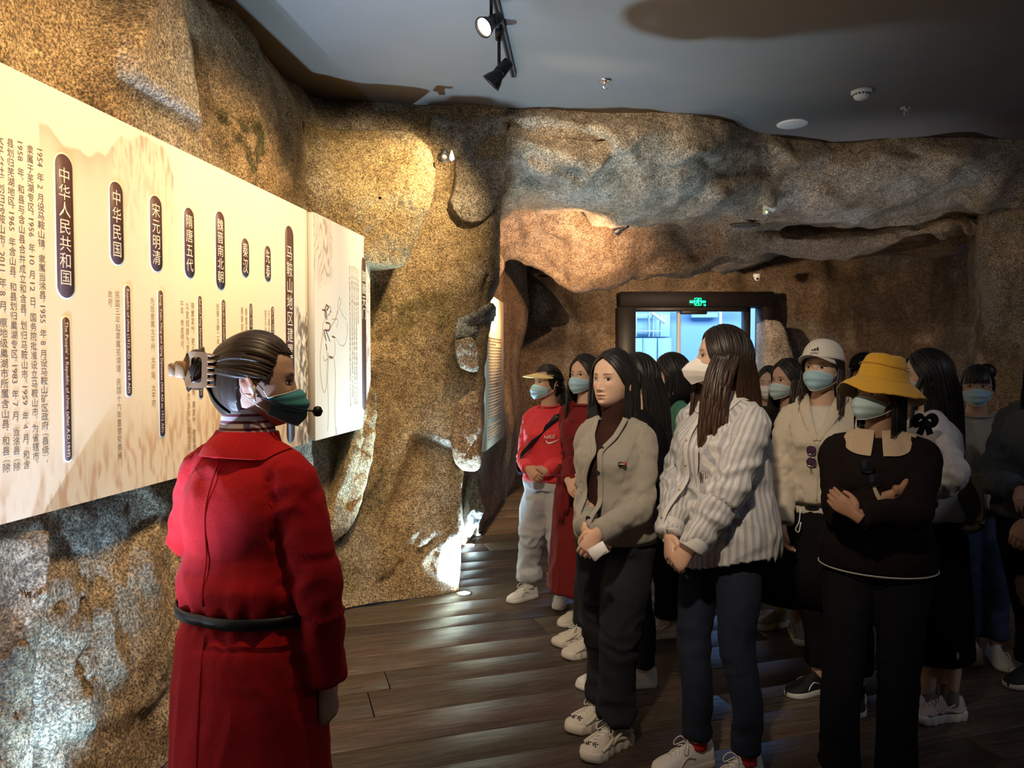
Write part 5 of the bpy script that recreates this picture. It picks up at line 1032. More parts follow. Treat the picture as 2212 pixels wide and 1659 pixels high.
for sg in (1, -1):
    a = s.arms[sg]; u = (a['E']-a['S']); u /= np.linalg.norm(u); pts = []
    for t in np.linspace(-2.6, 1.4, 14):
        d = np.array([0, math.cos(t), math.sin(t)]); q = a['S']-np.array([sg*.012, 0, 0])*s.k+d*.075*s.k; i = np.argmin(np.linalg.norm(V-q, axis=1)); pts.append(V[i]+(V[i]-a['S'])*.02)
    pts = np.array(pts); pts[1:-1] = (pts[:-2]+pts[1:-1]*2+pts[2:])/4; tubeobj('shoulder_seam', pts, .0020, REDC, coat, 6, 2)
# folded collar
def collar(s, m, z0, z1, r0, r1, drop, name='collar', open_=28, yo=-.004, thick=.006, flare=.03, parent=None, tip=0):
    k = s.k; th = np.radians(np.linspace(open_, 360-open_, 56)); rows = []
    for (z, r, dy) in ((z0, r0, 0), (z1, r1, 0), (z1+.004, r1+.006, 0), (z1-.004, r1+.013, 0), (z1-drop*.5, r1+flare*.7, 0), (z1-drop, r1+flare, 0), (z1-drop-.002, r1+flare-thick, 0), (z1-drop*.45, r1+flare*.62-thick, 0)):
        fr = (1+np.cos(th))/2; zz = z-tip*fr*(1 if r > r1+.01 else .2); rows.append(np.stack([np.sin(th)*r*1.08, np.cos(th)*r*.95+yo+s.lean, zz], 1)*k)
    G_ = np.stack(rows); return build(name, G_.reshape(-1, 3), gridF(len(rows), len(th)), m, parent or s.root, auto=60)
push_obj(collar(s, REDC, 1.300, 1.362, .084, .066, .052, flare=.046, open_=24, tip=.03), *s.last)
STR = mat('striped_knit', (.6, .5, .48), .85, sheen=.2); t = NT(STR); x = t.n('TexCoord'); sp_ = t.n('SeparateXYZ'); t.l(x.outputs['Object'], sp_.inputs[0]); mt = t.n('Math', operation='MULTIPLY'); mt.inputs[1].default_value = 2*PI/.0165; t.l(sp_.outputs[2], mt.inputs[0]); sn = t.n('Math', operation='SINE'); t.l(mt.outputs[0], sn.inputs[0]); t.base(t.ramp(sn.outputs[0], [(.30, (.60, .52, .50)), (.36, (.16, .02, .03))]))
V2, F2 = loft([ring(s.piv+np.array([0, y, z])*s.k, (1, 0, 0), (0, 1, 0), r*s.k, r*1.02*s.k, 32) for z, r, y in ((-.05, .070, 0), (.0, .064, 0), (.03, .061, .004), (.046, .060, .006), (.050, .054, .006))], False); build('turtleneck', V2, F2, STR, s.root)
s.hair('bun', HD, n=300, seed=4, frontaz=60, front=40, side=6, bun=(.0, -.128, .026), bunr=.050)
def hl(s, V): return s.H(np.asarray(V, float))
TAN = mat('tan_plastic', (.36, .22, .12), .42)
clip = None
q = []
def rbar(a, b, r=.0085): return limb([a, b], [r, r], 10, 3, (1, 0, 0), .45)
fr_ = [(.046, -.112, .068), (.050, -.112, .068), (.050, -.108, -.020), (.046, -.108, -.020)]
Vc_ = []; yz = []
for q_ in range(32):
    a = q_/32*2*PI+PI/4*0; yz.append((math.copysign(abs(math.cos(a))**.35, math.cos(a)), math.copysign(abs(math.sin(a))**.35, math.sin(a))))
rings_ = []
for (o_, xx) in ((1.0, -.003), (1.0, .003), (.55, .004), (.55, -.003)):
    rings_.append(np.array([(.050+xx-.012*(a*a)*(1 if a < 0 else .0)*.6, -.130+a*(.026 if o_ == 1 else .0125), .026+b*(.043 if o_ == 1 else .030)) for a, b in yz]))
rings_.append(rings_[0]); V2, F2 = loft(rings_, False); clip = build('hair_clip', hl(s, V2), F2, TAN, s.root, auto=35)
V2, F2 = boxvf((.046, -.166, .026), (.006, .012, .020), rotz(-.25), bev=.003); build('clip_grip', hl(s, V2), F2, TAN, clip, smooth=False)
V2, F2 = boxvf((.040, -.184, .024), (.010, .009, .016), rotz(-.1), bev=.004); build('clip_grip', hl(s, V2), F2, TAN, clip, smooth=False)
V2, F2 = boxvf((-.030, -.178, .022), (.014, .012, .018), bev=.004); build('clip_grip', hl(s, V2), F2, TAN, clip, smooth=False)
for i in range(6): z = .062-.0145*i; V2, F2 = limb(hl(s, [(.050, -.106, z), (.050, -.094, z), (.044, -.086, z)]), [.004, .0032, .0016], 8, 3); build('clip_tooth', V2, F2, TAN, clip)
s.mask(TEALM, edge=loopm); s.eyes(.0)
V2, F2 = limb(hl(s, [(.079, -.002, -.010), (.083, .0, -.014), (.084, .004, -.030), (.082, .006, -.044)]), [.008, .0075, .0038, .0034], 10, 4); build('earbud', V2, F2, whitem, s.root)
V2, F2 = lathe([(.001, -.013), (.008, -.011), (.013, 0), (.008, .011), (.001, .013)], 16, np.eye(3), hl(s, (.020, .148, -.068))); mc = build('microphone', V2, F2, blackm, s.root)
V2, F2 = limb(hl(s, [(.024, .142, -.068), (.060, .09, -.058), (.082, .01, -.03)]), [.002]*3, 8, 4); build('boom', V2, F2, blackm, mc)
s.trousers(fabric('black_trousers', (.012, .012, .014)), (.075, .068, .056, .052, .046), hem=.10, waist=.84, loose=-.03); 
for sd in (1, -1): s.shoe(sd, blackm, blackm)
# ---- generic helper pieces
def crew(s, m, z=1.352, r=.066, parent=None, name='neckband'):
    V2, F2 = limb([(math.sin(a)*r*1.05*s.k, (math.cos(a)*r-.002+s.lean)*s.k, (z-.016*(1+math.cos(a))/2)*s.k) for a in np.linspace(0, 2*PI, 18)], [.0055*s.k]*18, 8, 3); return build(name, V2, F2, m, parent or s.root)
def cuffband(s, sd, m, r=.044, w=.03, parent=None, at=1.0, name='cuff'):
    a = s.arms[sd]; u = a['W']-a['E']; L_ = np.linalg.norm(u); u /= L_; p = a['E']+u*L_*at; V2, F2 = limb([p-u*w, p-u*w*.5, p+u*.004], [r*s.k, r*1.02*s.k, r*.94*s.k], 22, 4, (0, .02, 1)); return build(name, V2, F2, m, parent or s.root)
cream_sh = mat('cream_leather', (.66, .60, .50), .5); cream_so = mat('cream_sole', (.70, .64, .54), .6); white_sh = mat('white_leather', (.74, .72, .68), .45); lacem = mat('lace_white', (.75, .72, .66), .8); blk_sh = mat('black_mesh_shoe', (.012, .012, .013), .7); socks = fabric('white_sock', (.66, .64, .60)); BLKF = fabric('black_cloth', (.010, .010, .012), .95, .2); BLKF2 = fabric('charcoal_cloth', (.022, .024, .028), .95, .3)
# ---- woman in the red sweatshirt and sun visor
s = Human('woman in coral red sweatshirt, pale joggers and yellow sun visor', 1186, 4.5, 158, 1.475, .88, (.50, .30, .20), hy=-36, hp=3)
footpx(s, 1, 1143, 1292, 128); footpx(s, -1, 1209, 1300, 175)
s.arm(1, s.L(1140, 1012, 4.33), (.5, -1, 0), (-.75, .3, -.55), (-.1, -1, -.2), .7, raw=True); s.arm(-1, s.L(1180, 1016, 4.32), (-.5, -1, 0), (.75, .25, -.35), (.1, -1, -.2), .7, raw=True)
CORAL = fabric('coral_sweatshirt', (.66, .045, .055), .9, .3); s.body(1); s.eyes(.003)
s.garment('sweatshirt', [loft(s.torso_rings(.85, 1.345, lambda z: .040-.018*sst(z, 1.15, 1.35)-.014*sst(.92-z, 0, .06), n=40)), s.sleeve(1, (.066, .060, .047), .97), s.sleeve(-1, (.066, .060, .047), .97)], CORAL, .010, 5, .006, 11, .4); sw = s.root.children[-1]; V, F = s.last; crew(s, CORAL, 1.348, .066, sw)
for sd in (1, -1): cuffband(s, sd, CORAL, .040, .04, sw)
# logo on the chest: letters over a swoosh
def chest_text(s, V, txt, x, z, size, m, parent, sx=1, rot=0, name='chest_lettering', sh=0):
    Vg, Fg = glyph(txt); Vg = Vg.copy(); c = (Vg.min(0)+Vg.max(0))/2; Vg = (Vg-c)*size; Vg[:, 0] *= sx; Vg[:, 0] += Vg[:, 1]*sh; Rr = rotz(rot); Vg = Vg@Rr.T; c0 = surf_at(V, None, x, z); W = np.zeros((len(Vg), 3))
    for i, v in enumerate(Vg):
        if i % 1 == 0: m_ = (np.abs(V[:, 0]-(x-v[0])) < .02) & (np.abs(V[:, 2]-(z+v[1])) < .02) & (V[:, 1] > 0); W[i] = (x-v[0], (V[m_][:, 1].max() if m_.any() else c0[1])+.0025, z+v[1])
    return build(name, W, Fg, m, parent, smooth=False)
chest_text(s, V, 'NIKE', -.052, 1.15*s.k, .030, whitem, sw, 1.0, .1, sh=.2)
pts = [(-.030, 1.128), (-.036, 1.112), (-.052, 1.108), (-.075, 1.117), (-.105, 1.134)]; ln = surf_line(V, [(x, z*s.k) for x, z in pts], True, .002); V2, F2 = limb(ln, [.0015, .0045, .0058, .0035, .0006], 8, 4, (0, 1, 0), .3); build('swoosh', V2, F2, whitem, sw)
JOG = fabric('pale_grey_jersey', (.50, .52, .54), .9, .3); s.trousers(JOG, (.108, .094, .078, .070, .062), 1.0, .15, .009, 12, .010, stack=1, cuff=JOG)
for sd in (1, -1): s.shoe(sd, white_sh, white_sh, 'sneaker', lacem, sock=socks, sockz=.17, accent=mat('pale_blue_trim', (.45, .52, .62), .5))
s.hair('tail', HB, zend=1.16, n=200, seed=6, frontaz=62, front=40, side=-14, bun=(0, -.112, -.01)); s.mask(BLUEM)
VIS = mat('visor_straw', (.80, .60, .27), .55)
def visor_brim(s, m, z=.052, reach=.075, droop=.018, half=82, r0=(.083, .098), name='visor', up_=.0, edge=None, width=None, thick=.0025, curve=.020):
    na, nr = 40, 9; top = []
    for j in range(nr):
        t = j/(nr-1)
        for i in range(na):
            a = math.radians(-half+2*half*i/(na-1)); w_ = math.cos(a*90/half)**.6 if abs(a) < math.radians(half)-1e-6 else 0; e = reach*w_*t; top.append(((r0[0]+e*.55)*math.sin(a), (r0[1]+e)*math.cos(a), z+up_*t-droop*t*w_-curve*(math.sin(a)**2)*(.4+.6*t)))
    V2 = np.array(top); n = len(V2); Vb = V2-np.array([0, 0, thick]); Fq = list(map(tuple, gridF(nr, na)))+[tuple(x+n for x in f) for f in gridF(nr, na, True)]
    for i in range(na-1): a = (nr-1)*na+i; Fq.append((a, a+1, a+1+n, a+n))
    return build(name, hl(s, np.vstack([V2, Vb])), Fq, m, s.root, auto=50)
vz = visor_brim(s, VIS, .060, .085, .022, 84, curve=.022); tubeobj('visor_band', hl(s, [(.088*math.sin(a), (.101 if math.cos(a) > 0 else .112)*math.cos(a)-.002, .047-.024*(1-math.cos(a))/2) for a in np.linspace(0, 2*PI, 26)]), .0105*s.k, blackm, vz, 8, 2, .35, (1, 0, .01))
for sd in (1, -1): V2, F2 = lathe([(.006, 0), (.005, .003), (.0005, .003)], 12, frame_to((sd, .3, .2)), hl(s, (sd*.084, .052, .036))); build('snap', V2, F2, blackm, vz)
# crossbody bag: strap and pouch, held by her
bg = thing('crossbody_bag', 'black crossbody belt bag worn over the coral red sweatshirt', 'bag', s.root.location, s.yaw)
ln = surf_line(V, [(x, z*s.k) for x, z in [(-.11, 1.31), (-.07, 1.26), (-.02, 1.20), (.03, 1.14), (.08, 1.08), (.13, 1.02)]], True, .004); ln = np.vstack([[-.115, -.03, 1.345*s.k], ln, [.175, .02, .97*s.k]]); V2, F2 = limb(ln, [(.017, .003)]*len(ln), 8, 4, (0, 1, .0)); build('strap', V2, F2, BLKF, bg)
V2, F2 = boxvf(ln[2]+np.array([0, .008, 0]), (.026, .006, .017), roty(.85), bev=.003); build('buckle', V2, F2, blackm, bg, smooth=False)
V2, F2 = limb([(.17, -.06, .96*s.k), (.18, .0, .94*s.k), (.165, .06, .95*s.k)], [(.045, .022), (.060, .03), (.045, .022)], 16, 5, (1, 0, 0)); build('pouch', V2, F2, BLKF, bg)
# ---- woman in the long dark red dress
s = Human('woman in long dark red tied dress with round glasses and blue mask', 1266, 4.25, 150, 1.53, .86, (.60, .39, .28), hy=-12, hp=2)
footpx(s, 1, 1256, 1340, 130); footpx(s, -1, 1300, 1330, 160)
s.arm(1, s.L(1228, 1040, 4.05), (.3, -1, 0), (-.6, .5, -.5), (0, -1, 0), .5, raw=True); s.arm(-1, (-.10, .20, .92), (-1, -.5, 0), (.6, .4, -.5), (0, -1, 0), .5)
DR = fabric('dark_red_twill', (.155, .010, .010), .8, .35); s.body(1); s.eyes(.002)
sk = [ring((0, -.004*s.k, z*s.k), (1, 0, 0), (0, 1, 0), rx*s.k, ry*s.k, 44) for z, rx, ry in ((.20, .235, .19), (.40, .222, .178), (.60, .205, .160), (.78, .19, .145), (.88, .165, .125), (.93, .150, .112))]
s.garment('dress', [loft(sk+s.torso_rings(.945, 1.335, .022, n=44)), s.sleeve(1, (.064, .056, .046), .96), s.sleeve(-1, (.064, .056, .046), .96)], DR, .010, 5, .010, 21, .9); dro = s.root.children[-1]; V, F = s.last; crew(s, DR, 1.325, .078, dro)
for z in (1.22, 1.12, 1.03): p = surf_at(V, None, .03, z*s.k); button(dro, blackm, p, (0, 1, .1))
ln = [(math.sin(a)*.175*s.k, math.cos(a)*.135*s.k, .93*s.k) for a in np.linspace(0, 2*PI, 24)]; tubeobj('waist_tie', ln, .014, DR, dro, 10, 2, .5, (1, 0, .01))
for sx, dz, dx in ((.02, .30, .05), (-.01, .24, .02)): V2, F2 = limb([(.03, .150, .93*s.k), (.03+sx, .165, .88*s.k), (.03+dx, .165, (.93-dz)*s.k)], [(.010, .006), (.016, .004), (.020, .004)], 8, 5, (0, 1, 0)); build('tie_end', V2, F2, DR, dro)
for sg in (1, -1): V2, F2 = limb([(.03, .150, .93*s.k), (.03+sg*.05, .165, .95*s.k), (.03+sg*.075, .165, .91*s.k), (.03+sg*.04, .16, .90*s.k), (.03, .150, .925*s.k)], [(.006, .004), (.014, .005), (.016, .005), (.012, .004), (.006, .004)], 8, 4, (0, 1, 0)); build('tie_loop', V2, F2, DR, dro)
for sd in (1, -1): s.shoe(sd, cream_sh, cream_so, 'sneaker', None)
s.trousers(BLKF, (.08, .07, .058, .052, .046), hem=.11, waist=.84, loose=-.03); s.hair('long', HB, zend=1.15, n=200, seed=9, frontaz=60, th_front=120, front=44, side=-16, wave=.007, part=.1); s.mask(BLUEM); s.glasses(mat('gold_wire', (.75, .55, .35), .3, 1))
# ---- woman in the grey cardigan
s = Human('unmasked young woman in a grey cardigan over a brown turtleneck, hands folded', 1328, 2.93, 150, 1.535, .88, (.66, .44, .32), hy=-14, hp=4)
footpx(s, 1, 1305, 1560, 122); footpx(s, -1, 1333, 1612, 130)
s.arm(1, s.L(1264, 1140, 2.74), (.35, -1, -.1), (-.62, .25, -.70), (-.1, -1, .1), .55, raw=True); s.arm(-1, s.L(1292, 1152, 2.66), (-.5, -1, -.1), (.50, .15, -.80), (.1, -1, .1), .5, raw=True)
s.body(2); s.eyes(-.001)
BRN = fabric('brown_knit', (.040, .018, .014), .95, .3, .2, 180, .3); GRC = fabric('grey_cardigan_wool', (.30, .275, .23), .95, .5, .14, 300, .5, .003)
s.garment('turtleneck', [loft(s.torso_rings(.90, 1.36, .006, n=36)+[ring(s.piv+np.array([0, y, z])*s.k, (1, 0, 0), (0, 1, 0), r*s.k, r*s.k, 36) for z, r, y in ((0, .058, .0), (.03, .0555, .004), (.045, .054, .006))])], BRN, .008, 4, .003, 31, .3)
cut = lambda V: (V[:, 1] > .02) & (V[:, 0] > .016*0+ (-.004)-.5*0) & False
def placket_x(z, k): return np.interp(z/k, [.80, .90, .95, 1.02, 1.10, 1.16, 1.22, 1.24, 1.30, 1.35], [.0, .0, .004, .026, .026, .006, .012, .035, .058, .066])
kk = s.k
def cut(V):
    z = V[:, 2]; w_ = np.interp(z/kk, [.80, .88, .915, .96, 1.03, 1.09, 1.15, 1.20, 1.225, 1.26, 1.30, 1.345, 1.40], [0, 0, .0, .014, .024, .026, .019, .005, .012, .036, .046, .052, .054]); cx = np.interp(z/kk, [.8, .95, 1.03, 1.1, 1.2, 1.26, 1.35], [.012, .018, .040, .040, .018, .008, .0]); return (V[:, 1] > .01) & (V[:, 1] < np.where(z/kk < 1.08, .146, .2)*kk) & (np.abs(V[:, 0]-cx) < w_)
s.garment('cardigan', [loft(s.torso_rings(.845, 1.350, lambda z: .030-.006*sst(z, 1.2, 1.35)-.010*sst(.90-z, 0, .05)+.012*gs(z, .98, .07), n=44)), s.sleeve(1, (.062, .054, .046), .99), s.sleeve(-1, (.062, .056, .048), .99)], GRC, .0065, 8, .0055, 33, .45, cut=cut); cdo = s.root.children[-1]; V, F = s.last
sol = cdo.modifiers.new('thickness', 'SOLIDIFY'); sol.thickness = .004; sol.offset = -1
for sg in (1, -1):   # bands down both front edges
    pts = []
    for z in np.linspace(1.335, .86, 22):
        w_ = np.interp(z, [.80, .88, .915, .96, 1.03, 1.09, 1.15, 1.20, 1.225, 1.26, 1.30, 1.345, 1.40], [0, 0, .0, .014, .024, .026, .019, .005, .012, .036, .046, .052, .054]); cx = np.interp(z, [.8, .95, 1.03, 1.1, 1.2, 1.26, 1.35], [.012, .018, .040, .040, .018, .008, .0]); pts.append(surf_at(V, None, cx+sg*(w_+.010), z*kk)+np.array([0, .001 if sg < 0 else -.003, 0]))
    pts = np.array(pts); pts[1:-1, 1] = (pts[:-2, 1]+2*pts[1:-1, 1]+pts[2:, 1])/4; V2, F2 = limb(pts, [(.011, .0035)]*len(pts), 10, 3, (0, 1, 0)); bd = build('front_band', V2, F2, GRC, cdo)
    if sg < 0:
        for z in (1.222, 1.125, .965): p = surf_at(V, None, np.interp(z, [.96, 1.12, 1.22], [.004, .010, .0]), z*kk); button(cdo, blackm, p+np.array([0, .003, 0]), (0, 1, 0), .0095)
for sd in (1, -1): cuffband(s, sd, GRC, .046, .045, cdo, .99)
V2, F2 = loft([ring((0, -.008*kk, z*kk), (1, 0, 0), (0, 1, 0), r1_*kk, r2_*kk, 60) for z, r1_, r2_ in ((.84, .170, .136), (.835, .173, .139), (.86, .1745, .140), (.885, .174, .139), (.89, .168, .134))], False); build('hem_band', V2, F2, GRC, cdo)
p = surf_at(V, None, -.085, 1.165*kk)
for sg, mm in ((-1, mat('badge_red', (.25, .012, .012), .6)), (1, blackm)): V2, F2 = lathe([(.009, -.002), (.009, .001)], 18, frame_to((-.35, 1, 0)), p+np.array([.007*sg, .003+.002*sg, 0])); build('badge_patch', V2, F2, mm, cdo, smooth=False)
V2, F2 = boxvf(p+np.array([0, .007, 0]), (.011, .0008, .0012), rotz(.3)); build('badge_stripe', V2, F2, whitem, cdo, smooth=False)
s.trousers(fabric('charcoal_sweatpants', (.020, .021, .025), .95, .4), (.104, .092, .075, .070, .066), .97, .12, .008, 35, .0085, stack=.8)
for sd in (1, -1): s.shoe(sd, cream_sh, cream_so, 'chunky', lacem, chk=True, L=.27)
s.hair('long', HB, zend=lambda sd, az: 1.02 if az > 95 else 1.24, n=330, seed=12, frontaz=74, th_front=60, front=43, side=-20, wave=.004, back_fall=-.075, part=.12, capoff=.001)
# paper slip held under the hands
sl = thing('paper_slip', 'folded white paper slip under the hands of the grey cardigan woman', 'paper', s.root.location, s.yaw); q = s.L(1292, 1190, 2.62); V2, F2 = boxvf(q, (.035, .0015, .022), roty(.6), bev=.0006); build('sheet', V2, F2, whitem, sl, smooth=False); q2 = q+np.array([0, .004, -.004]); V2, F2 = boxvf(q2, (.030, .0012, .018), roty(.8), bev=.0005); build('sheet', V2, F2, whitem, sl, smooth=False)
# ---- woman in the striped shirt
STRIPE = mat('striped_shirt_cotton', (.7, .68, .64), .85, sheen=.15); t = NT(STRIPE); a = t.n('Attribute', attribute_name='st'); sp_ = t.n('SeparateXYZ'); t.l(a.outputs['Vector'], sp_.inputs[0]); mt = t.n('Math', operation='MULTIPLY'); mt.inputs[1].default_value = 2*PI/.0185; t.l(sp_.outputs[0], mt.inputs[0]); sn = t.n('Math', operation='SINE'); t.l(mt.outputs[0], sn.inputs[0]); nn = t.noise(t.co(), 260, 3, .7)
cc_ = t.mix(t.ramp(sn.outputs[0], [(.05, (0, 0, 0)), (.25, (1, 1, 1))]), (.62, .60, .57), (.40, .41, .45)); t.base(t.mix(1, cc_, t.ramp(nn, [(.3, (.85,)*3), (.7, (1.1,)*3)]), 'MULTIPLY')); t.bump(nn, .25, .002)
s = Human('tall long-haired woman in a striped shirt and dark jeans with a white cup respirator', 1560, 2.86, 118, 1.625, 1.0, (.66, .44, .32), hy=-32, hp=8)
footpx(s, 1, 1505, 1655, 112); footpx(s, -1, 1612, 1690, 120)
s.arm(1, s.L(1436, 1188, 2.70), (1, -.7, .1), (-.42, .25, -.85), (-.1, -1, .1), .5, raw=True); s.arm(-1, s.L(1478, 1215, 2.60), (-1, -.4, -.1), (.55, .25, -.62), (.1, -1, .1), .65, raw=True)
s.body(1); s.eyes(0)
s.garment('shirt', [loft(s.torso_rings(.70, 1.350, lambda z: .060-.036*sst(z, 1.05, 1.34)-.01*sst(.80-z, 0, .1), n=48)), s.sleeve(1, (.078, .072, .052), .98), s.sleeve(-1, (.078, .076, .052), .98)], STRIPE, .0075, 6, .0085, 41, .75, arm=1.5, cut=lambda V: (V[:, 2]/s.k < .735+.06*np.abs(np.sin(np.arctan2(V[:, 0], V[:, 1])))**2*1.0-.02) & (np.hypot(V[:, 0], V[:, 1]) < .23)); sho = s.root.children[-1]; V, F = s.last
sol = sho.modifiers.new('thickness', 'SOLIDIFY'); sol.thickness = .003; sol.offset = -1
SHC = fabric('shirt_collar', (.62, .60, .58)); push_obj(collar(s, SHC, 1.31, 1.37, .070, .060, .045, flare=.038, open_=18, tip=.045, parent=sho), *s.last, .005)
ln = surf_line(V, [(.0, z*s.k) for z in np.linspace(1.31, .76, 16)], True, .0015); V2, F2 = limb(ln, [(.014, .002)]*len(ln), 8, 3, (0, 1, 0)); build('button_placket', V2, F2, SHC, sho)
for z in (1.28, 1.19, 1.10, 1.01, .92, .83): button(sho, mat('shell_button', (.6, .5, .36), .3) if z == 1.28 else bpy.data.materials['shell_button'], surf_at(V, None, 0, z*s.k)+np.array([0, .003, 0]), (0, 1, 0), .0055)
for sd in (1, -1): cuffband(s, sd, SHC, .050, .050, sho, .98)
JEAN = fabric('dark_blue_denim', (.018, .023, .038), .85, .3, .3, 240, .3); s.trousers(JEAN, (.092, .076, .058, .053, .046), .98, .115, .005, 45, .0085)
RS = fabric('red_sock', (.45, .02, .02))
for sd in (1, -1): s.shoe(sd, white_sh, cream_so, 'sneaker', lacem, sock=RS)
s.hair('long', HR, zend=lambda sd, az: 1.06 if az < 100 else .98, n=420, seed=15, frontaz=62, th_front=112, front=44, side=-20, wave=.013, front_fall=.095, back_fall=-.055, part=0, capoff=.003); s.mask(WHITEM, 'cup')
# ---- long black hair seen behind the grey cardigan
s = Human('woman in black seen from behind, long black hair hanging behind the grey cardigan', 1382, 3.5, 80, 1.53, 1.0, hy=0)
footpx(s, 1, 1322, 1478, 105); footpx(s, -1, 1388, 1482, 100); s.arm(1, (.16, .14, .92)); s.arm(-1, (-.16, .16, .92)); s.body(0)
s.garment('jacket', [loft(s.torso_rings(.84, 1.35, .035, n=36)), s.sleeve(1), s.sleeve(-1)], BLKF, .011, 5, .006, 51); s.trousers(fabric('dark_jeans', (.02, .024, .034)), hem=.10)
for sd in (1, -1): s.shoe(sd, white_sh, white_sh, 'sneaker', None)
s.hair('long', HB, zend=1.0, n=260, seed=16, frontaz=62, th_front=100, front=42, wave=.005, back_fall=-.07); s.mask(WHITEM)
# ---- person mostly hidden behind the grey cardigan
s = Human('dark-haired woman almost hidden behind the grey cardigan woman', 1333, 3.9, 130, 1.56, 1.0)
footpx(s, 1, 1262, 1388, 108); footpx(s, -1, 1283, 1412, 112); s.arm(1, (.18, .1, .85)); s.arm(-1, (-.18, .1, .85)); s.body(0)
s.garment('jacket', [loft(s.torso_rings(.82, 1.35, .03, n=36)), s.sleeve(1), s.sleeve(-1)], BLKF2, .012, 4, .005, 52); s.trousers(BLKF2, hem=.10)
for sd in (1, -1): s.shoe(sd, cream_sh, cream_so, 'chunky', lacem)
s.hair('bun', HB, n=150, seed=17, frontaz=64, front=40, side=-12)
# ---- woman in the green sweater with a bob
s = Human('woman with black bob, green sweater and white mask before the lit door', 1456, 4.15, 98, 1.535, 1.0, (.62, .42, .32), hy=-6)
footpx(s, 1, 1440, 1375, 100); footpx(s, -1, 1450, 1372, 105); s.arm(1, (.14, .18, .95), (1, -.6, 0), (-.5, .7, .0), (0, -1, 0)); s.arm(-1, (-.10, .20, 1.00), (-1, -.6, 0), (.7, .6, 0), (0, -1, 0)); s.body(1); s.eyes()
GRN = fabric('green_knit', (.065, .20, .135), .95, .4); s.garment('sweater', [loft(s.torso_rings(.84, 1.35, .028, n=36)), s.sleeve(1), s.sleeve(-1, (.066, .058, .048))], GRN, .010, 5, .007, 54); crew(s, GRN, 1.352, .064); s.trousers(BLKF, (.105, .09, .075, .07, .066), hem=.12)
for sd in (1, -1): s.shoe(sd, cream_sh, cream_so, 'chunky', lacem)
s.hair('bob', HB, zend=1.365, n=260, seed=18, frontaz=58, th_front=60, front=42, fringe=True, side=-20, capoff=.005); s.mask(WHITEM); s.glasses(chrome)
def backpack(s, label, m, k=1.0):
    b = thing('backpack', label, 'backpack', s.root.location, s.yaw); V2, F2 = limb([(0, -.20, .93*s.k), (0, -.225, 1.05*s.k), (0, -.215, 1.20*s.k), (0, -.19, 1.30*s.k)], [(.12, .07), (.14, .085), (.135, .08), (.09, .05)], 22, 5, (0, 1, 0)); build('pack', V2, F2, m, b)
    for sg in (1, -1): V2, F2 = limb(np.array([(sg*.085, -.16, 1.28), (sg*.105, -.06, 1.375), (sg*.105, .06, 1.34), (sg*.115, .125, 1.22), (sg*.135, .11, 1.08), (sg*.17, -.02, 1.0), (sg*.13, -.15, .97)])*s.k*np.array([1, 1, 1]), [(.022, .005)]*7, 8, 5, (1, 0, .2)); build('shoulder_strap', V2, F2, m, b)
    return b
backpack(s, 'black backpack on the woman in the green sweater', BLKF)
s = Human('dark-haired person partly hidden behind the woman in the green sweater', 1500, 4.9, 100, 1.40, 1.0); s.arm(1, (.2, .05, .8)); s.arm(-1, (-.2, .05, .8)); s.body(0); s.garment('jacket', [loft(s.torso_rings(.80, 1.35, .03, n=30)), s.sleeve(1), s.sleeve(-1)], BLKF2, .012, 4, .005, 55); s.trousers(BLKF)
for sd in (1, -1): s.shoe(sd, blk_sh, blackm)
s.hair('bob', HB, zend=1.3, n=140, seed=19)
# ---- masked woman in black between stripes and cap
s = Human('woman in black with a pale mask between the striped shirt and the white cap', 1706, 4.05, 125, 1.505, 1.0, (.50, .32, .24), hy=-10)
footpx(s, 1, 1680, 1352, 110); footpx(s, -1, 1722, 1375, 175); s.arm(1, (.20, .08, .84), None, (0, .2, -1), (-1, 0, 0)); s.arm(-1, (-.20, .08, .84)); s.body(1); s.eyes(.003)
s.garment('top', [loft(s.torso_rings(.84, 1.335, .024, n=36)), s.sleeve(1), s.sleeve(-1)], BLKF, .011, 5, .006, 57); V2, F2 = loft([ring((0, 0, z*s.k), (1, 0, 0), (0, 1, 0), r*s.k, r*.8*s.k, 40) for z, r in ((.22, .23), (.5, .21), (.75, .19), (.9, .165), (.95, .15))]); build('skirt', V2, F2, BLKF, s.root)
for sd in (1, -1): s.shoe(sd, mat('khaki_sneaker', (.34, .32, .26), .6), cream_so, 'chunky', None)
s.hair('long', HR, zend=1.24, n=220, seed=21, frontaz=66, th_front=130, wave=.010, front=42, side=-18); s.mask(PALEM)
s = Human('masked face barely visible just right of the striped shirt woman', 1662, 4.9, 150, 1.46, 1.0, (.6, .4, .3)); s.arm(1, (.2, .05, .8)); s.arm(-1, (-.2, .05, .8)); s.body(0); s.garment('jacket', [loft(s.torso_rings(.80, 1.35, .03, n=30)), s.sleeve(1), s.sleeve(-1)], BLKF2, .012, 4, .005, 58); s.trousers(BLKF)
for sd in (1, -1): s.shoe(sd, blk_sh, blackm)
s.hair('bob', HB, zend=1.32, n=140, seed=22); s.mask(WHITEM)
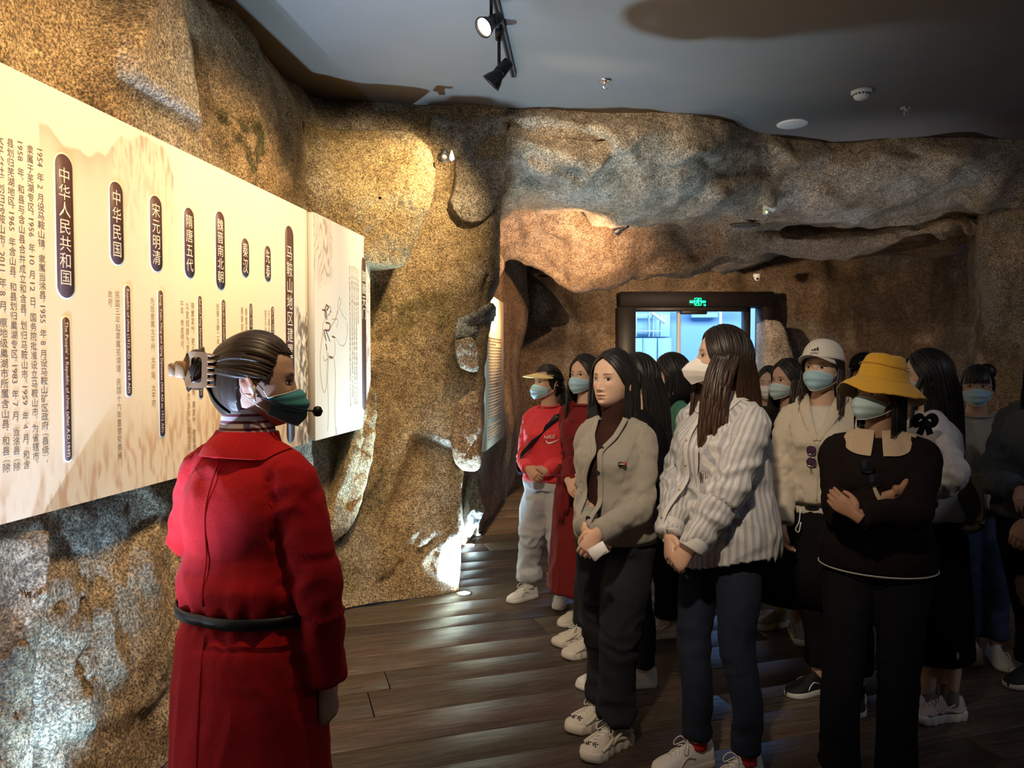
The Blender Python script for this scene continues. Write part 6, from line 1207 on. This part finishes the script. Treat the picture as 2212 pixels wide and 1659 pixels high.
# ---- woman with the white cap and cream hoodie
s = Human('woman in a cream zip hoodie and white baseball cap with pale blue mask', 1778, 3.42, 150, 1.575, 1.0, (.62, .42, .31), hy=-14, hp=6)
footpx(s, 1, 1768, 1492, 112); footpx(s, -1, 1852, 1515, 150); s.arm(1, s.L(1690, 1150, 3.3), (1, -.6, 0), (-.1, .25, -1), (-1, 0, 0), .5, raw=True); s.arm(-1, (-.21, .10, .84), None, (0, .2, -1), (1, 0, 0)); s.body(1); s.eyes(.003)
CRM = fabric('cream_fleece', (.60, .53, .42), .95, .4); s.garment('shirt', [loft(s.torso_rings(.83, 1.345, .030, n=36))], fabric('white_jersey', (.64, .60, .52)), .010, 4, .004, 60); ts = s.root.children[-1]; V, F = s.last
for cx, rx, rz, z in ((.045, .013, .008, .895), (-.005, .013, .008, .89), (.02, .030, .010, .862)):
    t_ = np.linspace(0, 2*PI, 25)[:-1]; pts = np.array([surf_at(V, None, cx+rx*math.cos(a), z*s.k+rz*math.sin(a)) for a in t_]); pts[:, 1] = pts[:, 1].max()+.0035; c_ = pts.mean(0); build('cutout', np.vstack([pts, c_]), [(i, (i+1) % 24, 24) for i in range(24)], blackm, ts)
kc = s.k
def cutz(V):
    w_ = np.interp(V[:, 2]/kc, [.86, 1.18, 1.20, 1.27, 1.34], [0, 0, .004, .045, .066]); return (V[:, 1] > .01) & (np.abs(V[:, 0]) < w_)
s.garment('hoodie', [loft(s.torso_rings(.885, 1.350, lambda z: .046-.016*sst(z, 1.15, 1.35), n=44)), s.sleeve(1, (.072, .066, .054), .98), s.sleeve(-1, (.072, .066, .054), .98)], CRM, .0085, 6, .008, 61, .5, cut=cutz); hd = s.root.children[-1]; V, F = s.last; sol = hd.modifiers.new('thickness', 'SOLIDIFY'); sol.thickness = .005; sol.offset = -1
for sg in (1, -1):
    ln = surf_line(V, [(sg*x, z*kc) for x, z in ((.075, 1.335), (.052, 1.27), (.020, 1.20), (.006, 1.17))], True, .002); V2, F2 = limb(np.vstack([[sg*.085*kc, -.02, 1.36*kc], ln]), [(.026, .012), (.026, .012), (.024, .009), (.016, .006), (.008, .003)], 12, 5, (0, 1, 0)); build('hood_edge', V2, F2, CRM, hd)
V2, F2 = limb(np.array([(.10, -.02, 1.335), (.09, -.09, 1.31), (0, -.135, 1.29), (-.09, -.09, 1.31), (-.10, -.02, 1.335)])*kc, [(.025, .03), (.03, .05), (.035, .065), (.03, .05), (.025, .03)], 14, 6, (0, 0, 1)); build('hood', V2, F2, CRM, hd)
tubeobj('zip', surf_line(V, [(0, z*kc) for z in np.linspace(1.16, .90, 9)], True, .001), .003, CRM, hd, 6, 2)
V2, F2 = loft([ring((0, -.008*kc, z*kc), (1, 0, 0), (0, 1, 0), a*kc, b*kc, 50) for z, a, b in ((.875, .205, .158), (.872, .209, .162), (.93, .211, .163), (.935, .206, .160))], False); build('hem_band', V2, F2, CRM, hd)
for sd in (1, -1): cuffband(s, sd, CRM, .050, .05, hd, .98)
V2, F2 = loft([ring((0, 0, z*kc), (1, 0, 0), (0, 1, 0), r*kc, r*.8*kc, 40) for z, r in ((.42, .20), (.6, .20), (.8, .185), (.9, .165), (.96, .15))]); build('shorts', V2, F2, BLKF, s.root); s.trousers(BLKF, (.10, .085, .07, .062, .055), hem=.13)
tubeobj('drawstring', np.array([(.065, .17, .86), (.07, .175, .80), (.085, .175, .765), (.07, .178, .755), (.062, .175, .80)])*kc, .003, whitem, s.root, 6, 4)
for sd in (1, -1): s.shoe(sd, blk_sh, white_sh, 'sneaker', None, accent=whitem)
s.hair('long', HR, zend=1.28, n=240, seed=24, frontaz=72, th_front=100, wave=.010, front=36, side=-18, back_fall=-.06); s.mask(BLUEM)
CAPW = fabric('white_cap_cotton', (.70, .67, .60), .9, .2)
def ballcap(s, m, z0=.040, h=.094, name='baseball_cap', logo=None, brimm=None, tilt=.0):
    na, nr = 48, 14; Vc = []; Tm = rotx(tilt)
    for j in range(nr):
        e = math.radians(90*j/(nr-1)*.999); 
        for i in range(na): a = i/na*2*PI; sm = 1+.010*abs(math.cos(3*a))**8*0; r0 = math.cos(e)**.72; Vc.append(((.0875)*r0*math.sin(a), (.104 if math.cos(a) > 0 else .114)*r0*math.cos(a), z0-.016*(1-math.cos(a))/2*(1-j/nr)+h*math.sin(e)**1.05))
    Vc = np.array(Vc)@Tm.T; i = np.arange(nr-1)[:, None]*na; j = np.arange(na)[None]; j2 = (j+1) % na; Fc = np.stack([i+j, i+na+j, i+na+j2, i+j2], -1).reshape(-1, 4); cp_ = build(name, hl(s, Vc), Fc[:, ::-1], m, s.root); sd_ = cp_.modifiers.new('t', 'SOLIDIFY'); sd_.thickness = .003; sd_.offset = -1
    for a in (0, 60, 120): pts = []; 
    for q in range(6):
        a = math.radians(q*60); pts = [((.0885)*math.cos(e)**.72*math.sin(a), (.105 if math.cos(a) > 0 else .115)*math.cos(e)**.72*math.cos(a), z0+.001-.016*(1-math.cos(a))/2*(1-e/1.57)+h*1.004*math.sin(e)**1.05) for e in np.linspace(.05, 1.5, 9)]; tubeobj('crown_seam', hl(s, np.array(pts)@Tm.T), .0009, m, cp_, 5, 2)
    V2, F2 = lathe([(.006, 0), (.005, .004), (.0005, .005)], 12, None, hl(s, np.array([0, 0, z0+h])@Tm.T)); build('crown_button', V2, F2, m, cp_)
    return cp_
cp = ballcap(s, CAPW, .048, .092); 
def brim(s, m, par, z=.040, reach=.070, half=60, droop=.012, curve=.030):
    na, nr = 30, 8; T_ = []
    for j in range(nr):
        t = j/(nr-1)
        for i in range(na): a = math.radians(-half+2*half*i/(na-1)); w_ = max(0, 1-(abs(a)/math.radians(half))**2.6)**.5; x = .086*math.sin(a)*(1+.06*t); T_.append((x, .103*math.cos(a)+reach*w_*t, z-droop*t-curve*(x/.08)**2*(.5+.5*t)))
    V2 = np.array(T_); n = len(V2); Fq = list(map(tuple, gridF(nr, na)))+[tuple(x+n for x in f) for f in gridF(nr, na, True)]
    for i in range(na-1): a = (nr-1)*na+i; Fq.append((a, a+1, a+1+n, a+n))
    return build('brim', hl(s, np.vstack([V2, V2-np.array([0, 0, .003])])), Fq, m, par, auto=50)
brim(s, CAPW, cp, .052, droop=.0)
def on_cap(x, z, z0=.048, h=.092, off=.0065): e = math.asin(min(.99, max(0, (z-z0)/h)**(1/1.05))); r0 = math.cos(e)**.72; sx = min(.98, abs(x)/(.0875*r0)); return (x, .104*r0*math.sqrt(1-sx*sx)+off, z)
Vg, Fg = glyph('adidas'); Vg = Vg.copy(); c_ = (Vg.min(0)+Vg.max(0))/2; Vg = (Vg-c_)*.0165; W = hl(s, np.array([on_cap(-v[0], .066+v[1]) for v in Vg])); build('cap_lettering', W, Fg, blackm, cp, smooth=False)
for i, hh in enumerate((.007, .0135, .020)):
    x0 = .013-.0115*i; pts = [(x0, .0765), (x0-.0085, .0765), (x0-.0085-.004-.0, .0765+hh*.0+.004+hh*.55), (x0-.003, .0765+.004+hh)]; pts = [(x0, .0765), (x0-.0085, .0765), (x0-.0085+.004+hh*.0, .0765)] and [(x0, .0765), (x0-.0080, .0765), (x0-.0080+hh*.55, .0765+hh), (x0+hh*.55-.0, .0765+hh-.003)]
    pts = [(x0-.0085, .0765), (x0, .0765), (x0+.0045-hh*0+.0, .0765+hh*.45), (x0-.003+.0, .0765+hh)]; W = hl(s, np.array([on_cap(a, b) for a, b in pts])); build('cap_stripe', W, [(0, 1, 2, 3)], blackm, cp, smooth=False)
# sunglasses hooked on the zip
def sunnies(s, V, x, z, label, lensc, tilt=PI/2, r=.021, sp=.026, frame=None):
    g = thing('sunglasses', label, 'sunglasses', s.root.location, s.yaw); p = surf_at(V, None, x, z); lm = mat('tinted_lens', lensc, .08, spec=.8); y0 = p[1]+.012
    for sg in (1, -1):
        cx, cz = x+sg*sp*math.cos(tilt), z+sg*sp*math.sin(tilt); t_ = np.linspace(0, 2*PI, 17)[:-1]; pr_ = np.array([(cx+r*.95*math.copysign(abs(math.cos(a))**.8, math.cos(a)), y0+.002*sg, cz+r*.9*math.copysign(abs(math.sin(a))**.8, math.sin(a))) for a in t_]); c_ = pr_.mean(0)+np.array([0, .003, 0]); build('lens', np.vstack([pr_, c_]), [(i, (i+1) % 16, 16) for i in range(16)], lm, g)
        V2, F2 = limb(np.vstack([pr_, pr_[:1]]), [.0012]*17, 6, 3); build('rim', V2, F2, frame or chrome, g)
        V2, F2 = limb([(cx+sg*r*math.cos(tilt), y0, cz+sg*r*math.sin(tilt)), (cx+.01, y0-.008, cz-.01), (x+.004*sg, y0-.012, z-.075)], [.0013]*3, 6, 4); build('temple', V2, F2, frame or chrome, g)
    V2, F2 = limb([(x-.006*math.cos(tilt), y0, z-.006), (x, y0+.003, z), (x+.006*math.cos(tilt), y0, z+.006)], [.0012]*3, 6, 3); build('bridge', V2, F2, frame or chrome, g); return g
sunnies(s, V, .022, 1.10*kc, 'purple tinted sunglasses hooked vertically on the cream hoodie zip', (.07, .03, .06))
# ---- man or woman with black cap far behind
s = Human('person in a black cap with glasses and white mask far behind the white cap', 1866, 4.7, 165, 1.53, 1.0, (.5, .34, .26), hy=-10); s.arm(1, (.2, .05, .8)); s.arm(-1, (-.2, .05, .8)); s.body(0); s.eyes(); s.garment('jacket', [loft(s.torso_rings(.80, 1.35, .03, n=30)), s.sleeve(1), s.sleeve(-1)], BLKF2, .012, 4, .005, 62); s.trousers(BLKF)
for sd in (1, -1): s.shoe(sd, blk_sh, blackm)
s.hair('bob', HB, zend=1.36, n=120, seed=25); s.mask(WHITEM); s.glasses(blackm); cp = ballcap(s, BLKF, .048, .092); brim(s, BLKF, cp, .052, .055, droop=0); W = hl(s, np.array([on_cap(a, b, off=.003) for a, b in ((-.03, .06), (.03, .06), (.03, .082), (-.03, .082))])); build('cap_patch', W, [(0, 1, 2, 3)], mat('cap_patch_print', (.4, .4, .4), .6), cp, smooth=False)
# ---- woman with the yellow bucket hat
s = Human('woman in a yellow bucket hat and dark sweater with her arms crossed', 1900, 2.78, 152, 1.475, 1.10, (.42, .24, .15), hy=-36, hp=9)
footpx(s, 1, 1812, 1690, 150); footpx(s, -1, 1935, 1700, 165)
s.arm(1, s.L(1945, 1060, 2.62), (1, -.2, -.5), (-1, -.6, .0), (0, -1, .1), .35, raw=True); s.arm(-1, s.L(1848, 1112, 2.54), (-1, -.3, -.5), (.8, -.15, .55), (0, -1, 0), .4, raw=True); s.body(1); s.eyes(.002)
DK = fabric('black_brown_knit', (.014, .0095, .009), .95, .35); s.garment('sweater', [loft(s.torso_rings(.80, 1.345, lambda z: .040-.012*sst(z, 1.1, 1.34)-.006*sst(.86-z, 0, .06), n=46)), s.sleeve(1, (.078, .068, .056), .70), s.sleeve(-1, (.078, .068, .054), .90)], DK, .0085, 6, .006, 71, .35); swo = s.root.children[-1]; V, F = s.last
tubeobj('hem_piping', [(math.sin(a)*.220*s.k, (math.cos(a)*.166-.008)*s.k, (.800-.006*math.cos(a))*s.k) for a in np.linspace(0, 2*PI, 40)], .0032, mat('grey_piping', (.45, .42, .38), .8), swo, 8, 2)
a = s.arms[1]; p = a['E']+(a['W']-a['E'])*.70; V2, F2 = limb([p-(a['W']-a['E'])*.02, p+(a['W']-a['E'])*.02], [.058*s.k, .056*s.k], 22, 3); build('sleeve_piping', V2, F2, mat('tan_piping', (.42, .32, .22), .8), swo)
BEI = fabric('beige_collar_cloth', (.56, .42, .27)); push_obj(collar(s, BEI, 1.305, 1.365, .084, .066, .045, flare=.048, open_=10, tip=.078, parent=swo), *s.last, .006)
V2, F2 = limb([(math.sin(a)*.066*s.k, math.cos(a)*.066*s.k, (1.35-.06*(1+math.cos(a))/2)*s.k) for a in np.linspace(0, 2*PI, 20)], [.0022]*20, 6, 3); build('necklace', V2, F2, blackm, s.root)
ks = s.k
sunnies(s, V, .018, 1.195*ks, 'black round sunglasses hanging at the neck of the dark sweater', (.012, .014, .018), 1.1, .024, .028, blackm)
s.trousers(BLKF, (.104, .088, .074, .070, .068), .95, .06, .005, 73, .011)
for sd in (1, -1): s.shoe(sd, blk_sh, blackm)
s.hair('bob', HB, zend=1.32, n=200, seed=27, frontaz=74, th_front=80, front=40, side=-10); s.mask(PALEM)
YEL = fabric('mustard_corduroy', (.68, .37, .035), .9, .4, .12, 260, .4); YIN = fabric('hat_lining', (.42, .34, .20))
na = 72; prof = [(.030, .150, 1), (.055, .149, 1), (.068, .140, 1), (.080, .105, 1), (.088, .068, 1), (.096, .046, 1)]; th = np.arange(na)/na*2*PI
R = [np.stack([r*.98*np.sin(th), r*1.14*np.cos(th)-.006, np.full(na, z)+.006*np.sin(2*th+1)*(r/.09)], 1) for r, z, _ in prof]
for t_ in np.linspace(.12, 1, 9): r = .096+.062*t_; R.append(np.stack([r*np.sin(th), r*1.12*np.cos(th)-.006, .046-.062*t_**1.15+.010*t_*np.sin(3*th+.6)+.006*t_*np.sin(5*th)+.006*np.sin(2*th+1)*1.1+.008*t_*np.cos(th)], 1))
V2 = np.concatenate([np.array([[0, -.006, .151]])]+R); V2 = V2+fbm(V2, (30, 30, 30), 4, 3)[:, None]*np.array([.005, .005, .004]); Fh = [(0, 1+(i+1) % na, 1+i) for i in range(na)]
for j in range(len(R)-1):
    for i in range(na): b_ = 1+j*na; Fh.append((b_+(i+1) % na, b_+na+(i+1) % na, b_+na+i, b_+i))
V2 = V2+np.array([0, -.004, .020]); ho = build('bucket_hat', hl(s, V2), Fh, None, s.root, mats=[YEL, YIN]); sd_ = ho.modifiers.new('t', 'SOLIDIFY'); sd_.thickness = .004; sd_.offset = -1; sd_.material_offset = 1
for r, z in ((.0965, .066), (.088, .124)): tubeobj('hat_seam', hl(s, [(r*.99*math.sin(a), r*1.145*math.cos(a)-.010, z+.006*math.sin(2*a+1)*(r/.09)) for a in np.linspace(0, 2*PI, 40)]), .0014, YEL, ho, 5, 1)
# ---- long hair and white shirt behind the bucket hat
s = Human('long-haired woman in white shirt and long black skirt seen from behind', 2010, 3.28, 68, 1.545, 1.0, (.6, .42, .32), hy=8)
footpx(s, 1, 2002, 1545, 95); footpx(s, -1, 2050, 1552, 100); s.arm(1, (.14, .22, .92), (1, -.4, 0), (-.4, .9, -.2), (0, -.2, -1)); s.arm(-1, (-.22, .10, .95), (-1, -.6, 0)); s.body(1)
WSH = fabric('white_shirt_cloth', (.55, .55, .58), .9, .2); s.garment('shirt', [loft(s.torso_rings(.86, 1.35, .030, n=40)), s.sleeve(1, (.066, .06, .05), .95), s.sleeve(-1, (.066, .06, .05), .95)], WSH, .009, 5, .009, 81)
V2, F2 = loft([ring((0, 0, z*s.k), (1, 0, 0), (0, 1, 0), r*s.k, r*.82*s.k, 44) for z, r in ((.24, .24), (.5, .22), (.75, .195), (.88, .175), (.95, .155))]); V2 = V2+0; build('skirt', V2, F2, BLKF, s.root)
PNK = mat('pale_pink_sneaker', (.52, .42, .42), .6)
for sd in (1, -1): s.shoe(sd, PNK, white_sh, 'chunky', lacem, sock=fabric('sheer_sock', (.2, .18, .18)), L=.26)
s.hair('long', HB, zend=.98, n=320, seed=29, frontaz=66, th_front=70, front=42, wave=.006, back_fall=-.05, side=-20); s.mask(BLUEM)
bw = thing('hair_scrunchie', 'black cloth bow on the hair at the back of the bucket hat wearer', 'scrunchie', P(1998, 905, 2.98))
for sg in (1, -1):
    V2, F2 = limb([(0, 0, 0), (sg*.024, -.005, .012), (sg*.040, 0, -.006), (sg*.030, .005, -.026), (0, 0, -.004)], [.006, .013, .016, .012, .006], 10, 4, (0, 1, 0), .6); build('bow_loop', V2, F2, BLKF, bw)
    V2, F2 = limb([(0, 0, 0), (sg*.010, -.004, -.030), (sg*.022, 0, -.062)], [(.007, .003), (.012, .003), (.014, .002)], 8, 4, (0, 1, 0)); build('bow_tail', V2, F2, BLKF, bw)
V2, F2 = lathe([(.001, -.010), (.009, -.006), (.010, .004), (.001, .010)], 12); build('knot', V2, F2, BLKF, bw)
bag = thing('shoulder_bag', 'grey-brown flap shoulder bag near the right edge', 'bag', P(2085, 1080, 3.16), math.radians(-10)); BGM = mat('taupe_leather', (.115, .10, .08), .5)
V2, F2 = boxvf((0, 0, 0), (.068, .045, .145), bev=.03); V2, F2 = remesh(V2, F2, .006, 6, .5); build('pouch', V2, F2, BGM, bag); V2, F2 = boxvf((0, -.046, .02), (.062, .006, .11), bev=.012); V2, F2 = remesh(V2, F2, .004, 5, .5); build('flap', V2, F2, BGM, bag)
V2, F2 = limb([(-.065, 0, .10), (-.11, -.02, .14), (-.15, -.03, .20)], [(.011, .004)]*3, 8, 5); build('strap', V2, F2, BGM, bag); V2, F2 = lathe([(.010, -.004), (.012, 0), (.010, .004)], 14, frame_to((1, 0, 1)), (-.072, -.01, .10)); build('strap_ring', V2, F2, chrome, bag)
# ---- woman with glasses in a pale pleated blouse
s = Human('woman with glasses, high bun and pale gathered blouse near the right edge', 2112, 3.85, 160, 1.475, 1.0, (.52, .34, .26), hy=-12, hp=2)
footpx(s, 1, 2100, 1415, 150); footpx(s, -1, 2150, 1425, 165); s.arm(1, (.20, .10, .88)); s.arm(-1, s.L(2178, 975, 3.6), (-1, -.3, -.6), (.4, .5, .5), (0, -1, 0), .8, raw=True); s.body(1); s.eyes(.002)
BLO = fabric('pale_blouse', (.30, .285, .25), .9, .2); s.garment('blouse', [loft(s.torso_rings(.83, 1.345, lambda z: .055-.030*sst(z, 1.05, 1.34), n=44)), s.sleeve(1, (.074, .070, .056), .96), s.sleeve(-1, (.074, .070, .056), .96)], BLO, .009, 5, .010, 83, .95); crew(s, BLO, 1.335, .078)
s.trousers(fabric('blue_jeans', (.03, .05, .11), .85, .3), (.098, .085, .07, .062, .056), hem=.12)
for sd in (1, -1): s.shoe(sd, white_sh, white_sh, 'sneaker', None)
s.hair('bun', HB, n=240, seed=31, frontaz=66, front=38, side=-12, fringe=True, bun=(-.045, -.085, .085), bunr=.042); s.mask(BLUEM); s.glasses(mat('thin_gold_wire', (.7, .55, .35), .3, 1))
# ---- person at the right edge
s = Human('person in washed grey denim jacket cut off by the right edge', 2275, 3.05, 118, 1.60, 1.08, (.55, .34, .25)); footpx(s, 1, 2225, 1470, 120); footpx(s, -1, 2290, 1480, 120)
s.arm(1, s.L(2205, 1060, 2.9), (1, -.8, 0), (-.5, .7, -.3), (0, -.3, -1), .7, raw=True); s.arm(-1, s.L(2206, 1165, 2.75), (-1, -.6, 0), (.3, .4, -.7), (0, -1, 0), .6, raw=True); s.body(1)
DEN = fabric('grey_denim', (.085, .095, .10), .9, .3); s.garment('denim_jacket', [loft(s.torso_rings(.86, 1.35, .040, n=40)), s.sleeve(1, (.072, .066, .055), .95), s.sleeve(-1, (.072, .066, .055), .95)], DEN, .009, 5, .009, 85); s.trousers(BLKF, (.10, .088, .07, .065, .06), hem=.09)
for sd in (1, -1): s.shoe(sd, blk_sh, white_sh)
s.hair('bob', HB, zend=1.3, n=140, seed=33)
